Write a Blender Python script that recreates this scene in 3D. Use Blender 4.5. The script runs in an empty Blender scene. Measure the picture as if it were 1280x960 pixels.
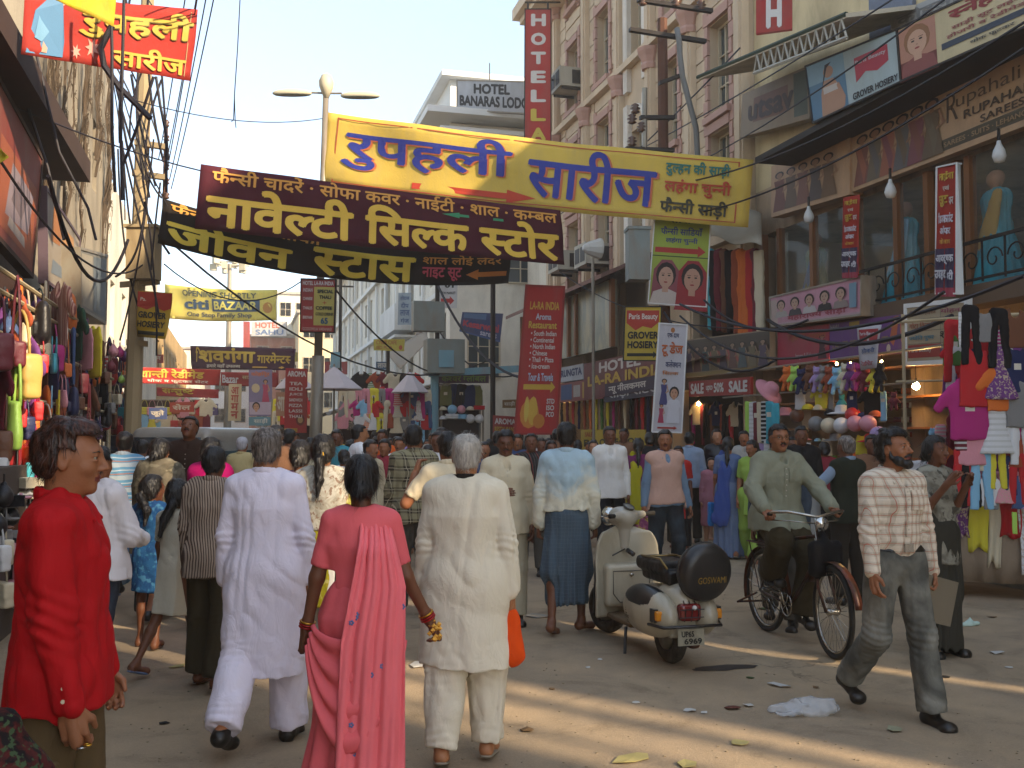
import bpy,bmesh,math,random
import numpy as np
from math import sin,cos,pi,radians,atan,tan,sqrt
from mathutils import Vector,Matrix
random.seed(7);RNG=np.random.default_rng(7)
sc=bpy.context.scene
col=sc.collection
# ------------------------------------------------------------------ camera
FOC,CX,CY,CAMZ=1250.0,640.0,480.0,1.6
YAW,PITCH=radians(15.2),radians(2.98)
cam=bpy.data.cameras.new('camera');camo=bpy.data.objects.new('camera',cam);col.objects.link(camo)
cam.sensor_width=36;cam.lens=36*FOC/1280;cam.clip_start=.05;cam.clip_end=2000
camo.location=(0,0,CAMZ);camo.rotation_euler=(pi/2+PITCH,0,-YAW)
sc.camera=camo
# ------------------------------------------------------------------ sky, sun, exposure
SUN_EL,SUN_AZ=radians(27),math.atan2(.594,-.805)     # direction TOWARDS the sun: behind the camera, on its right
world=bpy.data.worlds.new('World');sc.world=world;world.use_nodes=True
wn=world.node_tree;bg=wn.nodes['Background']
sky=wn.nodes.new('ShaderNodeTexSky');sky.sky_type='NISHITA';sky.sun_disc=False
sky.sun_elevation=SUN_EL;sky.sun_rotation=SUN_AZ;sky.air_density=1.0;sky.dust_density=.9;sky.ozone_density=1.5
hsv=wn.nodes.new('ShaderNodeHueSaturation');hsv.inputs['Saturation'].default_value=.85
wn.links.new(sky.outputs[0],hsv.inputs['Color']);hz=wn.nodes.new('ShaderNodeMix');hz.data_type='RGBA';hz.inputs[0].default_value=.64;hz.inputs[7].default_value=(.56,.68,.77,1)   # even dust haze over the whole sky
wn.links.new(hsv.outputs[0],hz.inputs[6]);wn.links.new(hz.outputs[2],bg.inputs[0]);bg.inputs[1].default_value=.15
sun=bpy.data.lights.new('sun','SUN');suno=bpy.data.objects.new('sun',sun);col.objects.link(suno)
sun.energy=2.0;sun.angle=radians(.9);sun.color=(1,.80,.55)
sd=Vector((sin(SUN_AZ)*cos(SUN_EL),cos(SUN_AZ)*cos(SUN_EL),sin(SUN_EL)))
suno.rotation_euler=sd.to_track_quat('Z','Y').to_euler();suno.location=(20,-20,30)
sc.view_settings.view_transform='Standard';sc.view_settings.look='None';sc.view_settings.exposure=2.48
sc.cycles.use_denoising=True;sc.cycles.max_bounces=6;sc.cycles.transparent_max_bounces=12
# ------------------------------------------------------------------ measuring: where a sight line meets a plane of the place
_F=Vector((sin(YAW)*cos(PITCH),cos(YAW)*cos(PITCH),sin(PITCH)));_R=Vector((cos(YAW),-sin(YAW),0))
_U=_R.cross(_F)
CAMP=Vector((0,0,CAMZ))
def ray(px,py):return _F+_R*((px-CX)/FOC)+_U*((CY-py)/FOC)
def atX(px,py,X):r=ray(px,py);return CAMP+r*(X/r.x)
def atY(px,py,Y):r=ray(px,py);return CAMP+r*(Y/r.y)
def atD(px,py,d):return CAMP+ray(px,py)*d
def gnd(px,py,z=0):r=ray(px,py);return CAMP+r*((z-CAMZ)/r.z)
def spot(px,d):p=atD(px,545,d);return Vector((p.x,p.y,0))
# ------------------------------------------------------------------ objects
def link(o,parent=None):
    col.objects.link(o)
    if parent:o.parent=parent
    return o
def tag(o,label,cat,group=None,kind=None):
    if label:o['label']=label
    if cat:o['category']=cat
    if group:o['group']=group
    if kind:o['kind']=kind
    return o
def thing(name,label,cat,loc=(0,0,0),rz=0,group=None):
    o=bpy.data.objects.new(name,None);o.location=loc;o.rotation_euler=(0,0,rz);o.empty_display_size=.1
    link(o);return tag(o,label,cat,group)
def copy_tree(o,parent=None):
    c=o.copy();link(c)
    if parent:c.parent=parent;c.matrix_parent_inverse=o.matrix_parent_inverse
    for ch in kids(o):copy_tree(ch,c)
    return c
def kids(o):return[c for c in ALLK.get(o.name,[])]
ALLK={}
def mesh_obj(name,me,parent=None):
    o=bpy.data.objects.new(name,me);link(o,parent)
    if parent:ALLK.setdefault(parent.name,[]).append(o)
    return o
def srgb(h):
    if isinstance(h,str):
        h=h.lstrip('#');h=tuple(int(h[i:i+2],16)/255 for i in(0,2,4))
    return tuple(c/12.92 if c<=.04045 else((c+.055)/1.055)**2.4 for c in h)
# ------------------------------------------------------------------ materials
MATS={}
def _new(name):
    m=bpy.data.materials.new(name);m.use_nodes=True
    nt=m.node_tree;b=nt.nodes['Principled BSDF'];return m,nt,b
def N(nt,t,**kw):
    n=nt.nodes.new(t)
    for k,v in kw.items():setattr(n,k,v)
    return n
def L(nt,a,b):nt.links.new(a,b)
def mth(nt,op,a,b=None,c=None):
    n=N(nt,'ShaderNodeMath',operation=op)
    for i,v in enumerate((a,b,c)):
        if v is None:continue
        if isinstance(v,(int,float)):n.inputs[i].default_value=v
        else:L(nt,v,n.inputs[i])
    return n.outputs[0]
def mixc(nt,f,a,b):
    n=N(nt,'ShaderNodeMix',data_type='RGBA')
    for i,v in((0,f),(6,a),(7,b)):
        if isinstance(v,(int,float)):n.inputs[i].default_value=v
        elif isinstance(v,tuple):n.inputs[i].default_value=(*v[:3],1)
        else:L(nt,v,n.inputs[i])
    return n.outputs[2]
def noise(nt,scale,detail=3,vec=None,dist=0,rough=.5):
    n=N(nt,'ShaderNodeTexNoise');n.inputs['Scale'].default_value=scale;n.inputs['Detail'].default_value=detail
    n.inputs['Distortion'].default_value=dist;n.inputs['Roughness'].default_value=rough
    if vec is not None:L(nt,vec,n.inputs['Vector'])
    return n.outputs[0]
def coords(nt,scale=(1,1,1)):
    t=N(nt,'ShaderNodeTexCoord');m=N(nt,'ShaderNodeMapping');m.inputs['Scale'].default_value=scale
    L(nt,t.outputs['Object'],m.inputs[0]);return m.outputs[0]
def ramp(nt,f,lo,hi):
    n=N(nt,'ShaderNodeMapRange');L(nt,f,n.inputs[0]);n.inputs[1].default_value=lo;n.inputs[2].default_value=hi;return n.outputs[0]
def mat(name,color,rough=.7,metal=0,var=.12,scale=3.,bump=0.,bscale=30.,dirt=None,damt=.5,dscale=1.5,stretch=(1,1,1),spec=.35,trans=0,objcol=False,sheen=0,hue=True):
    """plain stuff: base colour, a little mottling, optional dirt blotches and fine relief"""
    if name in MATS:return MATS[name]
    m,nt,b=_new(name)
    c=srgb(color)if isinstance(color,str)else color
    co=coords(nt,stretch)
    if objcol:
        oi=N(nt,'ShaderNodeObjectInfo');src=oi.outputs['Color']
    else:
        r=N(nt,'ShaderNodeRGB');r.outputs[0].default_value=(*c,1);src=r.outputs[0]
    nz=noise(nt,scale,4,co)
    h=N(nt,'ShaderNodeHueSaturation');L(nt,src,h.inputs['Color'])
    L(nt,mth(nt,'ADD',mth(nt,'MULTIPLY',nz,var*2),1-var),h.inputs['Value'])
    out=h.outputs[0]
    if dirt:
        dn=noise(nt,dscale,6,coords(nt,(1,1,.32)),.6,.68)
        out=mixc(nt,mth(nt,'MULTIPLY',ramp(nt,dn,.45,.68),damt),out,srgb(dirt)if isinstance(dirt,str)else dirt)
    L(nt,out,b.inputs['Base Color'])
    b.inputs['Roughness'].default_value=rough;b.inputs['Metallic'].default_value=metal
    b.inputs['Specular IOR Level'].default_value=spec
    if sheen:b.inputs['Sheen Weight'].default_value=sheen
    if bump:
        bn=N(nt,'ShaderNodeBump');bn.inputs['Strength'].default_value=bump;bn.inputs['Distance'].default_value=.02
        L(nt,noise(nt,bscale,5,co),bn.inputs['Height']);L(nt,bn.outputs[0],b.inputs['Normal'])
    MATS[name]=m;return m
def emis(name,color,s):
    if name in MATS:return MATS[name]
    m,nt,b=_new(name);b.inputs['Base Color'].default_value=(*srgb(color),1)
    b.inputs['Emission Color'].default_value=(*srgb(color),1);b.inputs['Emission Strength'].default_value=s
    MATS[name]=m;return m
def glass(name,color='9fb0b0',alpha=.35,rough=.08):
    if name in MATS:return MATS[name]
    m,nt,b=_new(name);b.inputs['Base Color'].default_value=(*srgb(color),1);b.inputs['Roughness'].default_value=rough
    b.inputs['Alpha'].default_value=alpha;b.inputs['Specular IOR Level'].default_value=.6
    MATS[name]=m;return m
# ------------------------------------------------------------------ mesh builder
class MB:
    def __init__(s):s.v=[];s.f=[];s.mi=[];s.m=0
    def add(s,vs,fs,m=None):
        n=len(s.v);s.v+=[tuple(v)for v in vs];s.f+=[tuple(i+n for i in f)for f in fs];s.mi+=[s.m if m is None else m]*len(fs);return s
    def box(s,x0,x1,y0,y1,z0,z1,m=None,rot=None,bev=0):
        if x0>x1:x0,x1=x1,x0
        if y0>y1:y0,y1=y1,y0
        if z0>z1:z0,z1=z1,z0
        vs=[(x,y,z)for z in(z0,z1)for y in(y0,y1)for x in(x0,x1)]
        if rot is not None:
            c=Vector(((x0+x1)/2,(y0+y1)/2,(z0+z1)/2));vs=[c+rot@(Vector(v)-c)for v in vs]
        return s.add(vs,[(0,2,3,1),(4,5,7,6),(0,1,5,4),(2,6,7,3),(0,4,6,2),(1,3,7,5)],m)
    def obox(s,c,ax,ay,az,m=None):
        """box by centre and three half-axis vectors"""
        c,ax,ay,az=map(Vector,(c,ax,ay,az))
        vs=[c+ax*i+ay*j+az*k for k in(-1,1)for j in(-1,1)for i in(-1,1)]
        return s.add(vs,[(0,2,3,1),(4,5,7,6),(0,1,5,4),(2,6,7,3),(0,4,6,2),(1,3,7,5)],m)
    def tube(s,pts,r,n=8,m=None,cap=True):
        pts=[Vector(p)for p in pts];rs=r if isinstance(r,(list,tuple))else[r]*len(pts)
        rings=[];up=None
        for i,p in enumerate(pts):
            t=(pts[min(i+1,len(pts)-1)]-pts[max(i-1,0)]);
            if t.length<1e-9:t=Vector((0,0,1))
            t.normalize()
            if up is None:up=Vector((0,0,1))if abs(t.z)<.9 else Vector((1,0,0))
            a=t.cross(up)
            if a.length<1e-6:a=t.orthogonal()
            a.normalize();b=a.cross(t);up=b if abs(b.length)>.1 else up
            rings.append([p+(a*cos(2*pi*k/n)+b*sin(2*pi*k/n))*rs[i]for k in range(n)])
        vs=[v for q in rings for v in q];fs=[]
        for i in range(len(pts)-1):
            for k in range(n):
                a0=i*n+k;a1=i*n+(k+1)%n;fs.append((a0,a1,a1+n,a0+n))
        if cap:fs.append(tuple(range(n))[::-1]);fs.append(tuple(len(vs)-n+k for k in range(n)))
        return s.add(vs,fs,m)
    def lathe(s,c,prof,n=16,m=None,axis='Z',sx=1,sy=1):
        """prof: list of (radius, height) from low to high"""
        c=Vector(c);vs=[]
        for r,h in prof:
            for k in range(n):
                a=2*pi*k/n;x,y,z=r*cos(a)*sx,r*sin(a)*sy,h
                if axis=='X':x,y,z=z,x,y
                elif axis=='Y':x,y,z=x,z,y
                vs.append(c+Vector((x,y,z)))
        fs=[(i*n+k,i*n+(k+1)%n,(i+1)*n+(k+1)%n,(i+1)*n+k)for i in range(len(prof)-1)for k in range(n)]
        if prof[0][0]>1e-4:fs.append(tuple(range(n))[::-1])
        if prof[-1][0]>1e-4:fs.append(tuple(len(vs)-n+k for k in range(n)))
        return s.add(vs,fs,m)
    def torus(s,c,R,r,axis='Y',n=32,k=8,m=None,sr=1):
        pts=[]
        c=Vector(c);vs=[]
        for i in range(n):
            a=2*pi*i/n
            for j in range(k):
                b=2*pi*j/k;rr=R+r*cos(b);h=r*sin(b)*sr
                p=(rr*cos(a),rr*sin(a),h)
                if axis=='Y':p=(p[0],h,p[1])
                elif axis=='X':p=(h,p[0],p[1])
                vs.append(c+Vector(p))
        fs=[(i*k+j,i*k+(j+1)%k,((i+1)%n)*k+(j+1)%k,((i+1)%n)*k+j)for i in range(n)for j in range(k)]
        return s.add(vs,fs,m)
    def grid(s,fn,nu,nv,m=None,two=0):
        """fn(u,v) -> point, u,v in 0..1; two = thickness along the local normal (closed slab)"""
        P=[[Vector(fn(i/nu,j/nv))for i in range(nu+1)]for j in range(nv+1)]
        vs=[p for r in P for p in r];w=nu+1
        fs=[(j*w+i,j*w+i+1,(j+1)*w+i+1,(j+1)*w+i)for j in range(nv)for i in range(nu)]
        if two:
            n0=len(vs);nv_=[]
            for j in range(nv+1):
                for i in range(nu+1):
                    a=P[j][min(i+1,nu)]-P[j][max(i-1,0)];b=P[min(j+1,nv)][i]-P[max(j-1,0)][i]
                    q=a.cross(b);q=q.normalized()if q.length>1e-12 else Vector((0,1,0));nv_.append(P[j][i]-q*two)
            vs+=nv_;fs+=[tuple(x+n0 for x in f[::-1])for f in fs]
            for i in range(nu):
                fs.append((i+1,i,i+n0,i+1+n0));q=nv*w;fs.append((q+i,q+i+1,q+i+1+n0,q+i+n0))
            for j in range(nv):
                a=j*w;fs.append((a,a+w,a+w+n0,a+n0));a=j*w+nu;fs.append((a+w,a,a+n0,a+w+n0))
        return s.add(vs,fs,m)
    def poly(s,pts2,place,th=.01,m=None):
        """flat prism: outline in (u,v); place(u,v,h) -> point"""
        n=len(pts2);vs=[place(u,v,0)for u,v in pts2]+[place(u,v,th)for u,v in pts2]
        fs=[tuple(range(n))[::-1],tuple(range(n,2*n))]+[(i,(i+1)%n,(i+1)%n+n,i+n)for i in range(n)]
        return s.add(vs,fs,m)
    def mesh(s,name,mats,smooth=False):
        me=bpy.data.meshes.new(name);me.from_pydata(s.v,[],s.f)
        for q in(mats if isinstance(mats,(list,tuple))else[mats]):me.materials.append(q)
        if any(s.mi):me.polygons.foreach_set('material_index',s.mi)
        if smooth:me.polygons.foreach_set('use_smooth',[True]*len(s.f))
        me.update();return me
    def build(s,name,mats,parent=None,smooth=False,recalc=False):
        me=s.mesh(name,mats,smooth)
        if recalc:
            b=bmesh.new();b.from_mesh(me);bmesh.ops.recalc_face_normals(b,faces=b.faces);b.to_mesh(me);b.free()
        return mesh_obj(name,me,parent)
def single(name,mb,mats,label,cat,group=None,kind=None,smooth=False):
    o=mb.build(name,mats,None,smooth);return tag(o,label,cat,group,kind)
def rel(pts,o):return[Vector(p)-Vector(o)for p in pts]
# ------------------------------------------------------------------ lettering
_TC={}
def _raw(s,bold):
    k=(s,bold)
    if k in _TC:return _TC[k]
    cu=bpy.data.curves.new('lettering','FONT');cu.body=s;cu.offset=bold;cu.fill_mode='FRONT';cu.resolution_u=3
    o=bpy.data.objects.new('lettering_source',cu);col.objects.link(o)
    dg=bpy.context.evaluated_depsgraph_get();dg.update()
    me=bpy.data.meshes.new_from_object(o.evaluated_get(dg));bpy.data.objects.remove(o);bpy.data.curves.remove(cu)
    v=[(q.co.x,q.co.y)for q in me.vertices];f=[tuple(p.vertices)for p in me.polygons]
    bpy.data.meshes.remove(me);_TC[k]=(v,f);return v,f
def _bis(v,f,axis,at,keep=0):
    bm=bmesh.new();vs=[bm.verts.new((x,y,0))for x,y in v]
    for q in f:
        try:bm.faces.new([vs[i]for i in q])
        except ValueError:pass
    for a in at:
        co=(a,0,0)if axis==0 else(0,a,0);no=(1,0,0)if axis==0 else(0,1,0)
        bmesh.ops.bisect_plane(bm,geom=bm.verts[:]+bm.edges[:]+bm.faces[:],plane_co=co,plane_no=no,clear_outer=keep<0)
    bm.verts.index_update();v=[(q.co.x,q.co.y)for q in bm.verts];f=[tuple(x.index for x in q.verts)for q in bm.faces];bm.free();return v,f
def text2d(s,bold=.02):
    """lettering outline, normalised to 0..1 wide, 0..1 high; {X} = the half form of consonant X (its stem cut away)"""
    k=('N',s,bold)
    if k in _TC:return _TC[k]
    import re
    V,Fc,x=[],[],0.0
    for seg in re.findall(r'\{.\}|[^{}]+',s):
        half=seg[0]=='{'
        v,f=_raw(seg.strip('{}'),0)
        if not v:x+=.3*len(seg);continue
        x0=min(p[0]for p in v)
        if half:
            w=max(p[0]for p in v)-x0;v,f=_bis(v,f,0,[x0+w-.19],-1)
        lead=.25*(len(seg)-len(seg.lstrip()));tail=.25*(len(seg)-len(seg.rstrip()))
        n=len(V);V+=[(p[0]-x0+x+lead,p[1])for p in v];Fc+=[tuple(i+n for i in q)for q in f]
        x=max(p[0]for p in V)-(.03 if half else.02)+tail
    if bold>0:   # heavier strokes: the outline laid down again a little to every side
        n=len(V);V0,F0=list(V),list(Fc);m=6 if bold>.025 else 4
        for j in range(m):
            a=2*pi*j/m+.4;V+=[(p[0]+bold*cos(a),p[1]+bold*sin(a))for p in V0];Fc+=[tuple(i+n*(j+1)for i in q)for q in F0]
    x0,x1=min(p[0]for p in V),max(p[0]for p in V);y0,y1=min(p[1]for p in V),max(p[1]for p in V)
    V=[((a-x0)/(x1-x0),(b-y0)/(y1-y0))for a,b in V]
    _TC[k]=(V,Fc,(x1-x0)/(y1-y0),n if bold>0 else len(V));return _TC[k]
def put_text(mb,s,u0,u1,v0,v1,place,m=0,bold=.02,cuts=0,slant=0,lift=.0):
    """write s into the rectangle u0..u1, v0..v1 of a surface; place(u,v,h) -> 3D point"""
    V,Fc,_,n=text2d(s,bold);L_=len(V)//n
    for j in range(L_):
        Vj=V[j*n:(j+1)*n];Fj=[tuple(i-j*n for i in q)for q in Fc if q[0]//n==j]
        if cuts:Vj,Fj=_bis(Vj,Fj,0,[i/cuts for i in range(1,cuts)]);Vj,Fj=_bis(Vj,Fj,1,[.25,.5,.75])
        mb.add([place(u0+(u1-u0)*a+slant*b*(v1-v0),v0+(v1-v0)*b,lift+.0006*j)for a,b in Vj],Fj,m)

# ------------------------------------------------------------------ solid modelling kit: smooth blends of tapered shapes, skinned by surface nets
def _hash(ix,iy,iz,seed):
    h=(ix*374761393+iy*668265263+iz*2147483647+seed*144665)&0xffffffff
    h=((h^(h>>13))*1274126177)&0xffffffff
    return((h^(h>>16))&0xffff)/65535.0
def vnoise(x,y,z,seed=0):
    xi=np.floor(x).astype(np.int64);yi=np.floor(y).astype(np.int64);zi=np.floor(z).astype(np.int64)
    fx,fy,fz=x-xi,y-yi,z-zi
    fx=fx*fx*(3-2*fx);fy=fy*fy*(3-2*fy);fz=fz*fz*(3-2*fz)
    r=0
    for dx in(0,1):
        for dy in(0,1):
            for dz in(0,1):
                r=r+_hash(xi+dx,yi+dy,zi+dz,seed)*(fx if dx else 1-fx)*(fy if dy else 1-fy)*(fz if dz else 1-fz)
    return r*2-1
A3=lambda p:np.array(p,float)
class Sdf:
    def __init__(s,h=.012,seed=0):s.h=h;s.ops=[];s.seed=seed;s.post=[]
    def cap(s,a,b,ra,rb=None,k=.03,flat=None,f=1,op='u'):
        """tapered limb from a to b; flat = axis along which its section is squashed to f"""
        rb=ra if rb is None else rb;a,b=A3(a),A3(b);fl=None if flat is None else A3(flat)/np.linalg.norm(A3(flat))
        R=max(ra,rb)
        def fn(x,y,z):
            d=b-a;L2=max(d@d,1e-12)
            t=np.clip(((x-a[0])*d[0]+(y-a[1])*d[1]+(z-a[2])*d[2])/L2,0,1)
            qx,qy,qz=x-a[0]-t*d[0],y-a[1]-t*d[1],z-a[2]-t*d[2];r=ra+(rb-ra)*t
            if fl is not None:
                q=(qx*fl[0]+qy*fl[1]+qz*fl[2])*(1/f-1);qx,qy,qz=qx+fl[0]*q,qy+fl[1]*q,qz+fl[2]*q
                return(np.sqrt(qx*qx+qy*qy+qz*qz)-r)*min(1,(1+f)/2 if f<1 else 1)
            return np.sqrt(qx*qx+qy*qy+qz*qz)-r
        e=R*max(1,f if fl is not None else 1)
        s.ops.append((op,k,fn,np.minimum(a,b)-e,np.maximum(a,b)+e));return s
    def chain(s,pts,rs,k=.02,flat=None,f=1,op='u'):
        for i in range(len(pts)-1):s.cap(pts[i],pts[i+1],rs[i],rs[i+1],k,flat,f,op)
        return s
    def ell(s,c,r,k=.03,rot=None,op='u'):
        c,r=A3(c),A3(r);M=None if rot is None else np.array(rot)
        def fn(x,y,z):
            x,y,z=x-c[0],y-c[1],z-c[2]
            if M is not None:x,y,z=M[0,0]*x+M[1,0]*y+M[2,0]*z,M[0,1]*x+M[1,1]*y+M[2,1]*z,M[0,2]*x+M[1,2]*y+M[2,2]*z
            k0=np.sqrt((x/r[0])**2+(y/r[1])**2+(z/r[2])**2);k1=np.sqrt((x/r[0]**2)**2+(y/r[1]**2)**2+(z/r[2]**2)**2)+1e-9
            return k0*(k0-1)/k1
        R=r if M is None else np.full(3,r.max())
        s.ops.append((op,k,fn,c-R,c+R));return s
    def box(s,c,hs,rd=.01,k=.01,rot=None,op='u'):
        c,hs=A3(c),A3(hs);M=None if rot is None else np.array(rot)
        def fn(x,y,z):
            x,y,z=x-c[0],y-c[1],z-c[2]
            if M is not None:x,y,z=M[0,0]*x+M[1,0]*y+M[2,0]*z,M[0,1]*x+M[1,1]*y+M[2,1]*z,M[0,2]*x+M[1,2]*y+M[2,2]*z
            qx,qy,qz=abs(x)-hs[0]+rd,abs(y)-hs[1]+rd,abs(z)-hs[2]+rd
            return np.sqrt(np.maximum(qx,0)**2+np.maximum(qy,0)**2+np.maximum(qz,0)**2)+np.minimum(np.maximum(qx,np.maximum(qy,qz)),0)-rd
        R=hs if M is None else np.full(3,np.linalg.norm(hs))
        s.ops.append((op,k,fn,c-R,c+R));return s
    def cut(s,fn,k=.005):
        """keep only where fn(x,y,z) < 0"""
        s.ops.append(('i',k,fn,None,None));return s
    def bump(s,fn):s.post.append(fn);return s
    def field(s):
        h=s.h;us=[o for o in s.ops if o[0]=='u']
        lo=np.min([o[3]for o in us],0)-3.5*h-.012;hi=np.max([o[4]for o in us],0)+3.5*h+.012
        n=np.ceil((hi-lo)/h).astype(int)+1
        ax=[lo[i]+h*np.arange(n[i])for i in range(3)]
        Fd=np.full(n,.3,np.float32)
        for op,k,fn,a,b in s.ops:
            if a is None:sl=[slice(0,n[i])for i in range(3)]
            else:
                m=max(k,0)+3*h+.012
                sl=[slice(max(0,int((a[i]-m-lo[i])/h)),min(n[i],int((b[i]+m-lo[i])/h)+2))for i in range(3)]
            if any(q.start>=q.stop for q in sl):continue
            x=ax[0][sl[0]][:,None,None];y=ax[1][sl[1]][None,:,None];z=ax[2][sl[2]][None,None,:]
            d=fn(x,y,z)+0*(x+y+z);cur=Fd[sl[0],sl[1],sl[2]]
            if op=='u':q=np.minimum(cur,d);w=np.maximum(k-abs(cur-d),0)if k>0 else 0;q=q-(w*w/(4*k)if k>0 else 0)
            else:
                if op=='s':d=-d
                q=np.maximum(cur,d);w=np.maximum(k-abs(cur-d),0)if k>0 else 0;q=q+(w*w/(4*k)if k>0 else 0)
            Fd[sl[0],sl[1],sl[2]]=q
        if s.post:
            I=np.nonzero(abs(Fd)<.05);x,y,z=ax[0][I[0]],ax[1][I[1]],ax[2][I[2]]
            for fn in s.post:Fd[I]+=fn(x,y,z).astype(np.float32)
        Fd[0]=Fd[-1]=.3;Fd[:,0]=Fd[:,-1]=.3;Fd[:,:,0]=Fd[:,:,-1]=.3
        return Fd,lo
    def verts_faces(s):
        F,lo=s.field();h=s.h;S=F<0;n=np.array(F.shape)
        c=[S[i:n[0]-1+i,j:n[1]-1+j,k:n[2]-1+k]for i in(0,1)for j in(0,1)for k in(0,1)]
        cnt=sum(q.astype(np.int8)for q in c);act=(cnt>0)&(cnt<8)
        I=np.stack(np.nonzero(act),1);idx=-np.ones(act.shape,np.int64);idx[act]=np.arange(len(I))
        acc=np.zeros((len(I),3));w=np.zeros(len(I))
        cor=[(i,j,k)for i in(0,1)for j in(0,1)for k in(0,1)]
        val={q:F[I[:,0]+q[0],I[:,1]+q[1],I[:,2]+q[2]].astype(float)for q in cor}
        for a in cor:
            for ax_ in range(3):
                if a[ax_]:continue
                b=list(a);b[ax_]=1;b=tuple(b);fa,fb=val[a],val[b];m=(fa<0)!=(fb<0)
                t=np.where(m,fa/np.where(m,fa-fb,1),0);p=np.tile(np.array(a,float),(len(I),1));p[:,ax_]+=t
                acc[m]+=p[m];w[m]+=1
        V=(I+acc/w[:,None])*h+lo
        faces=[]
        for ax_ in range(3):
            o=[1,1,1];sl0=[slice(1,n[i]-1)for i in range(3)];sl0[ax_]=slice(0,n[ax_]-1);sl1=list(sl0);sl1[ax_]=slice(1,n[ax_])
            a,b=S[tuple(sl0)],S[tuple(sl1)]
            E=np.stack(np.nonzero(a!=b),1);inside=a[tuple(E.T)]
            E=E+[0 if i==ax_ else 1 for i in range(3)]
            u,v=(ax_+1)%3,(ax_+2)%3
            def cell(du,dv):
                q=E.copy();q[:,u]-=du;q[:,v]-=dv;return idx[q[:,0],q[:,1],q[:,2]]
            q=np.stack([cell(1,1),cell(0,1),cell(0,0),cell(1,0)],1);q[~inside]=q[~inside][:,::-1];faces.append(q)
        return V,np.concatenate(faces)
    def mesh(s,name,mats,paint=None,post=None):
        V,Q=s.verts_faces()
        if post is not None:V=post(V)
        return npmesh(name,V,Q,mats,paint)
    def build(s,name,mats,parent=None,paint=None,post=None):return mesh_obj(name,s.mesh(name,mats,paint,post),parent)
def npmesh(name,V,Q,mats,paint=None):
    me=bpy.data.meshes.new(name);me.vertices.add(len(V));me.vertices.foreach_set('co',np.asarray(V,np.float32).ravel())
    k=Q.shape[1];me.loops.add(Q.size);me.loops.foreach_set('vertex_index',Q.ravel().astype(np.int32));me.polygons.add(len(Q))
    me.polygons.foreach_set('loop_start',np.arange(0,Q.size,k,dtype=np.int32));me.polygons.foreach_set('loop_total',np.full(len(Q),k,np.int32))
    me.polygons.foreach_set('use_smooth',np.ones(len(Q),bool))
    for m in(mats if isinstance(mats,(list,tuple))else[mats]):me.materials.append(m)
    if paint is not None:me.polygons.foreach_set('material_index',paint(V[Q].mean(1)).astype(np.int32))
    me.update(calc_edges=True);me.validate();return me
def merge_np(parts):
    """several skins of one body gathered into one mesh"""
    Vs,Qs,n=[],[],0
    for V,Q in parts:Vs.append(V);Qs.append(Q+n);n+=len(V)
    return np.concatenate(Vs),np.concatenate(Qs)
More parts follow.
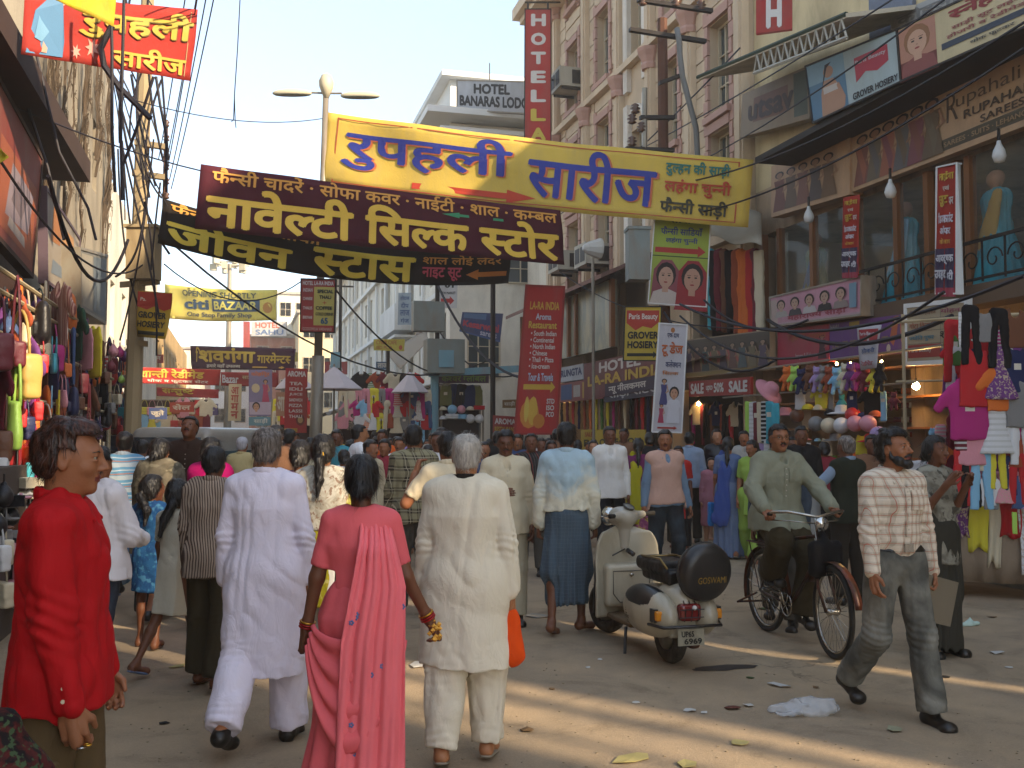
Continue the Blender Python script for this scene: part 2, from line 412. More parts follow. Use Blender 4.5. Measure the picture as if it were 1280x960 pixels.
# ------------------------------------------------------------------ people
def pattern_mat(name,kind,cols,scale=1.,rough=.85,ang=0,bump=.25):
    """woven cloth: stripes / plaid / blotch / prints, in the garment's own coordinates"""
    if name in MATS:return MATS[name]
    m,nt,b=_new(name);cs=[srgb(c)for c in cols]
    t=N(nt,'ShaderNodeTexCoord');sep=N(nt,'ShaderNodeSeparateXYZ')
    mp=N(nt,'ShaderNodeMapping');mp.inputs['Rotation'].default_value=(0,ang,0);L(nt,t.outputs['Object'],mp.inputs[0])
    # a small warp so that the weave follows the folds
    nn=N(nt,'ShaderNodeTexNoise');nn.inputs['Scale'].default_value=5;L(nt,mp.outputs[0],nn.inputs['Vector'])
    va=N(nt,'ShaderNodeVectorMath',operation='MULTIPLY_ADD');L(nt,nn.outputs['Color'],va.inputs[0]);va.inputs[1].default_value=(.03,)*3;L(nt,mp.outputs[0],va.inputs[2])
    L(nt,va.outputs[0],sep.inputs[0]);X,Y,Z=sep.outputs
    def band(v,per,lo,hi,off=0.):
        q=mth(nt,'FRACT',mth(nt,'ADD',mth(nt,'DIVIDE',v,per*scale),off+50));return mth(nt,'MULTIPLY',mth(nt,'GREATER_THAN',q,lo),mth(nt,'LESS_THAN',q,hi))
    XY=mth(nt,'ADD',X,mth(nt,'MULTIPLY',Y,.8))
    if kind=='vstripe':out=mixc(nt,band(XY,.028,.0,.42),cs[0],cs[1]);out=mixc(nt,band(XY,.084,.1,.17),out,cs[2])
    elif kind=='hstripe':
        out=mixc(nt,band(Z,.12,.0,.35),cs[0],cs[1]);out=mixc(nt,band(Z,.12,.42,.52),out,cs[2]);out=mixc(nt,band(Z,.12,.7,.78),out,cs[3])
    elif kind=='plaid':
        a=mth(nt,'ADD',mth(nt,'MULTIPLY',band(XY,.075,0,.45),.5),mth(nt,'MULTIPLY',band(Z,.085,0,.45),.5))
        out=mixc(nt,a,cs[0],cs[1]);out=mixc(nt,mth(nt,'MAXIMUM',band(XY,.075,.2,.25),band(Z,.085,.2,.25)),out,cs[2])
    elif kind=='check':
        a=mth(nt,'MAXIMUM',band(XY,.03,0,.12),band(Z,.03,0,.12));out=mixc(nt,mth(nt,'MULTIPLY',a,.6),cs[0],cs[1])
        out=mixc(nt,ramp(nt,noise(nt,3,4,va.outputs[0]),.5,.8),out,cs[2])
    elif kind=='blotch':
        out=mixc(nt,ramp(nt,noise(nt,9/scale,4,va.outputs[0],1.2),.42,.58),cs[0],cs[1]);out=mixc(nt,ramp(nt,noise(nt,17/scale,2,va.outputs[0]),.56,.62),out,cs[2])
    elif kind=='shirtdirt':
        n1=noise(nt,4,5,va.outputs[0],.6,.6);n2=noise(nt,7,5,mp.outputs[0],.4,.6)
        out=mixc(nt,ramp(nt,mth(nt,'ADD',n1,mth(nt,'MULTIPLY',mth(nt,'SUBTRACT',Z,1.2),.9)),.42,.66),cs[1],cs[0]);out=mixc(nt,mth(nt,'MULTIPLY',ramp(nt,n2,.5,.75),.6),out,cs[2])
    elif kind=='jeans':
        n1=noise(nt,4.5,4,mp.outputs[0],.5);out=mixc(nt,ramp(nt,n1,.4,.72),cs[0],cs[1])
    else:out=cs[0]
    h=N(nt,'ShaderNodeHueSaturation')
    if isinstance(out,tuple):h.inputs['Color'].default_value=(*out,1)
    else:L(nt,out,h.inputs['Color'])
    L(nt,mth(nt,'ADD',mth(nt,'MULTIPLY',noise(nt,4,4,t.outputs['Object']),.3),.85),h.inputs['Value']);L(nt,h.outputs[0],b.inputs['Base Color'])
    b.inputs['Roughness'].default_value=rough;b.inputs['Specular IOR Level'].default_value=.2
    if bump:_clothbump(nt,b,bump)
    MATS[name]=m;return m
def _clothbump(nt,b,s):
    co=coords(nt,(1,1,.5));n1=noise(nt,9,2,co,2.2);r1=mth(nt,'POWER',mth(nt,'SUBTRACT',1.0,mth(nt,'ABSOLUTE',mth(nt,'SUBTRACT',mth(nt,'MULTIPLY',n1,4),2))),2.0)
    n3=noise(nt,24,3,co,1.5);n2=noise(nt,420,1)
    bn=N(nt,'ShaderNodeBump');bn.inputs['Strength'].default_value=min(1,s*.4);bn.inputs['Distance'].default_value=.02
    L(nt,mth(nt,'ADD',mth(nt,'ADD',mth(nt,'MULTIPLY',r1,.5),mth(nt,'MULTIPLY',n3,.6)),mth(nt,'MULTIPLY',n2,.08)),bn.inputs['Height']);L(nt,bn.outputs[0],b.inputs['Normal'])
def cloth(name,color,rough=.9,var=.12,bump=.35,objcol=False,dirt=None,damt=.3,sheen=.0):
    if name in MATS:return MATS[name]
    m=mat(name,color,rough,var=var,scale=4,objcol=objcol,spec=.15,dirt=dirt,damt=damt,dscale=3,sheen=sheen)
    _clothbump(m.node_tree,m.node_tree.nodes['Principled BSDF'],bump);return m
def skin(name,color='8a5a3c'):
    if name in MATS:return MATS[name]
    m=mat(name,color,.5,var=.14,scale=14,spec=.4,bump=.08,bscale=160);b=m.node_tree.nodes['Principled BSDF']
    b.inputs['Subsurface Weight'].default_value=.06;b.inputs['Subsurface Radius'].default_value=(.02,.008,.004);return m
def hairmat(name,color='14100e',grey=None,gamt=.5):
    if name in MATS:return MATS[name]
    m,nt,b=_new(name);co=coords(nt,(1,1,.18));n1=noise(nt,90,3,co)
    c2=srgb(grey)if grey else tuple(min(1,q*2.2+.004)for q in srgb(color))
    L(nt,mixc(nt,ramp(nt,n1,.62-gamt*.3,.85-gamt*.2),srgb(color),c2),b.inputs['Base Color']);b.inputs['Roughness'].default_value=.42;b.inputs['Specular IOR Level'].default_value=.45
    bn=N(nt,'ShaderNodeBump');bn.inputs['Strength'].default_value=.7;bn.inputs['Distance'].default_value=.01;L(nt,n1,bn.inputs['Height']);L(nt,bn.outputs[0],b.inputs['Normal'])
    MATS[name]=m;return m
V3=lambda*a:np.array(a,float)
def nrm(v):v=np.array(v,float);return v/(np.linalg.norm(v)+1e-12)
def rotz(a):return np.array([[cos(a),-sin(a),0],[sin(a),cos(a),0],[0,0,1]])
def rotx(a):return np.array([[1,0,0],[0,cos(a),-sin(a)],[0,sin(a),cos(a)]])
def roty(a):return np.array([[cos(a),0,sin(a)],[0,1,0],[-sin(a),0,cos(a)]])
class Body:
    """joints of a standing figure facing +Y; every length scales with the height H"""
    def __init__(s,H=1.68,girth=1.,sex='m',legs=((0,0),(0,0)),arms=(((-.16,.05,-1),(-.08,.15,-1)),((.16,.05,-1),(.08,.15,-1))),
                 lean=0.,twist=0.,head=(0,0,0),splay=.05,sit=None,feetdir=(0,0),child=False,heel=(0,0)):
        k=H/1.7;s.k=k;s.g=girth;s.H=H;s.sex=sex;s.child=child
        hk=k*.955 if not child else k*1.17
        s.hk=hk
        hw=.085*k;s.pelvis=V3(0,0,.93*k);R=rotz(twist)@rotx(-lean)
        s.R=R;s.Rp=rotz(twist*.3)
        def up(x,y,z):return s.pelvis+R@V3(x*k,y*k,z*k)
        s.waist=up(0,.0,.12);s.chest=up(0,-.005,.34);s.neck=up(0,-.01,.490);s.neckb=s.neck
        sw=.151 if sex=='m' else.134
        if child:sw=.138
        s.sh=[up(-sw,-.01,.445),up(sw,-.01,.445)]
        s.headc=s.neck+R@V3(0,.020*k,.142*k);s.hR=rotz(head[0])@rotx(-head[1])@roty(head[2])if head!='x' else R
        s.hR=rotz(twist)@s.hR
        s.hip=[s.pelvis+s.Rp@V3(-hw,0,-.02*k),s.pelvis+s.Rp@V3(hw,0,-.02*k)]
        TL,SL=.43*k,.41*k;s.knee,s.ank,s.toe=[],[],[]
        for i,(th,kn)in enumerate(legs):
            sgn=-1 if i==0 else 1
            d1=nrm((sgn*splay,sin(th),-cos(th)));kp=s.hip[i]+d1*TL;a2=th-kn;d2=nrm((sgn*splay*.3,sin(a2),-cos(a2)));ap=kp+d2*SL
            s.knee.append(kp);s.ank.append(ap);fd=rotz(-feetdir[i])@nrm((0,cos(a2*.9-heel[i]),sin(a2*.9-heel[i])if a2<0 or heel[i]else 0));s.toe.append(ap+fd*.17*k+V3(0,0,-.055*k if a2>-.3 else 0))
        low=min([a[2]-.075*k for a in s.ank]+[t[2]-.02*k for t in s.toe])
        dz=V3(0,0,-low)if sit is None else V3(0,0,sit-s.pelvis[2])
        for nme in('pelvis','waist','chest','neck','headc'):setattr(s,nme,getattr(s,nme)+dz)
        for l in(s.sh,s.hip,s.knee,s.ank,s.toe):
            for i in(0,1):l[i]=l[i]+dz
        s.elb,s.wr,s.hd=[],[],[];s.arms=arms;UA,FA=.275*k,.245*k
        if child:UA*=.95;FA*=.95
        for i in(0,1):
            u,f=s.R@nrm(arms[i][0]),s.R@nrm(arms[i][1]);s.elb.append(s.sh[i]+u*UA);s.wr.append(s.elb[i]+f*FA);s.hd.append(f if len(arms[i])<3 else s.R@nrm(arms[i][2]))
    # ---- skin
    def head_sdf(s,h=.006,jaw=1.,nose=1.,ears=True,female=False,beard=0):
        S=Sdf(h);k=s.hk;R=s.hR;c=s.headc
        P=lambda x,y,z:c+R@(V3(x,y,z)*k)
        E=lambda p,r,kk=.02,op='u',rot=None:S.ell(P(*p),V3(*r)*k,kk*k,R if rot is None else R@rot,op)
        E((0,-.012,.035),(.072,.093,.083));E((0,.02,.0),(.064,.075,.075),.03)
        E((0,.028,-.055),(.05*jaw,.058,.048),.03)          # jaw
        E((0,.070,-.088),(.021,.018,.017),.025)              # chin
        E((-.034,.062,-.02),(.022,.02,.02),.02);E((.034,.062,-.02),(.022,.02,.02),.02)   # cheeks
        E((0,.081,.034),(.042,.012,.010),.02)                # brow
        for q in(-1,1):E((q*.031,.099,.013),(.016,.013,.009),.012,'s');E((q*.031,.0815,.0215),(.015,.0135,.0048),.004);E((q*.031,.083,.005),(.014,.0115,.0045),.005)
        S.cap(P(0,.090,.022),P(0,.109+.004*nose,-.018),.008*k,.011*k,.014*k);E((-.011,.1,-.023),(.009,.01,.007),.008);E((.011,.1,-.023),(.009,.01,.007),.008)
        E((0,.088,-.048),(.022,.012,.0055),.006);E((0,.086,-.060),(.018,.012,.006),.006);E((0,.101,-.0535),(.02,.008,.0018),.003,'s')
        if ears:
            for q in(-1,1):E((q*.075,-.005,.0),(.009,.019,.032),.008,'u',rotx(.15));E((q*.083,.0,.002),(.005,.009,.018),.006,'s')
        nr=.054*(1 if not female else.86)*s.k
        S.cap(s.neck+s.R@V3(0,-.005,-.09*s.k),P(0,-.015,-.05),nr*1.12,nr*.98,.03)
        S.cap(s.neck+s.R@V3(-.07,0,-.055)*1,s.neck+s.R@V3(.07,0,-.055),.04*s.k,.04*s.k,.05)
        return S
    def hand_sdf(s,i,h=.006,curl=.5,frm='fore',spread=.0,bare=0.):
        """forearm, palm, four bent fingers and a thumb; frm='shoulder' shows the whole arm"""
        S=Sdf(h);k=s.k*(1 if s.sex=='m' else.9);w=s.wr[i];d=s.hd[i];sgn=-1 if i==0 else 1
        fz=nrm(w-s.elb[i]);a=.046*s.k*(1 if s.sex=='m' else.88)*s.g
        if frm=='shoulder':S.cap(s.sh[i],s.elb[i],a*1.12,a*.86,.02)
        S.cap(s.elb[i]if frm!='wrist' else w-fz*.08,w-fz*.01,a*(.86 if frm!='wrist' else.7),.027*k,.02);S.cap(w-fz*.03,w+d*.02*k,.025*k,.026*k,.02)
        side=nrm(np.cross(d,s.R@V3(sgn,0,0)))if len(s.arms[i])<4 else s.R@nrm(s.arms[i][3])   # points to the thumb side
        side=side if len(s.arms[i])>=4 or side@(s.R@V3(0,1,0))>0 else-side
        palmn=nrm(np.cross(side,d));palmn=palmn if palmn@(s.R@V3(-sgn,0,0))>0 or len(s.arms[i])>=4 else-palmn
        pc=w+d*.05*k
        S.ell(pc,V3(.040,.050,.016)*k,.012,np.stack([side,d,palmn],1))
        for j,(o,ln)in enumerate(((.030,.072),(.010,.080),(-.010,.074),(-.029,.058))):
            b0=w+d*.088*k+side*o*k;cu=curl*(1+.12*j)
            d1=nrm(d*cos(cu*.7)+palmn*sin(cu*.7)+side*spread*o*20);d2=nrm(d*cos(cu*1.7)+palmn*sin(cu*1.7));d3=nrm(d*cos(cu*2.4)+palmn*sin(cu*2.4))
            p1=b0+d1*ln*.48*k;p2=p1+d2*ln*.32*k;p3=p2+d3*ln*.22*k
            S.chain([b0-d*.02*k,b0,p1,p2,p3],[.0095*k,.0092*k,.0085*k,.0078*k,.0068*k],.0035*k)
        t0=w+d*.022*k+side*.026*k;t1=t0+nrm(d*.75+side*.55+palmn*.35)*.042*k;t2=t1+nrm(d+side*.05+palmn*(.25+curl*.4))*.032*k
        S.chain([t0,t1,t2],[.014*k,.0105*k,.0085*k],.008*k)
        s.grip=getattr(s,'grip',{});s.grip[i]=pc+palmn*.03*k+d*.02*k
        return S
    def trunk_sdf(s,h=.014,arms=False,legs=True,f=1.):
        S=Sdf(h);k=s.k;g=s.g*f;fl=s.R@V3(0,1,0)
        S.cap(s.pelvis,s.waist,.145*k*g,.125*k*g,.04,fl,.72);S.cap(s.waist,s.chest,.125*k*g,.15*k*g,.04,fl,.7)
        S.cap(s.sh[0]*.75+s.sh[1]*.25,s.sh[1]*.75+s.sh[0]*.25,.055*k*g,.055*k*g,.06)
        for i in(0,1):
            if legs:
                S.cap(s.hip[i],s.knee[i],.085*k*g,.055*k*g,.04);mid=s.knee[i]*.7+s.ank[i]*.3
                S.cap(s.knee[i],mid,.054*k*g,.056*k*g,.03);S.cap(mid,s.ank[i],.056*k*g,.036*k*g,.03)
                s.foot(S,i,.0)
            if arms:S.cap(s.sh[i],s.elb[i],.052*k*g,.04*k*g,.03);S.cap(s.elb[i],s.wr[i],.04*k*g,.027*k*g,.02);S.cap(s.wr[i],s.wr[i]+s.hd[i]*.11*k,.026*k,.02*k,.02)
        return S
    def foot(s,S,i,inf,k2=.02):
        k=s.k;a,t=s.ank[i],s.toe[i];d=nrm(t-a+V3(0,0,.04*k));dn=nrm(np.cross(nrm(np.cross(d,V3(0,0,1))),d))
        heel=a-d*.035*k-dn*.045*k
        S.cap(a,heel,.036*k+inf,.032*k+inf,.02);S.cap(heel,t-d*.03*k-dn*.012*k,.032*k+inf,.028*k+inf,.03)
        sd_=nrm(np.cross(d,dn));S.cap(t-d*.03*k-sd_*.018*k-dn*.012*k,t-d*.03*k+sd_*.02*k-dn*.012*k,.026*k+inf,.024*k+inf,.03)
        return heel,d,dn,sd_
    # ---- clothes
    def folds(s,amp,seed,vert=1.,joints=True):
        js=[(s.elb[i],.075)for i in(0,1)]+[(s.knee[i],.10)for i in(0,1)]+[(s.ank[i]+V3(0,0,.05),.07)for i in(0,1)]if joints else[]
        def fn(x,y,z):
            w=vnoise(x*4,y*4,z*3,seed+9)*.06;X,Y=x+w,y+w
            n1=vnoise(X*15,Y*15,z*1.8*vert,seed);n2=vnoise(X*9+z*8,Y*9,z*6-X*8,seed+3);n3=vnoise(X*30+z*9,Y*30,z*13-X*6,seed+5);lo=vnoise(x*3.5,y*3.5,z*2.5,seed+7)
            m=.55+.45*lo;r_=amp*(.85*(1-2.4*abs(n1))*m+.42*(1-2.4*abs(n2))*(1.1-m)*1.5+.22*n3+.3*lo-.2)
            for c,rad in js:
                d=np.sqrt((x-c[0])**2+(y-c[1])**2+((z-c[2]))**2);q=z-c[2]+(y-c[1])*.5+.02*vnoise(x*12,y*12,z*12,seed+4);r_=r_+amp*.55*np.sin(q*150)*np.exp(-(d/rad)**2)
            return r_
        return fn
    def shirt_sdf(s,h=.01,hem=.80,sleeve='long',inf=.022,seed=1,amp=.007,flare=1.1,kurta=False,vest=False,vneck=.0,tuck=False,cuff=1.,loose=1.):
        S=Sdf(h);k=s.k;g=s.g;fl=s.R@V3(0,1,0);I=inf*k
        wr=.128*k*g;S.cap(s.waist,s.chest,wr+I*1.25*loose,.150*k*g+I*loose,.05,fl,.74)
        S.cap(s.chest,s.neck+s.R@V3(0,0,-.1*k),.150*k*g+I*loose,.12*k*g+I,.04,fl,.72)
        a,b=s.sh;S.cap(a*.84+b*.16+V3(0,0,-.008*k),b*.84+a*.16+V3(0,0,-.008*k),.048*k*g+I,.048*k*g+I,.05);S.cap(a*.5+b*.5,s.neck+s.R@V3(0,-.005,-.024*k),.07*k,.052*k+I*.3,.05)
        for q in(a,b):S.cap(q,s.neck+s.R@V3(0,-.01,-.03*k),.036*k*g+I,.03*k+I*.6,.05)
        hz=hem*k if not tuck else s.waist[2]-.04*k
        low=s.pelvis+(s.pelvis-s.waist)/np.linalg.norm(s.pelvis-s.waist)*max(s.pelvis[2]-hz,0)
        if tuck:S.cap(s.waist,s.pelvis*.2+s.waist*.8,wr+I*1.25,wr+I*.9,.03,fl,.76)
        else:
            S.cap(s.waist,s.pelvis,wr+I*1.3,.142*k*g+I*1.3,.05,fl,.78)
            for i in(0,1):
                th=s.knee[i]-s.hip[i];tt=min(1,max(.15,(s.hip[i][2]-hz+.03)/max(.05,-th[2])));S.cap(s.hip[i],s.hip[i]+th*tt,.095*k*g+I*1.1,(.095-.03*tt)*k*g+I*1.3,.06)
            if s.pelvis[2]>hz+.02:S.cap(s.pelvis,V3(low[0],low[1],hz-.05),.142*k*g+I*1.2,(.150*g*k+I*1.2)*flare,.05,s.Rp@V3(0,1,0),.80)
        if not vest:
            for i in(0,1):
                S.cap(s.sh[i]+V3(0,0,-.008*k),s.elb[i],.048*k*g+I*.7,.036*k*g+I*.8,.016)
                if sleeve=='long':
                    S.cap(s.elb[i],s.wr[i]-nrm(s.wr[i]-s.elb[i])*.005,.036*k*g+I*.8,.027*k+I*.55*cuff,.012)
        if sleeve!='long' and not vest:
            for i in(0,1):
                u=nrm(s.elb[i]-s.sh[i]);q=s.sh[i]+u*(.22 if sleeve=='short' else.16)*k
                S.cut(lambda x,y,z,q=q,u=u,sh=s.sh[i]:np.where((abs(x-q[0])<.12)&((x-s.pelvis[0])*(sh[0]-s.pelvis[0])>.01*0+abs(sh[0]-s.pelvis[0])*(abs(sh[0]-s.pelvis[0])-.02)),(x-q[0])*u[0]+(y-q[1])*u[1]+(z-q[2])*u[2],-1),0)
        S.bump(s.folds(amp,seed,1.if not kurta else.6))
        if not tuck:S.cut(lambda x,y,z:hz+.012*np.sin(x*9+seed)+.01*np.sin(y*15+seed)-z+np.where((z<hz+.2)&((abs(x-s.sh[0][0])<.02)|(abs(x-s.sh[1][0])<.0)),0,0)-np.where(s._armzone(x,y,z,hz),9,0),0)
        # neck opening
        S.cap(s.neck+s.R@V3(0,.0,.03*k),s.neck+s.R@V3(0,0,.16*k),.057*k,.075*k,.006,op='s')
        if vneck:S.cap(s.neck+s.R@V3(0,.1*k,-vneck*k),s.neck+s.R@V3(0,.13*k,.05*k),.008*k,.05*k,.006,op='s')
        return S
    def _armzone(s,x,y,z,hz):
        """True near a forearm (so that a hem cut does not chop hands and sleeves)"""
        m=np.zeros(np.broadcast(x,y,z).shape,bool)
        for i in(0,1):
            for a,b in((s.elb[i],s.wr[i]),):
                if min(a[2],b[2])>hz+.1:continue
                d=b-a;t=np.clip(((x-a[0])*d[0]+(y-a[1])*d[1]+(z-a[2])*d[2])/(d@d),0,1)
                q=(x-a[0]-t*d[0])**2+(y-a[1]-t*d[1])**2+(z-a[2]-t*d[2])**2;m|=q<(.068*s.k)**2
        return m
    def collar_sdf(s,h=.007,stand=False,openf=True):
        S=Sdf(h);k=s.k;R=s.R;n=s.neck+R@V3(0,-.004,.020*k)
        pts=[]
        for j in range(13):
            a=-pi/2+.42+(2*pi-.84)*j/12 if openf else 2*pi*j/12
            a2=a-pi/2+pi
            pts.append((n+R@V3(.067*k*cos(a+pi),.064*k*sin(a+pi)*1.0-.004*k,.010*k+.012*k*sin(a))))
        for j in range(12):S.cap(pts[j],pts[j+1],.011*k if not stand else.010*k,None,.004,R@V3(0,0,1),2.1 if not stand else 1.9)
        if not stand:
            for q in(-1,1):S.cap(n+R@V3(q*.040*k,.054*k,.004*k),n+R@V3(q*.066*k,.112*k,-.062*k),.020*k,.009*k,.006,R@V3(q*.5,1,.6),.5)
        return S
    def trousers_sdf(s,h=.01,inf=.02,seed=5,amp=.006,wide=1.,shorten=0.,top=None,baggy=1.):
        S=Sdf(h);k=s.k;g=s.g;I=inf*k;fl=s.Rp@V3(0,1,0)
        tp=s.waist*.6+s.pelvis*.4 if top is None else top
        S.cap(tp,s.pelvis,.128*k*g+I*.5,.143*k*g+I*.6,.04,fl,.78)
        for i in(0,1):
            S.cap(s.hip[i]+V3(0,0,.02),s.knee[i],.087*k*g+I*baggy,.058*k*g+I*1.1*baggy,.03)
            e=s.ank[i]+(s.knee[i]-s.ank[i])*(.06+shorten);S.cap(s.knee[i],e,.058*k*g+I*1.1*baggy,(.048*k+I*1.2)*wide,.03)
            u=nrm(s.ank[i]-s.knee[i])
        S.bump(s.folds(amp,seed,1.4))
        kn=[(s.ank[i]+(s.knee[i]-s.ank[i])*(.0+shorten),nrm(s.ank[i]-s.knee[i]),s.knee[i])for i in(0,1)]
        def hem(x,y,z):
            r=np.full(np.broadcast(x,y,z).shape,-1.)
            for i,(q,u,kk)in enumerate(kn):
                m=(x-q[0])*u[0]+(y-q[1])*u[1]+(z-q[2])*u[2];near=((x-q[0])**2+(y-q[1])**2+(z-q[2])**2)<.03;r=np.where(near&(m>-.06),np.maximum(r,m),r)
            return r
        S.cut(hem,0);S.cut(lambda x,y,z:z-tp[2]-.03,.004);return S
    def shoes_sdf(s,h=.008,i=0):
        S=Sdf(h);s.foot(S,i,.006*s.k);a=s.ank[i]
        S.cut(lambda x,y,z,a=a:z-a[2]-.012 if s.ank[i][2]<.25 else(x*0+y*0+z*0-1),0);return S
    def skirt_sdf(s,h=.012,top=None,hem=.06,rt=.135,rb=.24,seed=3,amp=.012,fy=.8,pleat=0,off=(0,0)):
        S=Sdf(h);k=s.k;t=s.waist if top is None else top;b=V3(s.pelvis[0]+off[0],s.pelvis[1]+off[1],hem*k+.04)
        S.cap(t,s.pelvis,rt*k*s.g,.155*k*s.g+.01,.03,(0,1,0),fy)
        for i in(0,1):S.cap(s.pelvis*.5+s.hip[i]*.5,s.knee[i],.14*k*s.g,.10*k+.01,.06)
        S.cap(s.pelvis,b,.155*k*s.g+.012,rb*k,.06,(0,1,0),fy)
        def f(x,y,z):
            an=np.arctan2(y-s.pelvis[1],x-s.pelvis[0]);w=np.clip((s.pelvis[2]+.1-z)/.7,0,1);n=vnoise(an*2.2+9,z*1.1,z*0+seed,seed)
            return-amp*w*(np.sin(an*(pleat or 13)+n*2.5))+amp*.6*(1-2*abs(vnoise(x*7,y*7,z*3.0,seed+1)))
        S.bump(f);S.cut(lambda x,y,z:hem*k+.01*np.sin(x*13)-z,0);return S
    def hair_sdf(s,h=.006,style='short',vol=1.,seed=2,fringe=0.,ragged=1.):
        S=Sdf(h);k=s.hk;R=s.hR;c=s.headc;P=lambda x,y,z:c+R@(V3(x,y,z)*k);Ri=R.T
        e=.0135*vol*k
        if style=='short':
            S.ell(P(0,-.014,.036),V3(.073,.093,.084)*k+min(e,.010*k),.02,R);S.ell(P(0,-.05,-.022),V3(.058,.046,.045)*k+e*.25,.03,R)
            S.ell(P(0,-.022,.066),V3(.062,.080,.050)*k+e*.75,.03,R)
            if vol>1.2:S.ell(P(.008,.012,.090),V3(.052,.062,.030)*k+e*.5,.03,R);S.ell(P(0,-.05,.03),V3(.066,.06,.07)*k+e*.7,.03,R)
        else:
            S.ell(P(0,-.016,.038),V3(.073,.093,.086)*k+e,.02,R);S.ell(P(0,-.045,-.02),V3(.062,.052,.055)*k+e*.7,.03,R)
        if style in('bun','tail','braid'):S.ell(P(0,-.035,-.0),V3(.066,.075,.08)*k+e*.5,.02,R)
        def face(x,y,z):
            X,Y,Z=x-c[0],y-c[1],z-c[2];a,b,d=Ri[0,0]*X+Ri[0,1]*Y+Ri[0,2]*Z,Ri[1,0]*X+Ri[1,1]*Y+Ri[1,2]*Z,Ri[2,0]*X+Ri[2,1]*Y+Ri[2,2]*Z
            a,b,d=a/k,b/k,d/k
            # remove the face: in front of a slanted line from forehead to ear; remove below the nape
            front=(b-.030-.16*(a*a)*4)*1.-np.maximum(0,(d-.074-a*.12*(vol>1.2)))*3.6-.006*np.sin(a*75+1)*ragged
            side=np.where(abs(a)<.045,front-.006,front);sb=np.where((d<.02)&(b>.0),.05*(b>.018),-1)
            ear=np.where((d<.035-.0)&(d>-.05)&(b>-.018),(b+.018)*3,-1)if style=='short' else-1
            nape=-(d+(.062 if style=='short' else.073)+.004*np.sin(a*90))-np.maximum(0,-b-.05)*.2
            return np.maximum(np.maximum(side,nape),np.maximum(ear,sb))*k
        S.cut(face,.012)
        tl={'bun':[P(0,-.115,-.03)],'tail':None,'braid':None}.get(style,None)
        if style=='bun':S.ell(P(0,-.112,-.035),V3(.045,.032,.042)*k,.012,R)
        if style in('tail','braid'):
            pts=[P(0,-.10,-.005),P(0,-.13,-.05),s.neck+s.R@V3(.01,-.125,-.04)*1,s.neck+s.R@V3(.0,-.15,-.15),s.neck+s.R@V3(0,-.155,-.26)]
            if style=='tail':pts=pts[:4];S.chain(pts,[.022*k,.034*k,.034*k,.010*k],.01)
            else:
                S.chain(pts,[.026*k,.024*k,.022*k,.018*k,.010*k],.01)
        def strands(x,y,z):
            X,Y,Z=x-c[0],y-c[1],z-c[2];a,b,d=Ri[0,0]*X+Ri[0,1]*Y+Ri[0,2]*Z,Ri[1,0]*X+Ri[1,1]*Y+Ri[1,2]*Z,Ri[2,0]*X+Ri[2,1]*Y+Ri[2,2]*Z
            return.0045*ragged*vnoise(a*85,b*26+d*22,d*30,seed)+.005*ragged*vnoise(a*34,b*18,d*20,seed+1)
        S.bump(strands);return S
    def beard_sdf(s,h=.005,full=True):
        S=Sdf(h);k=s.hk;R=s.hR;P=lambda x,y,z:s.headc+R@(V3(x,y,z)*k)
        S.cap(P(-.006,.103,-.037),P(-.03,.088,-.048),.008*k,.005*k,.004);S.cap(P(.006,.103,-.037),P(.03,.088,-.048),.008*k,.005*k,.004)
        if full:
            S.cap(P(0,.08,-.09),P(0,.083,-.075),.030*k,.020*k,.01)
            for q in(-1,1):S.chain([P(q*.012,.078,-.092),P(q*.045,.05,-.075),P(q*.064,.015,-.045),P(q*.070,.008,-.0)],[.026*k,.021*k,.014*k,.008*k],.01)
            S.ell(P(0,.104,-.058),V3(.02,.02,.007)*k,.004,R,'s')
        if full:
            for q in(-1,1):S.ell(P(q*.045,.050,-.060),V3(.020,.026,.026)*k,.015,R)
        S.bump(lambda x,y,z:.003*vnoise(x*90,y*90,z*45,4));return S
def loose_hair(ob,b,m,T,n=1100,ln=.035,w=.0011,seed=1,name='loose_hair'):
    """separate strands lifting off the hair, rooted on its surface"""
    me=ob.data;nv=len(me.vertices);co=np.zeros(nv*3,np.float32);me.vertices.foreach_get('co',co);co=co.reshape(-1,3);no=np.zeros(nv*3,np.float32);me.vertex_normals.foreach_get('vector',no);no=no.reshape(-1,3)
    rg=np.random.default_rng(seed);c=b.headc;ok=np.nonzero(((co-c)*no).sum(1)>0)[0]
    if not len(ok):return
    I=rg.choice(ok,n);p=co[I].astype(float);nn=no[I].astype(float);up=b.hR@V3(0,.15,1.);crown=c+b.hR@V3(0,-.03,.13)*b.hk
    d=p-crown;d=d-nn*(d*nn).sum(1)[:,None];d/=np.linalg.norm(d,axis=1)[:,None]+1e-6;d=d+rg.normal(0,.28,d.shape);L_=ln*rg.uniform(.5,1.3,n)[:,None];side=np.cross(d,nn);side/=np.linalg.norm(side,axis=1)[:,None]+1e-6
    rows=[]
    for t,q in((0,1.),(.5,.8),(1.,.1)):m_=p+d*L_*t+nn*(.0005+.006*t*(1-.4*t)*rg.uniform(.2,1.3,n)[:,None]);rows+=[m_-side*w*q,m_+side*w*q]
    V=np.stack(rows,1).reshape(-1,3);k=np.arange(n)[:,None]*6;Q=np.concatenate([k+np.array([[0,1,3,2]]),k+np.array([[2,3,5,4]])]);o=mesh_obj(name,npmesh(name,V,Q,[m]),T);o['kind']='stuff';return o
def front_y(me,R0=None):
    co=np.zeros(len(me.vertices)*3,np.float32);me.vertices.foreach_get('co',co);co=co.reshape(-1,3)
    def f(x,z):
        m=(abs(co[:,0]-x)<.014)&(abs(co[:,2]-z)<.014);return float(co[m,1].max())if m.any()else.1
    return f
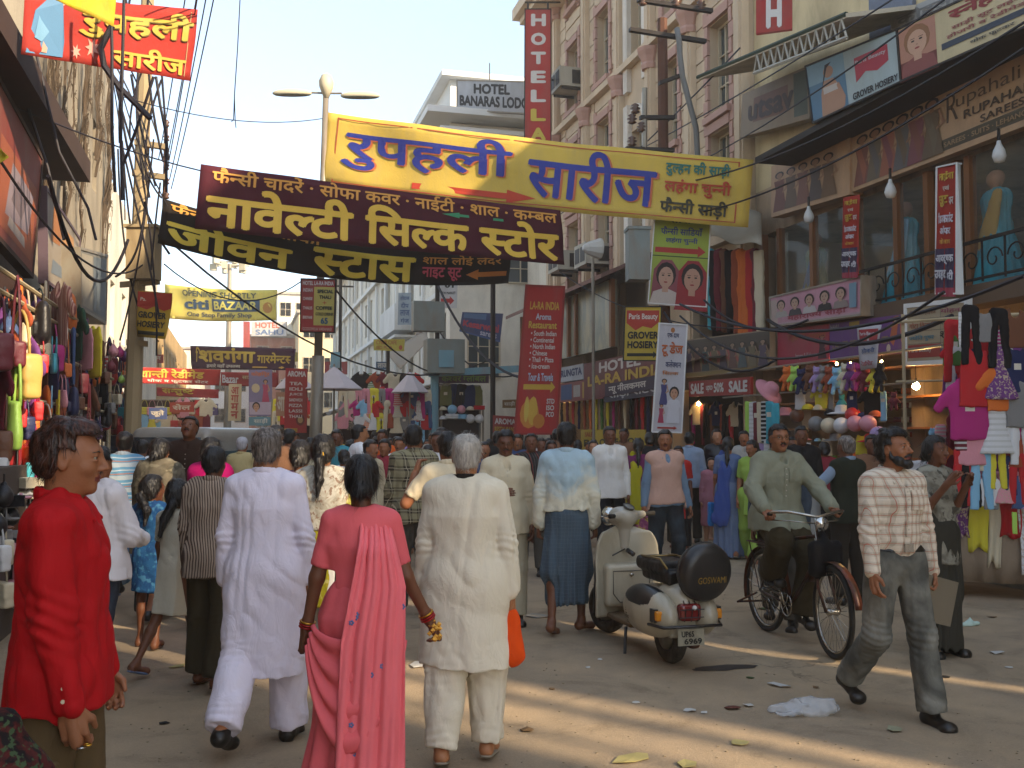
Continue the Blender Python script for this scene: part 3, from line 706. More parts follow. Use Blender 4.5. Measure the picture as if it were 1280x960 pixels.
def shirt_details(b,ob,m,T,z1=None,pocket=True,bm_='button_pale'):
    """button band, buttons and a breast pocket laid on the shirt front"""
    f=front_y(ob.data);cx=b.chest[0];z0=b.neck[2]-.07*b.k;z1=z1 or b.waist[2]+.02;zs=np.linspace(z0,z1,14);ys=[f(cx,z)for z in zs];ys=[sum(ys[max(0,i-1):i+2])/len(ys[max(0,i-1):i+2])for i in range(14)]
    q=MB();q.grid(lambda u,v:Vector((cx+(u-.5)*.032,ys[min(13,int(v*13+.5))]+.004,zs[0]+(zs[-1]-zs[0])*v)),1,13,two=.003);q.build('button_band',m,T)
    for i in range(1,13,2):q=MB();q.lathe((cx,ys[i]+.006,zs[i]),[(.0055,-.001),(.005,.002)],8,axis='Y');q.build('button',mat(bm_,'b8b0a0',.3),T)
    if pocket:
        px_=cx-.075*b.k;pz=b.chest[2]+.01;q=MB();q.grid(lambda u,v:Vector((px_+(u-.5)*.1,f(px_+(u-.5)*.1,pz+(v-.5)*.11)+.0035,pz+(v-.5)*.11)),5,5,two=.003);q.build('breast_pocket',m,T)
def make_body(b,T,skinm,hh=.006,hands=True,curl=(.5,.5),frm=('fore','fore'),face={},hair=None,hairm=None,feet=False,eyes=True,spread=0,brows=True,legs_h=.013):
    parts=[b.head_sdf(hh,**face).verts_faces()]
    if hands:
        for i in(0,1):parts.append(b.hand_sdf(i,hh,curl[i],frm[i],spread).verts_faces())
    parts.append(b.trunk_sdf(legs_h,arms=True,f=.9).verts_faces())
    V,Q=merge_np(parts);Ri=b.hR.T
    def lips(c):
        q=(Ri@(c-b.headc).T).T/b.hk;e=((q[:,0])/.023)**2+((q[:,1]-.093)/.022)**2+((q[:,2]+.054)/.0125)**2;return(e<1).astype(int)
    body=mesh_obj('body',npmesh('body',V,Q,[skinm,mat('lip_brown','6a3430',.45)],lips),T)
    k=b.hk;P=lambda x,y,z:Vector(b.headc+b.hR@(V3(x,y,z)*k))
    if eyes:
        for q in(-1,1):
            m=MB();c=P(q*.031,.0795,.0135)
            m.lathe((0,0,0),[(0,-.0105*k),(.006*k,-.0088*k),(.0092*k,-.005*k),(.0105*k,0),(.0095*k,.0048*k),(.0062*k,.0086*k)],12,0)
            m.lathe((0,0,0),[(.0062*k,.0086*k),(.0045*k,.0096*k),(0,.0106*k)],12,1)
            Rm=Matrix(b.hR.tolist())@Matrix.Rotation(-pi/2,3,'X');m.v=[tuple(c+Rm@Vector(v))for v in m.v]
            m.build('eye',[mat('eye_white','8a8074',.4),mat('eye_brown','20120a',.15)],T,True)
    if brows:
        for q in(-1,1):m=MB();m.tube([P(q*.012,.095,.030),P(q*.03,.093,.035),P(q*.05,.079,.030)],[.0018*k,.0026*k,.0014*k],6);m.build('eyebrow',hairmat('hair_black'),T,True)
    if hair:
        ho=b.hair_sdf(hh,**hair).build('hair',hairm or hairmat('hair_black'),T)
        if hh<.009:loose_hair(ho,b,hairm or hairmat('hair_black'),T,1500 if hh<.006 else 800,.032 if hair.get('style','short')=='short' else.05,.0009 if hh<.006 else.0013)
    return body

# ------------------------------------------------------------------ the ground
def road_mat():
    m,nt,b=_new('dusty_asphalt');co=coords(nt)
    big=noise(nt,.35,5,co,.8,.6);mid=noise(nt,2.2,6,co,.5,.65);fine=noise(nt,60,4,co,0,.7);grit=noise(nt,260,2,co)
    c=mixc(nt,ramp(nt,big,.35,.68),srgb('8e7e6a'),srgb('a08c70'));c=mixc(nt,mth(nt,'MULTIPLY',ramp(nt,mid,.5,.72),.55),c,srgb('b0987a'))
    c=mixc(nt,mth(nt,'MULTIPLY',ramp(nt,mid,.48,.30),.6),c,srgb('6a5c4a'));c=mixc(nt,mth(nt,'MULTIPLY',ramp(nt,fine,.5,.8),.35),c,srgb('c0ad90'));c=mixc(nt,mth(nt,'MULTIPLY',ramp(nt,grit,.62,.7),.5),c,srgb('4c443b'))
    v=N(nt,'ShaderNodeTexVoronoi',feature='DISTANCE_TO_EDGE');v.inputs['Scale'].default_value=.55
    w=N(nt,'ShaderNodeVectorMath',operation='MULTIPLY_ADD');nn=N(nt,'ShaderNodeTexNoise');nn.inputs['Scale'].default_value=3;nn.inputs['Detail'].default_value=6;L(nt,co,nn.inputs[0]);L(nt,nn.outputs[1],w.inputs[0]);w.inputs[1].default_value=(.5,.5,.5);L(nt,co,w.inputs[2]);L(nt,w.outputs[0],v.inputs['Vector'])
    crack=mth(nt,'MULTIPLY',mth(nt,'LESS_THAN',v.outputs['Distance'],.006),ramp(nt,big,.55,.62));c=mixc(nt,mth(nt,'MULTIPLY',crack,.6),c,srgb('3c352d'))
    st=noise(nt,1.7,4,co,.6);c=mixc(nt,mth(nt,'MULTIPLY',ramp(nt,st,.66,.74),.45),c,srgb('4a4038'))
    L(nt,c,b.inputs['Base Color']);b.inputs['Roughness'].default_value=.92;b.inputs['Specular IOR Level'].default_value=.2
    bn=N(nt,'ShaderNodeBump');bn.inputs['Strength'].default_value=.5;bn.inputs['Distance'].default_value=.012
    L(nt,mth(nt,'ADD',mth(nt,'ADD',fine,mth(nt,'MULTIPLY',grit,.5)),mth(nt,'MULTIPLY',mid,2)),bn.inputs['Height']);L(nt,bn.outputs[0],b.inputs['Normal']);return m
g=MB();g.box(-600,600,-300,900,-.5,-.012);single('ground',g,mat('bare_earth','8d7b64',.95,dirt='5f5346'),None,None,kind='structure')
def zroad(x,y):return.018*sin(x*.9+y*.3)*cos(y*.5)*.6
g=MB();g.grid(lambda u,v:(-3.4+13.2*u,-12+152*v,0),8,60);single('road',g,road_mat(),None,None,kind='structure')
# ------------------------------------------------------------------ common building stuffs
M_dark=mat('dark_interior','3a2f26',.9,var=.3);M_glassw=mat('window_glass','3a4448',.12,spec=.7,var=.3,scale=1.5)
M_sand=mat('sandstone','bda88c',.85,var=.16,scale=1.2,dirt='9a8670',damt=.35,dscale=.5,bump=.35,bscale=9);M_sand2=mat('sandstone_pale','c8b498',.85,var=.14,scale=2,dirt='8f7866',damt=.3,bump=.3,bscale=12)
M_pink=mat('pink_stone','b08c7e',.8,var=.14,bump=.2);M_cream=mat('cream_plaster','d9d3c4',.85,var=.07,scale=.8,dirt='8f887b',damt=.55,dscale=.55,bump=.15,bscale=6)
M_white=mat('white_plaster','d8d8d4',.8,var=.05,dirt='98948a',damt=.4,dscale=.4);M_timber=mat('timber','7a4e2a',.6,var=.25,stretch=(1,1,.1),scale=8,bump=.15)
M_iron=mat('dark_iron','2c2622',.6,.4,var=.3);M_steel=mat('weathered_steel','8b8578',.5,.3,var=.2,dirt='6a4a32',damt=.5,dscale=2);M_rust=mat('rusty_steel','5a3b2c',.75,.2,var=.3)
M_conc=mat('stained_concrete','a39c90',.9,var=.14,dirt='4d463e',damt=.65,dscale=.7,bump=.35,bscale=8);M_mortar=mat('mortar','6d5f52',.95)
M_wframe=mat('painted_window_frame','b9ac92',.6);M_green=mat('green_roof','17301f',.6,var=.2)
_box_cache={}
def unit_box(name,mat_,bev=0):
    k=(name,mat_.name)
    if k not in _box_cache:q=MB();q.box(-.5,.5,-.5,.5,-.5,.5);_box_cache[k]=q.mesh(name,mat_)
    return _box_cache[k]
def piece(name,mat_,parent,c,s,ry=0):
    """a small block that shares one mesh with all its likes"""
    o=mesh_obj(name,unit_box(name,mat_),parent);o.location=c;o.scale=s;return o
def wall_with_holes(mb,X0,X1,Y0,Y1,Z0,Z1,holes,m=0):
    """a wall along Y, thickness X0..X1, with openings (y0,y1,z0,z1)"""
    zs=sorted({Z0,Z1,*[h[2]for h in holes],*[h[3]for h in holes]});zs=[z for z in zs if Z0<=z<=Z1]
    for a,b in zip(zs,zs[1:]):
        if b-a<1e-4:continue
        hs=sorted([(h[0],h[1])for h in holes if h[2]<b-1e-4 and h[3]>a+1e-4]);y=Y0
        for h0,h1 in hs:
            if h0>y+1e-4:mb.box(X0,X1,y,h0,a,b,m)
            y=max(y,h1)
        if y<Y1-1e-4:mb.box(X0,X1,y,Y1,a,b,m)
def window(parent,X,y0,y1,z0,z1,fm,gm,out=-1,cols=2,rows=3,bars=False,dep=.22):
    """window set back in a wall that faces out (-1: towards -X)"""
    f=MB();t=.05;xa=X-out*dep
    f.box(xa-.03,xa+.03,y0,y0+t,z0,z1);f.box(xa-.03,xa+.03,y1-t,y1,z0,z1);f.box(xa-.03,xa+.03,y0+t,y1-t,z0,z0+t);f.box(xa-.03,xa+.03,y0+t,y1-t,z1-t,z1)
    for i in range(1,cols):y=y0+(y1-y0)*i/cols;f.box(xa-.025,xa+.025,y-.02,y+.02,z0+t,z1-t)
    for i in range(1,rows):z=z0+(z1-z0)*i/rows;f.box(xa-.02,xa+.02,y0+t,y1-t,z-.015,z+.015)
    w=f.build('window',fm,parent);p=MB();p.box(xa+.028*-out,xa+.04*-out,y0+.02,y1-.02,z0+.02,z1-.02);p.build('pane',gm,w)
    return w
def windowY(parent,Y,x0,x1,z0,z1,fm,gm,cols=2,rows=2,dep=.15):
    f=MB();t=.05;ya=Y+dep
    f.box(x0,x0+t,ya-.03,ya+.03,z0,z1);f.box(x1-t,x1,ya-.03,ya+.03,z0,z1);f.box(x0+t,x1-t,ya-.03,ya+.03,z0,z0+t);f.box(x0+t,x1-t,ya-.03,ya+.03,z1-t,z1)
    for i in range(1,cols):x=x0+(x1-x0)*i/cols;f.box(x-.02,x+.02,ya-.025,ya+.025,z0+t,z1-t)
    for i in range(1,rows):z=z0+(z1-z0)*i/rows;f.box(x0+t,x1-t,ya-.02,ya+.02,z-.015,z+.015)
    w=f.build('window',fm,parent);p=MB();p.box(x0+.02,x1-.02,ya+.03,ya+.04,z0+.02,z1-.02);p.build('pane',gm,w);return w
# ------------------------------------------------------------------ right side: sandstone hotel (facade X=9.5, Y 17.3..30.3)
FX=9.5
T=thing('hotel_building','tall pink and buff sandstone hotel with pilasters and air conditioners on the right','building',(0,0,0))
wy=[(18.5,.95),(20.9,.8),(25.35,1.0),(27.9,1.0)];rows=[(5.9,7.9),(8.3,10.25),(11.35,13.3),(14.5,16.2)]
holes=[(y-w/2,y+w/2,z0,z1)for y,w in wy for z0,z1 in rows]
hb=[(22.45,23.35,11.3,14.2),(22.45,23.35,6.2,9.3)]
shop_h=[(17.7,21.0,.12,2.6),(21.5,25.4,.12,2.6),(25.9,29.8,.12,2.6),(17.6,19.8,3.5,5.3)]
w=MB();wall_with_holes(w,FX,FX+.4,17.3,30.3,0,16.8,holes+hb+shop_h);w.box(FX+.4,19,29.9,30.3,0,16.8);w.box(FX+.4,19,17.3,17.6,0,16.8);w.build('wall',M_sand,T)
w=MB();w.box(FX+.4,19,17.6,29.9,16.3,16.8);w.build('roof',M_conc,T)
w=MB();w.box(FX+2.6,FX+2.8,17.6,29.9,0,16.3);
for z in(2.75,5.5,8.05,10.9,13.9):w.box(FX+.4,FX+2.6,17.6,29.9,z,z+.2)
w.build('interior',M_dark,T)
for y,ww in wy:
    for z0,z1 in rows:
        window(T,FX,y-ww/2,y+ww/2,z0,z1,M_wframe,M_glassw,cols=3 if ww>.9 else 2,rows=3)
        for k in range(8):
            zz=z0-.1+(z1-z0+.3)*k/7;s_=.20 if k%2 else.13
            for sgn in(-1,1):piece('quoin',M_pink,T,(FX-.03,y+sgn*(ww/2+s_/2),zz),(.07,s_,(z1-z0+.3)/7*.93))
        piece('lintel',M_pink,T,(FX-.04,y,z1+.12),(.1,ww+.02,.2));piece('sill',M_pink,T,(FX-.07,y,z0-.09),(.18,ww+.16,.14))
for y0,y1,z0,z1 in hb:window(T,FX,y0,y1,z0,z1,M_wframe,M_glassw,cols=2,rows=4)
bay=MB();
for z0,z1 in((6.0,10.0),(10.35,14.6)):
    for sgn in(-1,1):bay.box(FX-.12,FX-.002,22.9+sgn*.47,22.9+sgn*.75,z0,z1)
n=14;pts=[(.46*cos(pi*i/n),.46*sin(pi*i/n))for i in range(n+1)]
for zc in(9.3,):
    for i in range(n):
        (a,b),(c,d)=pts[i],pts[i+1];o1=[(q[0]*1.25,q[1]*1.25)for q in(pts[i],pts[i+1])]
        bay.poly([(a,b),(c,d),o1[1],o1[0]],lambda u,v,h:(FX-.1+h,22.9+u,zc+v),.098)
bay.build('arched_surround',mat('painted_plaster_white','d5cec2',.8,dirt='9d9080'),T)
pil=MB();pil.box(-.16,0,-.17,.17,3.2,15.1);pil.box(-.2,0,-.1,.1,3.2,15.1)
pmesh=pil.mesh('pilaster',M_sand2);cap_=MB();cap_.lathe((0,0,0),[(.2,0),(.22,.1),(.19,.16),(.24,.3),(.3,.42),(.32,.5)],8);cmesh=cap_.mesh('capital',M_pink)
for y in(17.45,19.75,21.95,24.0,26.6,29.3,30.0):
    p=mesh_obj('pilaster',pmesh,T);p.location=(FX-.003,y,0)
    for z in(10.4,14.6):c=mesh_obj('capital',cmesh,p);c.location=(-.1,0,z)
w=MB();w.box(FX-1.1,FX+.0,17.3,30.9,15.15,15.5);w.box(FX-.9,FX,17.3,30.7,14.95,15.149);w.box(FX-.2,FX-.001,17.3,30.3,10.95,11.12);w.box(FX-.2,FX-.001,17.3,30.3,5.5,5.7);w.build('cornice',M_sand2,T)
# courses of dressed stone, each block proud of the wall
for bi,(ya,yb)in enumerate(((17.62,18.0),(19.0,19.58),(19.92,20.35),(21.45,21.78),(24.18,24.65),(26.05,26.43),(26.77,27.2),(28.6,29.13))):
    for k in range(24):
        z=5.9+k*.375
        if not(10.85<z<11.2):piece('stone_block',M_sand2 if(k+bi)%3 else M_sand,T,(FX-.012-.006*((k*7+bi)%3),(ya+yb)/2,z+.17),(.03,yb-ya-.02,.35))
for y,ww in wy:
    for z in(8.05,10.45,10.75,13.75,14.1):piece('stone_block',M_sand2,T,(FX-.015,y,z),(.03,ww+.3,.27))
# tinted first-floor glazing above the hotel sign
gl=MB();gl.box(FX-1.05,FX-.95,22.0,29.8,3.7,5.3);
G1=gl.build('glazed_veranda',mat('etched_glass','6f7468',.35,var=.25,scale=1.3,dirt='b0a078',damt=.7,dscale=2.4),T)
for y in(22.0,24.6,25.2,27.4,29.8):piece('veranda_post',M_timber,T,(FX-1.08,y,4.5),(.1,.14,1.6))
rf=MB();rf.add([(FX-1.5,21.6,5.35),(FX-1.5,30.2,5.35),(FX-.05,30.2,6.0),(FX-.05,21.6,6.0),(FX-1.5,21.6,5.25),(FX-1.5,30.2,5.25),(FX-.05,30.2,5.9),(FX-.05,21.6,5.9)],[(0,1,2,3),(7,6,5,4),(0,4,5,1),(1,5,6,2),(3,7,4,0),(2,6,7,3)]);rf.build('veranda_roof',mat('tiled_roof_brown','7d5f55',.85,var=.2),T)
# ------------------------------------------------------------------ right side: the saree shop building (Y 6..17.3)
T=thing('shop_building','wide saree shop building with glazed timber first floor and dark shops at the right edge','building',(0,0,0))
w=MB()
w.box(FX+.05,FX+.45,17.0,17.28,0,5.4);w.box(FX+.0,18,5.9,6.2,0,10.8)
for y in(9.1,12.6,15.6):w.box(FX+.1,FX+.5,y-.15,y+.15,0,2.9)
w.box(FX+.1,18,6.2,17.28,2.85,3.55);w.box(FX+.1,18,6.2,17.28,5.42,6.3);w.box(FX+2.6,FX+2.8,6.2,17.25,0,2.85);w.box(FX+3.6,FX+3.8,6.2,17.25,3.55,5.42)
w.build('wall',mat('brown_wall','a8937a',.9,var=.2,dirt='3c3128'),T)
w=MB();wall_with_holes(w,FX+.1,FX+.4,6.2,17.28,6.3,10.9,[(11.0,12.2,8.0,9.6),(8,9.4,8,9.6)]);w.build('upper_wall',mat('yellow_plaster','c4b38c',.85,dirt='8a7a5c'),T)
window(T,FX+.1,11.0,12.2,8.0,9.6,M_wframe,M_glassw);window(T,FX+.1,8,9.4,8,9.6,M_wframe,M_glassw)
w=MB();w.box(FX+.03,FX+.1,12.45,13.5,7.3,10.2);w.build('blue_tile_panel',mat('blue_grey_tile','5c6473',.5,var=.35,scale=14),T)
for y in(8.2,9.0,10.0,11.35,11.6,12.2,12.9,13.9,15.2,16.3,16.9):piece('window_post',M_timber,T,(FX+.05,y,4.48),(.12,.10,1.86))
for a,b in((6.3,8.2),(9.0,10.0),(10.0,11.35),(12.2,12.9),(12.9,13.9),(13.9,15.2),(15.2,16.3)):piece('glass_pane',glass('shop_glass','8a9088',.12,.05),T,(FX+.05,(a+b)/2,4.48),(.012,b-a-.12,1.82))
for a,b,c in((11.65,12.15,'beige'),(8.3,8.9,'grey'),(16.4,16.8,'cream')):piece('blind',mat('blind_'+c,{'beige':'b0a080','grey':'8a8478','cream':'c0baa8'}[c]),T,(FX+.25,(a+b)/2,4.5),(.03,b-a,1.75))
w=MB();w.box(8.55,FX+.1,6.2,15.4,6.32,6.42);w.build('canopy_slab',M_iron,T)
w=MB();w.box(FX-.35,FX+.1,6.2,15.7,3.3,3.56);w.build('balcony_edge',mat('brown_ledge','5b4a3a',.85),T)
# iron railing with scrolls
rl=thing('balcony_railing','dark iron scroll railing along the first-floor shop windows','railing',(FX-.3,6.3,3.56))
q=MB();q.box(-.02,.02,0,7.2,.55,.59);q.box(-.02,.02,0,7.2,.06,.09);q.build('rail',M_iron,rl)
sc_=MB();sc_.tube([(0,.16*cos(t)*(1-t/9),.30+.16*sin(t)*(1-t/9))for t in[i*.45 for i in range(16)]],.011,5);sm=sc_.mesh('scroll',M_iron)
for i in range(18):o=mesh_obj('scroll',sm,rl);o.location=(0,.25+i*.4,0);o.scale=(1,1 if i%2 else-1,1)
for i in range(19):piece('baluster',M_iron,rl,(0,.05+i*.4,.31),(.02,.02,.56))
# shop steps / pavement along the right
g=MB();g.box(7.9,18,-40,30.3,-.01,.12);single('pavement',g,M_conc,None,None,kind='structure')
# ------------------------------------------------------------------ off to the right, behind the photographer: unseen row, heights and gaps shaped to shade and streak the street
def plain_building(name,label,x0,x1,y0,y1,h,m,out=-1,rows=3,cat='building',group=None,wsp=2.4,wm=None,z0=3.4,fl=3.0,side=False):
    T=thing(name,label,cat,(0,0,0),group=group);w=MB()
    xf,xb=(x0,x1)if out<0 else(x1,x0);n=max(1,int((y1-y0)/wsp));st=(y1-y0)/n
    hs=[(y0+st*(i+.5)-.5,y0+st*(i+.5)+.5,z0+.9+fl*r,z0+2.4+fl*r)for i in range(n)for r in range(rows)]
    sh=[(y0+.4,y1-.4,.1,2.8)]
    t=.35;a,b=(xf,xf+t)if out<0 else(xf-t,xf)
    wall_with_holes(w,a,b,y0,y1,0,h,hs+sh);w.box(min(xf,xb)+(t if out<0 else 0),max(xf,xb)-(0 if out<0 else t),y0,y0+.3,0,h);w.box(min(xf,xb)+(t if out<0 else 0),max(xf,xb)-(0 if out<0 else t),y1-.3,y1,0,h)
    w.build('wall',m,T);r_=MB();r_.box(min(x0,x1)+t*1.01,max(x0,x1)-t*1.01,y0+.3,y1-.3,h-.5,h-.2);r_.build('roof',M_conc,T)
    i_=MB();xi=xf-out*min(1.8,abs(x1-x0)-.35);i_.box(xi,xi-out*.2,y0+.3,y1-.3,0,h-.5);i_.box(min(xf-out*t,xi),max(xf-out*t,xi),y0+.3,y1-.3,2.9,3.1);i_.build('interior',M_dark,T)
    for y_0,y_1,z_0,z_1 in hs:window(T,xf,y_0,y_1,z_0,z_1,wm or M_wframe,M_glassw,out)
    return T
plain_building('shop_building','ochre three-storey building next to the saree shop, outside the picture',FX,17,-.95,5.8,14.0,mat('ochre_plaster','b89a6a',.9,dirt='7a6648'))
plain_building('shop_building','grey three-storey building behind the photographer with an alley on each side',FX,10.3,-4.2,-2.23,14.5,M_conc)  # thin unseen block, depth and ends shaped to leave sun bands on the road
plain_building('shop_building','cream four-storey building behind the photographer on the sunny side',FX,10.5,-19,-7.2,15,M_cream)  # thin unseen sun blocker, its near end sets the edge of the light band
pp=MB();
for i,y in enumerate((-6.45,-5.62)):pp=MB();pp.tube([(10.2,y,0),(10.2,y,12)],.06+.02*i,8);single('drain_pipe',pp,M_steel,['thin steel drain pipe in the alley behind the photographer','middle steel drain pipe in the alley behind the photographer','thick steel drain pipe by the grey wall behind the photographer'][i],'pipe')  # poles added in the gap to split the sun band into streaks
# ------------------------------------------------------------------ white lodge building (corner X=7, Y=34)
WX,WY=7.0,34.0
T=thing('lodge_building','long cream four-storey lodge building projecting into the street at the centre','building',(0,0,0))
rowsL=[(4.3,6.0),(7.3,9.2),(10.2,11.9)];n=20;st=46/n
hs=[(WY+st*(i+.5)-.45,WY+st*(i+.5)+.45,a,b)for i in range(n)for a,b in rowsL]
w=MB();wall_with_holes(w,WX,WX+.35,WY,WY+46,0,12.6,hs+[(WY+.6,WY+44,.1,2.9)]);w.box(WX+.35,18,WY,WY+.3,0,12.6);w.box(WX+.35,18,WY+45.7,WY+46,0,12.6);w.build('wall',M_cream,T)
w=MB();w.box(WX+.36,17.9,WY+.3,WY+45.7,12,12.3);w.build('roof',M_conc,T)
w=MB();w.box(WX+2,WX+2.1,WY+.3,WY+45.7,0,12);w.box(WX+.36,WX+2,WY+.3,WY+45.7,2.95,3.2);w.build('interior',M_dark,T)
for i in range(n):
    for a,b in rowsL:window(T,WX,WY+st*(i+.5)-.45,WY+st*(i+.5)+.45,a,b,M_wframe,M_glassw)
for z in(3.6,6.7,9.7):piece('string_course',M_white,T,(WX-.12,WY+23,z),(.24,46,.18))
piece('roof_overhang',M_white,T,(WX+5.2,WY+23,12.75),(12.4,48,.22))
piece('roof_overhang',M_white,T,(WX+4,WY+.3,12.2),(9,2.0,.15))
for i in range(13):
    y=WY+1.5+i*3.5;piece('facade_pier',M_white,T,(WX-.06,y,8.0),(.12,.3,8.6))
for(x0,x1,z0,z1)in((7.6,8.8,3.6,5.3),(9.0,10.6,7.0,8.6),(7.6,8.6,7.0,8.6),(9.4,10.6,10.2,11.6)):windowY(T,WY-.19,x0,x1,z0,z1,M_wframe,M_glassw,3,3,dep=.14)
bx=MB();bx.box(WX-.9,WX-.01,WY+7.0,WY+11.5,6.0,7.1);bx.box(WX-.9,WX-.01,WY+7.0,WY+11.5,5.7,5.8);bx.build('balcony',M_white,T)
T2=thing('penthouse','white roof-top block of the lodge under its name board','building',(0,0,0));w=MB();w.box(7.4,13,36,44,12.86,14.9);w.build('wall',M_white,T2);w=MB();w.box(7.0,13.4,35.6,44.4,14.901,15.1);w.build('roof',M_white,T2)
# louvred block beside the lodge, where the sandstone hotel ends
T=thing('annex_building','grey louvred annex behind the brown awning between hotel and lodge','building',(0,0,0));w=MB();w.box(9.7,16,31.0,33.6,0,9.2);w.build('wall',M_cream,T)
for i in range(5):
    for j in range(9):piece('louvre',mat('louvre_grey','7f776a',.7),T,(10.05+i*.42,30.96,5.0+j*.28),(.32,.05,.2))
# ------------------------------------------------------------------ left side
LX=-3.3
T=thing('old_building','tall weathered grey building with dead creeper on its wall at the left','building',(0,0,0))
w=MB();wall_with_holes(w,LX-.4,LX,17.0,27.0,0,15,[(18.5,19.2,7,8.6),(24.0,24.7,7.2,8.8),(18,26,.1,2.6)]);w.box(-12,LX-.4,17,17.35,0,15);w.box(-12,LX-.4,26.6,27,0,15)
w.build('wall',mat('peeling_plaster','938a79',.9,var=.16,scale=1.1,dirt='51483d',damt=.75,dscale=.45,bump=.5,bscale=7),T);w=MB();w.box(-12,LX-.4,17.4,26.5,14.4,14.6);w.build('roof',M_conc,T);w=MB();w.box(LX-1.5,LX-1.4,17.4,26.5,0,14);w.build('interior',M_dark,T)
window(T,LX,18.5,19.2,7,8.6,M_iron,M_glassw,out=1);window(T,LX,24.0,24.7,7.2,8.8,M_iron,M_glassw,out=1)
rr=random.Random(3)
for i in range(5):   # creeper trunks and twigs
    y=18.2+i*1.9;q=MB()
    for j in range(3 if i%2 else 5):
        z=5+rr.random()*3;yy=y+rr.uniform(-.3,.3);pts=[(LX+.05,yy,z)]
        for k in range(9):yy+=rr.uniform(-.18,.18);z+=rr.uniform(.25,.8);pts.append((LX+.05+rr.random()*.12,yy,z))
        q.tube(pts,[.045*(1-k/11)*rr.uniform(.5,1)for k in range(10)],5)
        for k in range(60):
            p=Vector(pts[rr.randrange(1,9)]);e_=p+Vector((rr.uniform(0,.06),rr.uniform(-.22,.22),rr.uniform(-.45,.1)));q.tube([p,p.lerp(e_,.5)+Vector((.04,0,.05)),e_],.005,3)
    single('creeper',q,mat('dry_creeper','4a3d2f',.95),['dead creeper on the weathered wall nearest the red saree sign','thin dry creeper second along the weathered wall','thick dead creeper in the middle of the weathered wall','sparse dry creeper fourth along the weathered wall','dead creeper at the far corner of the weathered wall'][i],'creeper','creepers on the left wall')
T=thing('shop_building','low left shop building with deep dark eave over painted boards','building',(0,0,0));w=MB();wall_with_holes(w,LX-.4,LX,-12,16.9,0,6.4,[(1,16,.1,3.3)]);w.box(-9,LX-.4,-12,-11.7,0,6.4);w.box(-9,LX-.4,16.6,16.9,0,6.4);w.box(LX-2,LX-1.8,-11.7,16.6,0,6.4);w.build('wall',mat('left_wall','8a7a68',.9,dirt='4a4038'),T)
w=MB();w.box(LX,-2.35,-12,16.9,5.62,5.95);w.build('eave',mat('dark_eave','3a2a24',.85,var=.3),T);w=MB();w.box(-9,LX,-12,16.9,6.4,6.6);w.build('roof',M_conc,T)
plain_building('shop_building','plain cream left-hand building beyond the weathered wall',-12,LX-.1,27.6,44,8.4,M_cream,out=1,rows=1)
plain_building('shop_building','low ochre left-hand building far down the street',-12,LX-.2,45,70,7.0,mat('ochre_plaster','b89a6a'),out=1,rows=1)
plain_building('shop_building','two-storey left-hand building farthest down the street',-12,LX,71,100,7.4,M_cream,out=1,rows=1)
# ------------------------------------------------------------------ far end of the street
def far_block(label,px0,px1,ytop,Y,h_,m,floors,parap=None,ybot=545,name='far_building'):
    a=atY(px0,545,Y);b=atY(px1,545,Y);zt=atY((px0+px1)/2,ytop,Y).z;T=thing(name,label,'building',(0,0,0))
    w=MB();w.box(a.x,b.x,Y,Y+14,0,zt);w.build('wall',m,T);wd=b.x-a.x;n=max(2,int(wd/2.6))
    r_=MB();r_.box(a.x-.2,b.x+.2,Y-.25,Y+14.2,zt+.002,zt+.25);r_.build('roof',M_conc,T)
    for f in range(floors):
        for i in range(n):
            x=a.x+wd*(i+.5)/n;z=zt-2.2-3.1*f
            if z>2:windowY(T,Y-.17,x-.55,x+.55,z,z+1.4,M_wframe,M_glassw,2,2,dep=.14)
    return T
M_brick=mat('old_brick','9c5f48',.9,var=.2,scale=4,dirt='c0a894',damt=.4);M_rose=mat('rose_plaster','c99a86',.85,dirt='a58a78');
far_block('cream stepped building at the far end, left of the hotel board',150,205,455,120,8,M_cream,2)
far_block('low rose building closing the far end of the street',195,262,436,112,8,M_rose,3)
far_block('pale building behind the opening shortly banner',262,312,462,104,8,M_white,2)
far_block('brick hotel block under its white name board',312,372,422,96,8,M_brick,3)
far_block('taller cream block right of the hotel board',345,385,368,100,8,M_cream,4)
far_block('yellowish block just left of the tall lamp post',372,425,392,90,8,mat('buff_plaster','cdbb96',.85),4)
far_block('grey apartment block far behind the lodge facade',405,470,355,98,8,M_cream,5)

# ------------------------------------------------------------------ signs, banners
def tone(c,k=.68,ds=.04):
    l=srgb(c);g=.3*l[0]+.6*l[1]+.1*l[2];return tuple((q*(1-ds)+g*ds)*k for q in l)
def paint(c,rough=.6):
    c=c.lstrip('#');return mat('paint_'+c,tone(c),rough,var=.1,scale=5,dirt=None)
def board_mat(c,dirt=.3):c=c.lstrip('#');return mat('board_%s_%d'%(c,dirt*10),tone(c),.6,var=.14,scale=2,dirt='6e6152',damt=dirt,dscale=1.6)
def quadplace(TL,TR,BR,BL,wave=0,sag=0,nrm_sign=1,ripple=4,seed=0):
    TL,TR,BR,BL=map(Vector,(TL,TR,BR,BL));n=(TR-TL).cross(BL-TL).normalized()*-1
    if n.dot(CAMP-TL)<0:n=-n
    W=(TR-TL).length
    def place(u,v,h):
        p=(BL*(1-u)+BR*u)*(1-v)+(TL*(1-u)+TR*u)*v
        if sag:p=p+Vector((0,0,-sag*4*u*(1-u)))
        if wave:p=p+n*wave*(sin(u*ripple*6.28+v*2.2+seed)*.6+.5*sin(u*ripple*2.7+v*5+seed*2)+.25*sin(v*9+u*3))
        return p+n*h
    return place
def seg_by_color(items):
    d={}
    for it in items:d.setdefault(it[5],[]).append(it)
    return d
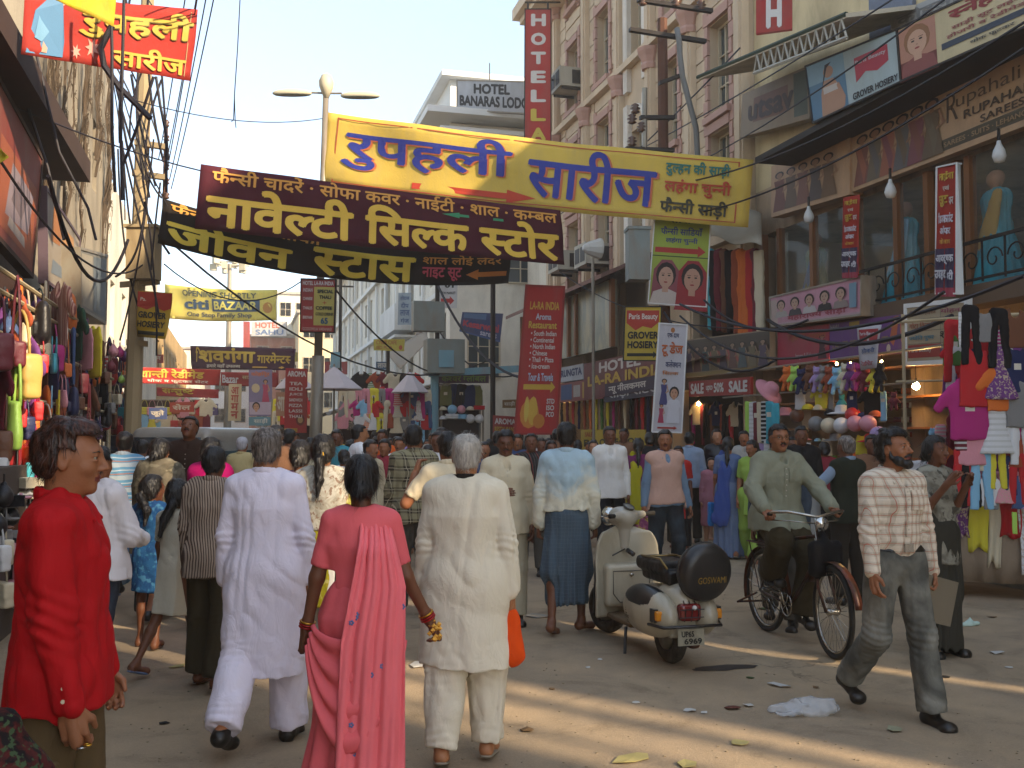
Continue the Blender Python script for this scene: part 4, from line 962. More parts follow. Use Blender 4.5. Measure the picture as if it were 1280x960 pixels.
def make_sign(name,label,cat,quad,bg,items=(),th=.08,frame=None,cloth_=False,wave=.0,sag=0.,group=None,ripple=4,shapes=(),nu=24,edge=None,dirt=.3,seed=0,fw=.04,parts=None):
    """quad: TL,TR,BR,BL points. items: (text,u0,u1,v0,v1,colour[,bold]); shapes: (colour, outline in uv)"""
    place=quadplace(*quad,wave=wave,sag=sag,ripple=ripple,seed=seed);T=thing(name,label,cat,(0,0,0),group=group)
    W=(Vector(quad[1])-Vector(quad[0])).length;Hh=(Vector(quad[3])-Vector(quad[0])).length
    bm_=MB()
    if cloth_:bm_.grid(lambda u,v:place(u,v,0),nu,8,two=.004)
    else:
        bm_.grid(lambda u,v:place(u,v,0),2,2,two=th)
    if cloth_:
        bmat=cloth('banner_'+bg.lstrip('#'),tone(bg),.8,var=.12,bump=.3,dirt=tone(bg,.5,.3),damt=.35);bm_.build('cloth',bmat,T,True)
    else:bm_.build('board',board_mat(bg,dirt),T)
    lift=.016 if cloth_ else.004;cuts=nu if cloth_ else 0
    for ci,(c,its)in enumerate(seg_by_color([(*i,.02)[:7]if len(i)==6 else i for i in items]).items()):
        q=MB()
        for it in its:put_text(q,it[0],it[1],it[2],it[3],it[4],place,bold=it[6]if len(it)>6 else.02,cuts=max(2,int(cuts*(it[2]-it[1]))+1)if cuts else 0,lift=lift+.004*ci)
        q.build('lettering',paint(c),T)
    d={}
    for i,(c,pts)in enumerate(shapes):d.setdefault(c,[]).append((i,pts))
    for c,ps in d.items():
        q=MB()
        for i,pts in ps:
            if cloth_ and len(pts)==4 and max(p[0]for p in pts)-min(p[0]for p in pts)>.15:
                (a,b),(c1,d1),(e,f),(g_,h_)=pts
                q.grid(lambda u,v:place(((a*(1-u)+c1*u)*(1-v)+(g_*(1-u)+e*u)*v),((b*(1-u)+d1*u)*(1-v)+(h_*(1-u)+f*u)*v),lift*.6+.0004*i),12,2)
            else:q.add([place(u,v,lift*.6+.0004*i)for u,v in pts],[tuple(range(len(pts)))])
        q.build('printed_panel',paint(c),T)
    if frame:
        q=MB();f=fw/W;e=fw/Hh
        for(a,b,c1,d1)in((-f,0,-e,1+e),(1,1+f,-e,1+e),(0,1,1,1+e),(0,1,-e,0)):
            q.grid(lambda u,v:place(a+(b-a)*u,c1+(d1-c1)*v,.015),1,1,two=th+.02)
        q.build('frame',frame,T)
    return T,place
def ellp(cx,cy,rx,ry,n=12,a0=0,a1=2*pi):return[(cx+rx*cos(a0+(a1-a0)*i/n),cy+ry*sin(a0+(a1-a0)*i/n))for i in range(n if abs(a1-a0-2*pi)<.01 else n+1)]
def rect(u0,u1,v0,v1):return[(u0,v0),(u1,v0),(u1,v1),(u0,v1)]
def arrow(u0,u1,v,t,hd,right=True):
    s=[(u0,v-t),(u1-hd,v-t),(u1-hd,v-t*2.2),(u1,v),(u1-hd,v+t*2.2),(u1-hd,v+t),(u0,v+t)]
    return s if right else[(u0+u1-a,b)for a,b in s][::-1]
def lady(cx,v0,v1,asp,dress,skin_='c8946e',hair_='20150f',pallu=None):
    """small printed figure of a woman: dress, arms, face, hair"""
    h=v1-v0;w=h*.17/asp
    out=[(hair_,ellp(cx,v0+h*.89,w*.62,h*.085)),(dress,[(cx-w*.9,v0),(cx+w*1.0,v0),(cx+w*.55,v0+h*.5),(cx+w*.75,v0+h*.76),(cx-w*.75,v0+h*.76),(cx-w*.5,v0+h*.5)]),
           (skin_,ellp(cx,v0+h*.875,w*.42,h*.065)),(skin_,rect(cx-w*.18,cx+w*.18,v0+h*.74,v0+h*.82)),(skin_,[(cx+w*.7,v0+h*.74),(cx+w*1.15,v0+h*.5),(cx+w*.4,v0+h*.42),(cx+w*.4,v0+h*.46),(cx+w*.85,v0+h*.52),(cx+w*.55,v0+h*.72)])]
    if pallu:out.append((pallu,[(cx-w*.7,v0+h*.76),(cx-w*.2,v0+h*.77),(cx+w*.5,v0+h*.3),(cx+w*.2,v0),(cx-w*.1,v0+h*.3)]))
    return out
def face_big(cx,cy,ru,rv,skin_,hair_,veil=None,lip='a3272e',shirt=None):
    """printed portrait"""
    o=[]
    if veil:o.append((veil,[(cx-ru*1.7,cy-rv*2.6),(cx+ru*1.7,cy-rv*2.6),(cx+ru*1.5,cy+rv*.6),(cx+ru*.6,cy+rv*1.5),(cx-ru*.6,cy+rv*1.5),(cx-ru*1.5,cy+rv*.6)]))
    if shirt:o.append((shirt,[(cx-ru*1.8,cy-rv*2.6),(cx+ru*1.8,cy-rv*2.6),(cx+ru*1.4,cy-rv*1.4),(cx+ru*.4,cy-rv*1.1),(cx-ru*.4,cy-rv*1.1),(cx-ru*1.4,cy-rv*1.4)]))
    o+=[(hair_,ellp(cx,cy+rv*.15,ru*1.2,rv*1.15)),(skin_,rect(cx-ru*.35,cx+ru*.35,cy-rv*1.4,cy-rv*.6)),(skin_,ellp(cx,cy-rv*.08,ru*.88,rv*.95,16)),('2a1c18',ellp(cx-ru*.36,cy+rv*.1,ru*.17,rv*.07,8)),('2a1c18',ellp(cx+ru*.36,cy+rv*.1,ru*.17,rv*.07,8)),
          ('2a1c19',rect(cx-ru*.58,cx-ru*.16,cy+rv*.26,cy+rv*.30)),('2a1c19',rect(cx+ru*.16,cx+ru*.58,cy+rv*.26,cy+rv*.30)),(lip,ellp(cx,cy-rv*.5,ru*.24,rv*.07,8)),('8f5a40',rect(cx-ru*.05,cx+ru*.07,cy-rv*.26,cy-rv*.2))]
    return o
B1,B2=.022,.03
# street-spanning banners -----------------------------------------------------
yq=[atD(408,140,20.0),atD(942,200,17.6),atD(935,284,17.6),atD(400,231,20.0)]
border=[('c8542e',rect(.075-.003,.078,.04,.96)),('c8542e',rect(.975,.978,.04,.96)),('c8542d',rect(.075,.976,.945,.957)),('c8542d',rect(.075,.976,.05,.062))]
border=[('c8542e',rect(.032,.035,.05,.95)),('c8542e',rect(.970,.973,.05,.95)),('c8542d',rect(.034,.972,.93,.945)),('c8542d',rect(.034,.972,.055,.068))]
make_sign('banner','long yellow cloth banner with blue Hindi lettering and red arrow strung from the lamp post','banner',yq,'e8c552',
  [('रुपहली',.052,.478,.255,.90,'d8703a',.034),('रुपहली',.05,.474,.265,.91,'2c3a9e',.022),('सारीज',.515,.806,.155,.90,'d8703a',.034),('सारीज',.512,.801,.165,.91,'2c3a9e',.022),('दु{ल}हन की साड़ी',.818,.955,.66,.90,'2a7a6c',B2),('लहंगा चु{न}नी',.818,.96,.38,.64,'c8401a',B2),('फै{न}सी साड़ी',.812,.955,.08,.35,'3a3418',B2)],
  cloth_=True,wave=.045,sag=.06,shapes=border+[('d8431f',arrow(.235,.535,.145,.042,.07))],nu=60,group='cloth banners strung across the street')
mq=[atD(251,205,15.5),atD(700,263,17.8),atD(706,331,17.8),atD(243,286,15.5)]
T,pl=make_sign('banner','maroon cloth banner with yellow Hindi lettering and small green arrow, above the black one','banner',mq,'571f2c',
  [('फै{न}सी चादरें · सोफा कवर · नाईटी · शाल · क{म}बल',.03,.985,.72,.99,'f4ac40',.022),('नावे{ल}टी',.02,.395,.05,.72,'ffd040',.036),('ि{स}{ल}क'.replace('{स}','स'),.425,.715,.05,.72,'ffd040',.036),('{स}टोर',.745,.985,.05,.72,'ffd040',.036)],
  cloth_=True,wave=.03,sag=.02,shapes=[('3ba06c',arrow(.64,.82,.70,.022,.05,False))],nu=50,group='cloth banners strung across the street')
bq=[atD(204,248,16.2),atD(638,312,18.8),atD(636,354,18.8),atD(197,304,16.2)]
make_sign('banner','black cloth banner with bright yellow Hindi lettering, half hidden under the maroon one','banner',bq,'2a221c',
  [('फै{न}सी चादरें सोफा',.02,.42,.76,.99,'e3a02f',.02),('जीवन',.015,.345,.05,.74,'ffde3c',.036),('{स}टास',.40,.70,.05,.74,'ffde3c',.036),('शाल लोई लेदर',.72,.97,.55,.85,'e39a34',.02),('नाइट सूट',.72,.845,.12,.50,'e2586c',.03)],
  cloth_=True,wave=.03,sag=.27,shapes=[('e0862c',arrow(.86,.99,.3,.07,.04,False))],nu=44,group='cloth banners strung across the street')
make_sign('banner','pale yellow opening shortly bazaar banner far down the street, above the purple one','banner',[atD(206,355,46),atD(347,362,44),atD(345,400,44),atD(208,398,46)],'ecd860',
  [('OPENING SHORTLY',.16,.82,.72,.90,'4d5a50',B1),('citi',.17,.40,.34,.64,'3a5a78',.04),('BAZAAR',.45,.83,.36,.62,'f0e26c',.03),('One Stop Family Shop',.20,.79,.08,.26,'3c4858',B1)],cloth_=True,wave=.05,sag=.1,
  shapes=[('355878',rect(.43,.85,.30,.68)),('c98a34',ellp(.92,.42,.045,.18)),('ecd861',ellp(.92,.45,.028,.10))],nu=20,group='cloth banners strung across the street')
make_sign('banner','dark purple banner with yellow Hindi shop name and arrow below the pale bazaar banner','banner',[atD(238,432,38),atD(370,436,37),atD(368,463,37),atD(240,461,38)],'4a2540',
  [('ि',.05,.09,.30,.96,'d8b83a',.03),('शवगंगा',.075,.62,.30,.96,'d8b83a',.036),('गारमे{न}ट{स}',.64,.96,.30,.80,'d8b83a',.03),('हमारे यहाँ उपल{ब}ध',.15,.48,.05,.25,'d8d0c0',B1)],cloth_=True,wave=.04,shapes=[('d8a83a',arrow(.6,.9,.12,.03,.03))],nu=16,group='cloth banners strung across the street')
make_sign('banner','red readymade shop banner with yellow Hindi text low over the left of the street','banner',[atD(172,459,30),atD(276,462,31),atD(274,482,31),atD(171,479,30)],'c23a34',
  [('शा{न}ती रेडीमेड',.02,.80,.38,.95,'e8c23c',.034),('थोक व फुटकर सेंटर',.12,.86,.06,.32,'e8dcc8',B1)],cloth_=True,wave=.03,nu=16,group='cloth banners strung across the street')
make_sign('banner','second red banner with yellow Hindi line hanging just below the readymade banner','banner',[atD(196,484,36),atD(274,487,36),atD(273,498,36),atD(196,495,36)],'c03a3c',
  [('स{न}तु{ष}ट',.08,.60,.15,.9,'ecca3c',.034)],cloth_=True,wave=.03,nu=10,group='cloth banners strung across the street')
make_sign('banner','narrow red garments banner with white letters right of the readymade banner','banner',[atD(276,465,40),atD(348,466,41),atD(348,484,41),atD(276,482,40)],'bf3832',
  [('Bazar',.02,.30,.2,.8,'e8e0d8',.03),('साड़ी सेंटर',.36,.75,.45,.85,'e0c88c',B1)],cloth_=True,wave=.03,nu=10,group='cloth banners strung across the street')
make_sign('poster','tall cream vertical banner with red Hindi letters between banners and crowd','poster',[atD(286,480,34),atD(302,480,34),atD(301,526,34),atD(285,526,34)],'d8c8a0',[('आ',.2,.8,.72,.92,'b8443a',.03),('गा',.2,.8,.5,.7,'b8443a',.03),('म',.2,.8,.28,.48,'b8443a',.03),('न',.2,.8,.06,.26,'b8443a',.03)],th=.03)
make_sign('poster','violet fashion poster with small woman figures beside the cream vertical banner','poster',[atD(311,462,33),atD(340,462,33),atD(340,520,33),atD(311,520,33)],'8d83a8',[('कोहिनूर',.1,.9,.84,.96,'d8743a',.03)],th=.03,
  shapes=[('c9b8cc',rect(.03,.97,.03,.3)),*lady(.72,.3,.8,.5,'c24a6c'),('d8c49a',ellp(.3,.6,.18,.1)),*face_big(.32,.2,.14,.08,'d0a080','1c1512')])
make_sign('banner','pale blue shop banner below the violet poster, behind the crowd','banner',[atD(311,521,33),atD(341,521,33),atD(341,532,33),atD(311,532,33)],'6f9fae',[('साड़ी',.2,.8,.2,.85,'e8e8e0',B1)],th=.03)
# hotel boards -----------------------------------------------------------------
make_sign('hotel_sign','tall narrow red vertical hotel sign with white and yellow capitals on the sandstone corner','sign',[atD(657,12,29),atD(688,12,29),atD(688,235,29),atD(656,235,29)],'c8281f',
  [(c,.22,.82,1-(i+.88)/9.4,1-(i+.22)/9.4,'f0ece4' if i<5 else 'e8d040',.05)for i,c in enumerate('HOTELLARA')],th=.25,frame=M_iron,fw=.03)
q=MB()
for px in(660,685):q.tube([atD(px,12,29),atD(px,3,29)],.03,5)
q.tube([atD(657,3,29),atD(700,3,30.5)],.03,5);q.tube([atD(688,100,29.1),atD(700,100,31)],.03,5);single('sign_bracket',q,M_iron,'iron bracket holding the tall red hotel sign','bracket')
make_sign('lodge_sign','white roof-top lodge name board with black capitals','sign',[atD(572,101,34.6),atD(656,103,34.4),atD(656,141,34.4),atD(572,136,34.6)],'c9cdd2',
  [('HOTEL',.24,.78,.56,.92,'23262c',.05),('BANARAS LODGE',.03,1.12,.12,.50,'23262c',.05)],th=.12,frame=M_steel)
q=MB();q.tube([atD(612,101,35),atD(612,79,35)],.02,5);single('lightning_rod',q,M_steel,'thin metal rod above the white lodge board','rod')
make_sign('restaurant_sign','tall red restaurant sign with white menu list and yellow arrow, standing left of the hotel','sign',[atD(659,358,20),atD(704,360,20),atD(695,541,20),atD(645,541,20)],'c42420',
  [('LA-RA INDIA',.12,.92,.845,.90,'e8b83a',.03),('Aroma',.30,.72,.775,.82,'d8dce8',.03),('Restaurant',.12,.88,.715,.765,'e8c040',.03),('• South Indian',.2,.88,.665,.70,'f0e8e0',.02),('• Continental',.2,.82,.62,.655,'f0e8e0',.02),('• North Indian',.2,.86,.575,.61,'f0e8e0',.02),('• Chinese',.2,.66,.53,.565,'f0e8e0',.02),('• Thali • Pizza',.2,.84,.485,.52,'f0e8e0',.02),('• Ice-cream',.2,.74,.44,.475,'f0e8e0',.02),('Tour & Travels',.2,.85,.355,.41,'c8d4e8',.03),('STD',.72,.92,.20,.235,'e8e0d8',.03),('ISO',.72,.92,.155,.19,'e8e0d8',.03),('PCO',.72,.92,.11,.145,'e8e0d8',.03)],
  th=.18,frame=mat('red_frame','8a2a24',.6),shapes=[('e0b42c',arrow(.1,.92,.315,.018,.12)),('e0902c',ellp(.3,.13,.24,.10)),('e8b83a',ellp(.38,.15,.12,.1)),('e8c850',ellp(.22,.16,.06,.09)),('d8841f',ellp(.55,.08,.15,.05))])
q=MB();q.tube([atD(652,541,20.1),gnd(652,545+100)],.04,6);q.tube([atD(690,541,20.1),atD(690,545+100,20.1)],.04,6);single('sign_post',q,M_iron,'pair of iron legs under the tall red restaurant sign','post')
make_sign('restaurant_sign','small red restaurant name sign at head height left of the tall red one','sign',[atD(616,519,21.5),atD(646,521,21.5),atD(646,541,21.5),atD(616,541,21.5)],'a82a26',[('AROMA',.08,.95,.5,.85,'ece4dc',.04),('RESTAURANT',.08,.95,.08,.36,'d8b83a',.03)],th=.05)
make_sign('hotel_sign','wide maroon shopfront sign of the hotel with white capitals and Hindi line','sign',[atX(730,455,8.6),atX(832,433,8.6),atX(832,484,8.6),atX(730,500,8.6)],'7a2a2c',
  [('HOTEL',.22,.74,.66,.95,'e4dcd4',.04),('LA-RA INDIA',.06,1.0,.34,.62,'d8b02c',.04),('न्यू नीलकमल'.replace('न्यू','{न}यू'),.35,.80,.03,.30,'e4dcd4',.03)],th=.15,shapes=[('3a2540',rect(.3,.998,.0,.33))])
make_sign('shop_sign','dark blue Hindi saree centre sign hanging under the maroon hotel sign','sign',[atX(755,486,8.62),atX(832,473,8.62),atX(832,492,8.62),atX(755,503,8.62)],'33304a',[('साड़ी सेंटर',.08,.85,.1,.9,'d8d8dc',.03)],th=.1)
make_sign('shop_sign','small blue and white sign left of the maroon hotel sign','sign',[atX(700,460,8.6),atX(729,454,8.6),atX(729,474,8.6),atX(700,478,8.6)],'c8ccd4',[('RUNGTA',.05,.95,.3,.8,'34406e',.04)],th=.1)
make_sign('shop_sign','row of small red and blue panels over the shop left of the hotel entrance','sign',[atX(700,480,8.61),atX(754,471,8.61),atX(754,498,8.61),atX(700,503,8.61)],'9a4a44',[],th=.1,shapes=[('3f5a8a',rect(.03,.3,.1,.9)),('b8b0a8',rect(.34,.5,.2,.8)),('c8a03a',rect(.55,.75,.1,.9)),('4a3a78',rect(.8,.97,.1,.9))])
make_sign('sale_banner','yellow end of season sale banner behind the man in white shirt','banner',[atX(726,537,8.4),atX(806,537,8.4),atX(806,562,8.4),atX(726,570,8.4)],'d0b42a',[('END OF SEASON',.06,.95,.34,.62,'33301c',.04),('SALE',.08,.22,.72,.9,'b84a2a',.03),('SALE',.66,.8,.72,.9,'b84a2a',.03)],th=.03)
make_sign('poster','lime green saree poster with two bridal portraits and a red arrow','poster',[atD(820,262,18.3),atD(888,266,18.2),atD(882,383,18.2),atD(811,378,18.3)],'a9bd38',
  [('सारीज',.25,.85,.87,.97,'3a4a2c',B1),('फै{न}सी साि{ड}याँ'.replace('ि{ड}','िड'),.12,.88,.74,.83,'35488c',B1),('लहंगा चु{न}नी',.22,.80,.64,.72,'35488c',B1)],th=.03,frame=mat('white_edge','d0d0cc'),fw=.02,
  shapes=[('c02a22',arrow(.04,.95,.575,.028,.14)),('2e3a28',rect(.0,1,.505,.515)),('cfa58c',rect(0,1,0,.02)),*face_big(.27,.29,.15,.12,'d3a58a','2c1a16',veil='9a4c54',shirt='d8c8bc'),*face_big(.74,.28,.165,.13,'cf9c80','241512',veil='a8232c',shirt='a8232c')])
make_sign('hosiery_sign','yellow and red hosiery sign with black capitals and arrow by the green poster','sign',[atD(782,384,17),atD(826,384,17),atD(824,450,17),atD(780,450,17)],'d8b81f',
  [('Paris Beauty',.1,.92,.74,.88,'e8e0d0',B1),('GROVER',.08,.95,.40,.54,'2a2820',.045),('HOSIERY',.08,.95,.22,.36,'2a2820',.045)],th=.05,frame=M_iron,fw=.02,
  shapes=[('c23a26',[(.04,.94),(.04,.7),(.3,.56),(.5,.64),(.75,.6),(.96,.72),(.96,.94)]),('2a2821',arrow(.08,.94,.1,.03,.12))])
make_sign('poster','tall white vertical fashion poster with orange Hindi lettering and girl in white top','poster',[atD(825,405,15.5),atD(858,407,15.5),atD(851,540,15.5),atD(816,539,15.5)],'d4d0d4',
  [('एक दाम',.3,.75,.87,.92,'35406e',B1),('टू डेज',.12,.92,.70,.84,'c8642c',.036),('कलेक्शन'.replace('क्श','{क}श'),.3,.88,.60,.67,'35406e',B1),('सि'.replace('सि','िस')+'ल्क'.replace('ल्क','{ल}क'),.2,.8,.53,.57,'c87838',B1)],th=.03,frame=mat('white_edge','d0d0cc'),fw=.02,
  shapes=[('c07838',ellp(.5,.95,.08,.025)),*lady(.3,.25,.50,.26,'4a4a80'),*lady(.25,.08,.26,.26,'b83a5a'),*face_big(.68,.36,.15,.05,'cf9a78','20140f',shirt='e0dee2'),('e0dee3',[(.45,.08),(.92,.08),(.85,.3),(.52,.3)]),('b83a2e',arrow(.15,.85,.035,.008,.12))])
make_sign('shop_sign','golden brown shopfront sign with printed figures above the red sale sign','sign',[atX(856,425,9.0),atX(962,412,9.0),atX(962,462,9.0),atX(856,472,9.0)],'a89070',[('BASERA',.24,.68,.28,.62,'b85a4e',.05)],th=.12,dirt=.6,
  shapes=[('4e4030',rect(0,1,.5,.97)),('a08a50',rect(0,1,.02,.10))]+sum([lady(.06+.11*i,.12,.8,2.1,['5a4a5c','6e4a40','4a5a5c','7a6a4a'][i%4],'a8886c')for i in range(9)],[]))
make_sign('sale_sign','red SALE upto 50% SALE sign with white letters over the mannequin shop','sign',[atX(861,477,8.95),atX(938,471,8.95),atX(938,493,8.95),atX(861,496,8.95)],'b02c26',[('SALE',.04,.27,.15,.85,'ece6e0',.05),('upto',.31,.42,.25,.7,'ece6e0',B1),('50%',.44,.60,.2,.8,'ece6e0',.04),('SALE',.68,.96,.15,.85,'ece6e0',.05)],th=.06)
# saree shop signs ----------------------------------------------------------------
def Xq(x,a,b,c,d):return[atX(*a,x),atX(*b,x),atX(*c,x),atX(*d,x)]
fig_cols=['8a5448','7a6c58','a8644c','6c6868','8a5058','746048']
make_sign('fascia_sign','long tan fascia sign with printed saree models and dark script name','sign',Xq(9.3,(1065,168),(1300,44),(1300,150),(1065,240)),'d2aa80',
  [('R',.57,.63,.45,.85,'5d4a3a',.0),('upahali',.62,.92,.55,.78,'6a5644',.0),('RUPAHALI',.66,.98,.40,.52,'5a4838',.02),('SAREES',.74,.94,.26,.36,'5a4838',.02),('SAREES · SUITS · LEHANGAS',.56,.99,.12,.19,'b09068',.02)],th=.15,dirt=.35,
  shapes=[('5d5340',rect(.545,1,.08,.24))]+sum([lady(.07+.085*i,.06,.92,2.35,fig_cols[i],'a87c5c',pallu=fig_cols[(i+2)%6])for i in range(6)],[]))
make_sign('fascia_sign','smaller tan fascia sign with curved top and faded saree models','sign',Xq(9.25,(964,208),(1062,168),(1062,243),(964,272)),'cfa47a',[('RUPAHALI',.42,.72,.08,.2,'5a3d30',.02)],th=.25,dirt=.4,
  shapes=sum([lady(.12+.16*i,.08,.85,1.3,['7a4234','6a5038','84503c','5a4a44','7a5a3a'][i],'a87c5c')for i in range(5)],[]))
make_sign('hosiery_board','pale blue hosiery hoarding with beach model and red logo, high on the right','sign',Xq(8.5,(1008,84),(1121,38),(1126,101),(1017,152)),'b9ccce',
  [('Paris Beauty',.56,.88,.64,.74,'e0d8dc',.02),('GROVER HOSIERY',.50,.98,.04,.17,'2c2a2c',.03)],th=.12,frame=M_iron,fw=.03,
  shapes=[('5a88a8',rect(.0,.44,.0,1)),('8fb4c8',rect(0,.44,.62,1)),('c43c52',[(.55,.34),(.66,.48),(.78,.40),(.90,.5),(.90,.82),(.55,.8)]),('c49474',[(.12,.0),(.38,.0),(.36,.45),(.3,.62),(.18,.62),(.14,.4)]),('d8d0c8',rect(.17,.34,.38,.5)),('c49475',ellp(.25,.76,.06,.11)),('2c1f1a',[(.16,.5),(.22,.9),(.3,.92),(.24,.84),(.2,.66)]),('c49476',[(.36,.5),(.42,.2),(.40,.02),(.36,.02),(.37,.2),(.33,.46)])])
make_sign('shop_board','cream hoarding with woman portrait and red Hindi heading at the upper right','sign',Xq(8.5,(1122,38),(1300,-44),(1300,24),(1127,100)),'ddcb9c',
  [('{स}नेह ि',.40,.92,.68,.98,'9c3230',.045),('साड़ी सूट लहंगा',.42,.92,.50,.62,'a85a54',B1),('होजरी व रेडीमेड',.38,.92,.38,.48,'a85a54',B1),('थोक फुटकर',.55,.85,.08,.18,'55504a',B1)],th=.12,frame=M_iron,fw=.03,
  shapes=[('c88e74',rect(.0,.30,.0,.98)),('7a3830',rect(0,.30,0,.3)),*face_big(.15,.62,.09,.26,'dcae90','a0704a',shirt='98504a'),('3e4858',rect(.34,.98,.22,.34))])
make_sign('shop_board','weathered white board with faded Hindi letters behind the upper right hoardings','sign',Xq(9.0,(1112,20),(1210,-22),(1210,2),(1114,45)),'b8b8b4',[('कोहली',.1,.9,.2,.9,'8a8a88',.03)],th=.06,dirt=.5)
make_sign('shop_sign','dirty brown utsav name sign left of the beach model hoarding','sign',Xq(9.2,(928,118),(1010,82),(1012,148),(925,172)),'a08a6c',[('utsav',.12,.80,.3,.72,'4a3428',.04)],th=.2,dirt=.6,shapes=[('84583c',rect(.2,.72,.26,.8)),('566050',rect(.8,.98,.1,.95))])
make_sign('letter_sign','red sign with one big white letter above the green-edged awning','sign',[atD(945,-12,16.8),atD(990,-12,16.6),atD(990,36,16.6),atD(945,42,16.8)],'b8261f',[('H',.28,.72,.08,.8,'e8e4e0',.06)],th=.1)
make_sign('shop_sign','pink lit-box sign with five portraits under the balcony windows','sign',Xq(8.95,(963,373),(1076,347),(1076,392),(965,407)),'d89cae',[('महारा{ज}य साड़ी',.2,.86,.06,.30,'b04a5c',.03)],th=.25,frame=M_steel,fw=.03,
  shapes=[('c4a4ac',rect(0,1,0,.06)),('cbb2a6',rect(.0,.08,.0,.9)),*sum([face_big(.13+.17*i,.66,.045,.16,'c9a48c','2a1e1c',shirt=['b8b0a8','4a4448','d0c8c4','302c30','9a8a84'][i])for i in range(5)],[]),('7ba0b4',rect(.90,.97,.2,.9))])
make_sign('shop_sign','crimson name sign with faint gold script, first of the ground-floor sign row','sign',Xq(9.1,(972,413),(1036,405),(1036,452),(972,458)),'b8324a',[('Tiger Garments',.2,.95,.62,.84,'b0603c',.02),('Images & Kids wear',.38,.82,.12,.3,'c8a8a8',.02)],th=.12,shapes=[*lady(.88,.1,.75,1.3,'4a2030','a07060')])
make_sign('shop_sign','purple shop sign with printed orange sandals beside the crimson name sign','sign',Xq(9.08,(1037,405),(1133,392),(1133,440),(1037,450)),'6a3c84',[('LADIES GENTS CORNER',.05,.80,.28,.48,'8f7a58',.03),('NANU',.02,.14,.82,.96,'a8a0a8',.03)],th=.12,shapes=[('b8643c',[(.80,.35),(.85,.95),(.91,.98),(.89,.5),(.85,.2)]),('c87a50',[(.92,.95),(.95,.9),(.99,.4),(.96,.2),(.94,.3)]),('c8bcae',ellp(.79,.14,.025,.12)),('a89040',rect(.28,.42,.78,.98))])
make_sign('name_board','grid of small faded shop name panels in a white frame over the doll shop','sign',Xq(8.85,(1134,385),(1206,378),(1206,448),(1134,452)),'b8a888',[('निसवां इंटरप्राइजेज'.replace('नि','िन'),.05,.52,.83,.94,'8a5a40',B1),('गोटा किनारी'.replace('कि','िक'),.05,.5,.60,.72,'a86040',B1),('{ज}योि त पु{ष}प'.replace('ि त','ित'),.05,.5,.36,.48,'4a8494',B1),('Paris Beauty',.06,.46,.14,.24,'d8c8bc',.02),('मोहन',.62,.95,.83,.94,'a04a60',B1),('लहंगा',.62,.95,.62,.74,'3f7a50',B1),('शा{ल}स',.62,.98,.38,.52,'3a342c',B1),('होटल',.62,.98,.12,.26,'4a4470',B1)],th=.06,frame=mat('white_edge','d0d0cc'),fw=.06,
  shapes=[('a83a34',rect(.02,.6,.06,.3)),('5a5040',rect(.6,.605,.02,.98)),('5a5041',rect(.02,.98,.31,.318)),('5a5041',rect(.02,.98,.55,.558)),('5a5041',rect(.02,.98,.77,.778))])
make_sign('hanging_banner','small white and red tapering banner hung before the purple sandal sign','banner',Xq(8.4,(1071,408),(1102,406),(1095,460),(1076,463)),'d0ccd0',[('Paris Beauty',.14,.86,.76,.86,'e8e0e4',.02),('होजरी',.15,.85,.36,.5,'4a6090',B1),('रेडीमेड',.15,.85,.08,.2,'b84a50',B1)],cloth_=True,wave=.01,nu=6,shapes=[('b8323c',[(.08,.92),(.08,.66),(.3,.54),(.5,.62),(.75,.56),(.92,.66),(.92,.92)])])
for(q_,lb)in((((1054,247),(1075,243),(1073,344),(1053,345)),'red and navy vertical Hindi banner hanging in front of the left balcony window'),(((1172,210),(1196,205),(1195,366),(1170,366)),'red and navy vertical Hindi banner with white edge hanging over the middle of the railing')):
    make_sign('vertical_banner',lb,'banner',Xq(8.9,*q_),'b8382a',[('लहंगा',.1,.9,.88,.96,'d8b030',.04),('एवं',.35,.65,.80,.85,'e0d0c0',.03),('सूट',.12,.6,.68,.77,'d8b030',.04),('पर',.66,.92,.69,.75,'e0d8d0',.03),('ि',.12,.25,.55,.64,'e0d8e0',.04),('ड{स}काउंट',.2,.92,.55,.63,'e0d8e0',.04),('ऑफर',.25,.8,.46,.53,'e0d8e0',.04),('के साथ',.25,.8,.385,.43,'d8a030',.03),('आकर्षक',.1,.92,.22,.30,'d8d8e0',.04),('उपहार',.08,.62,.10,.18,'d8d8e0',.04),('{श}री',.66,.92,.10,.18,'d8d8e0',.04)],cloth_=True,wave=.012,nu=6,shapes=[('3a2c50',rect(.0,1,.04,.35)),('a8324a',rect(0,1,-.03,.04))],frame=mat('white_edge','d0d0cc')if q_[0][0]>1100 else None,fw=.02)
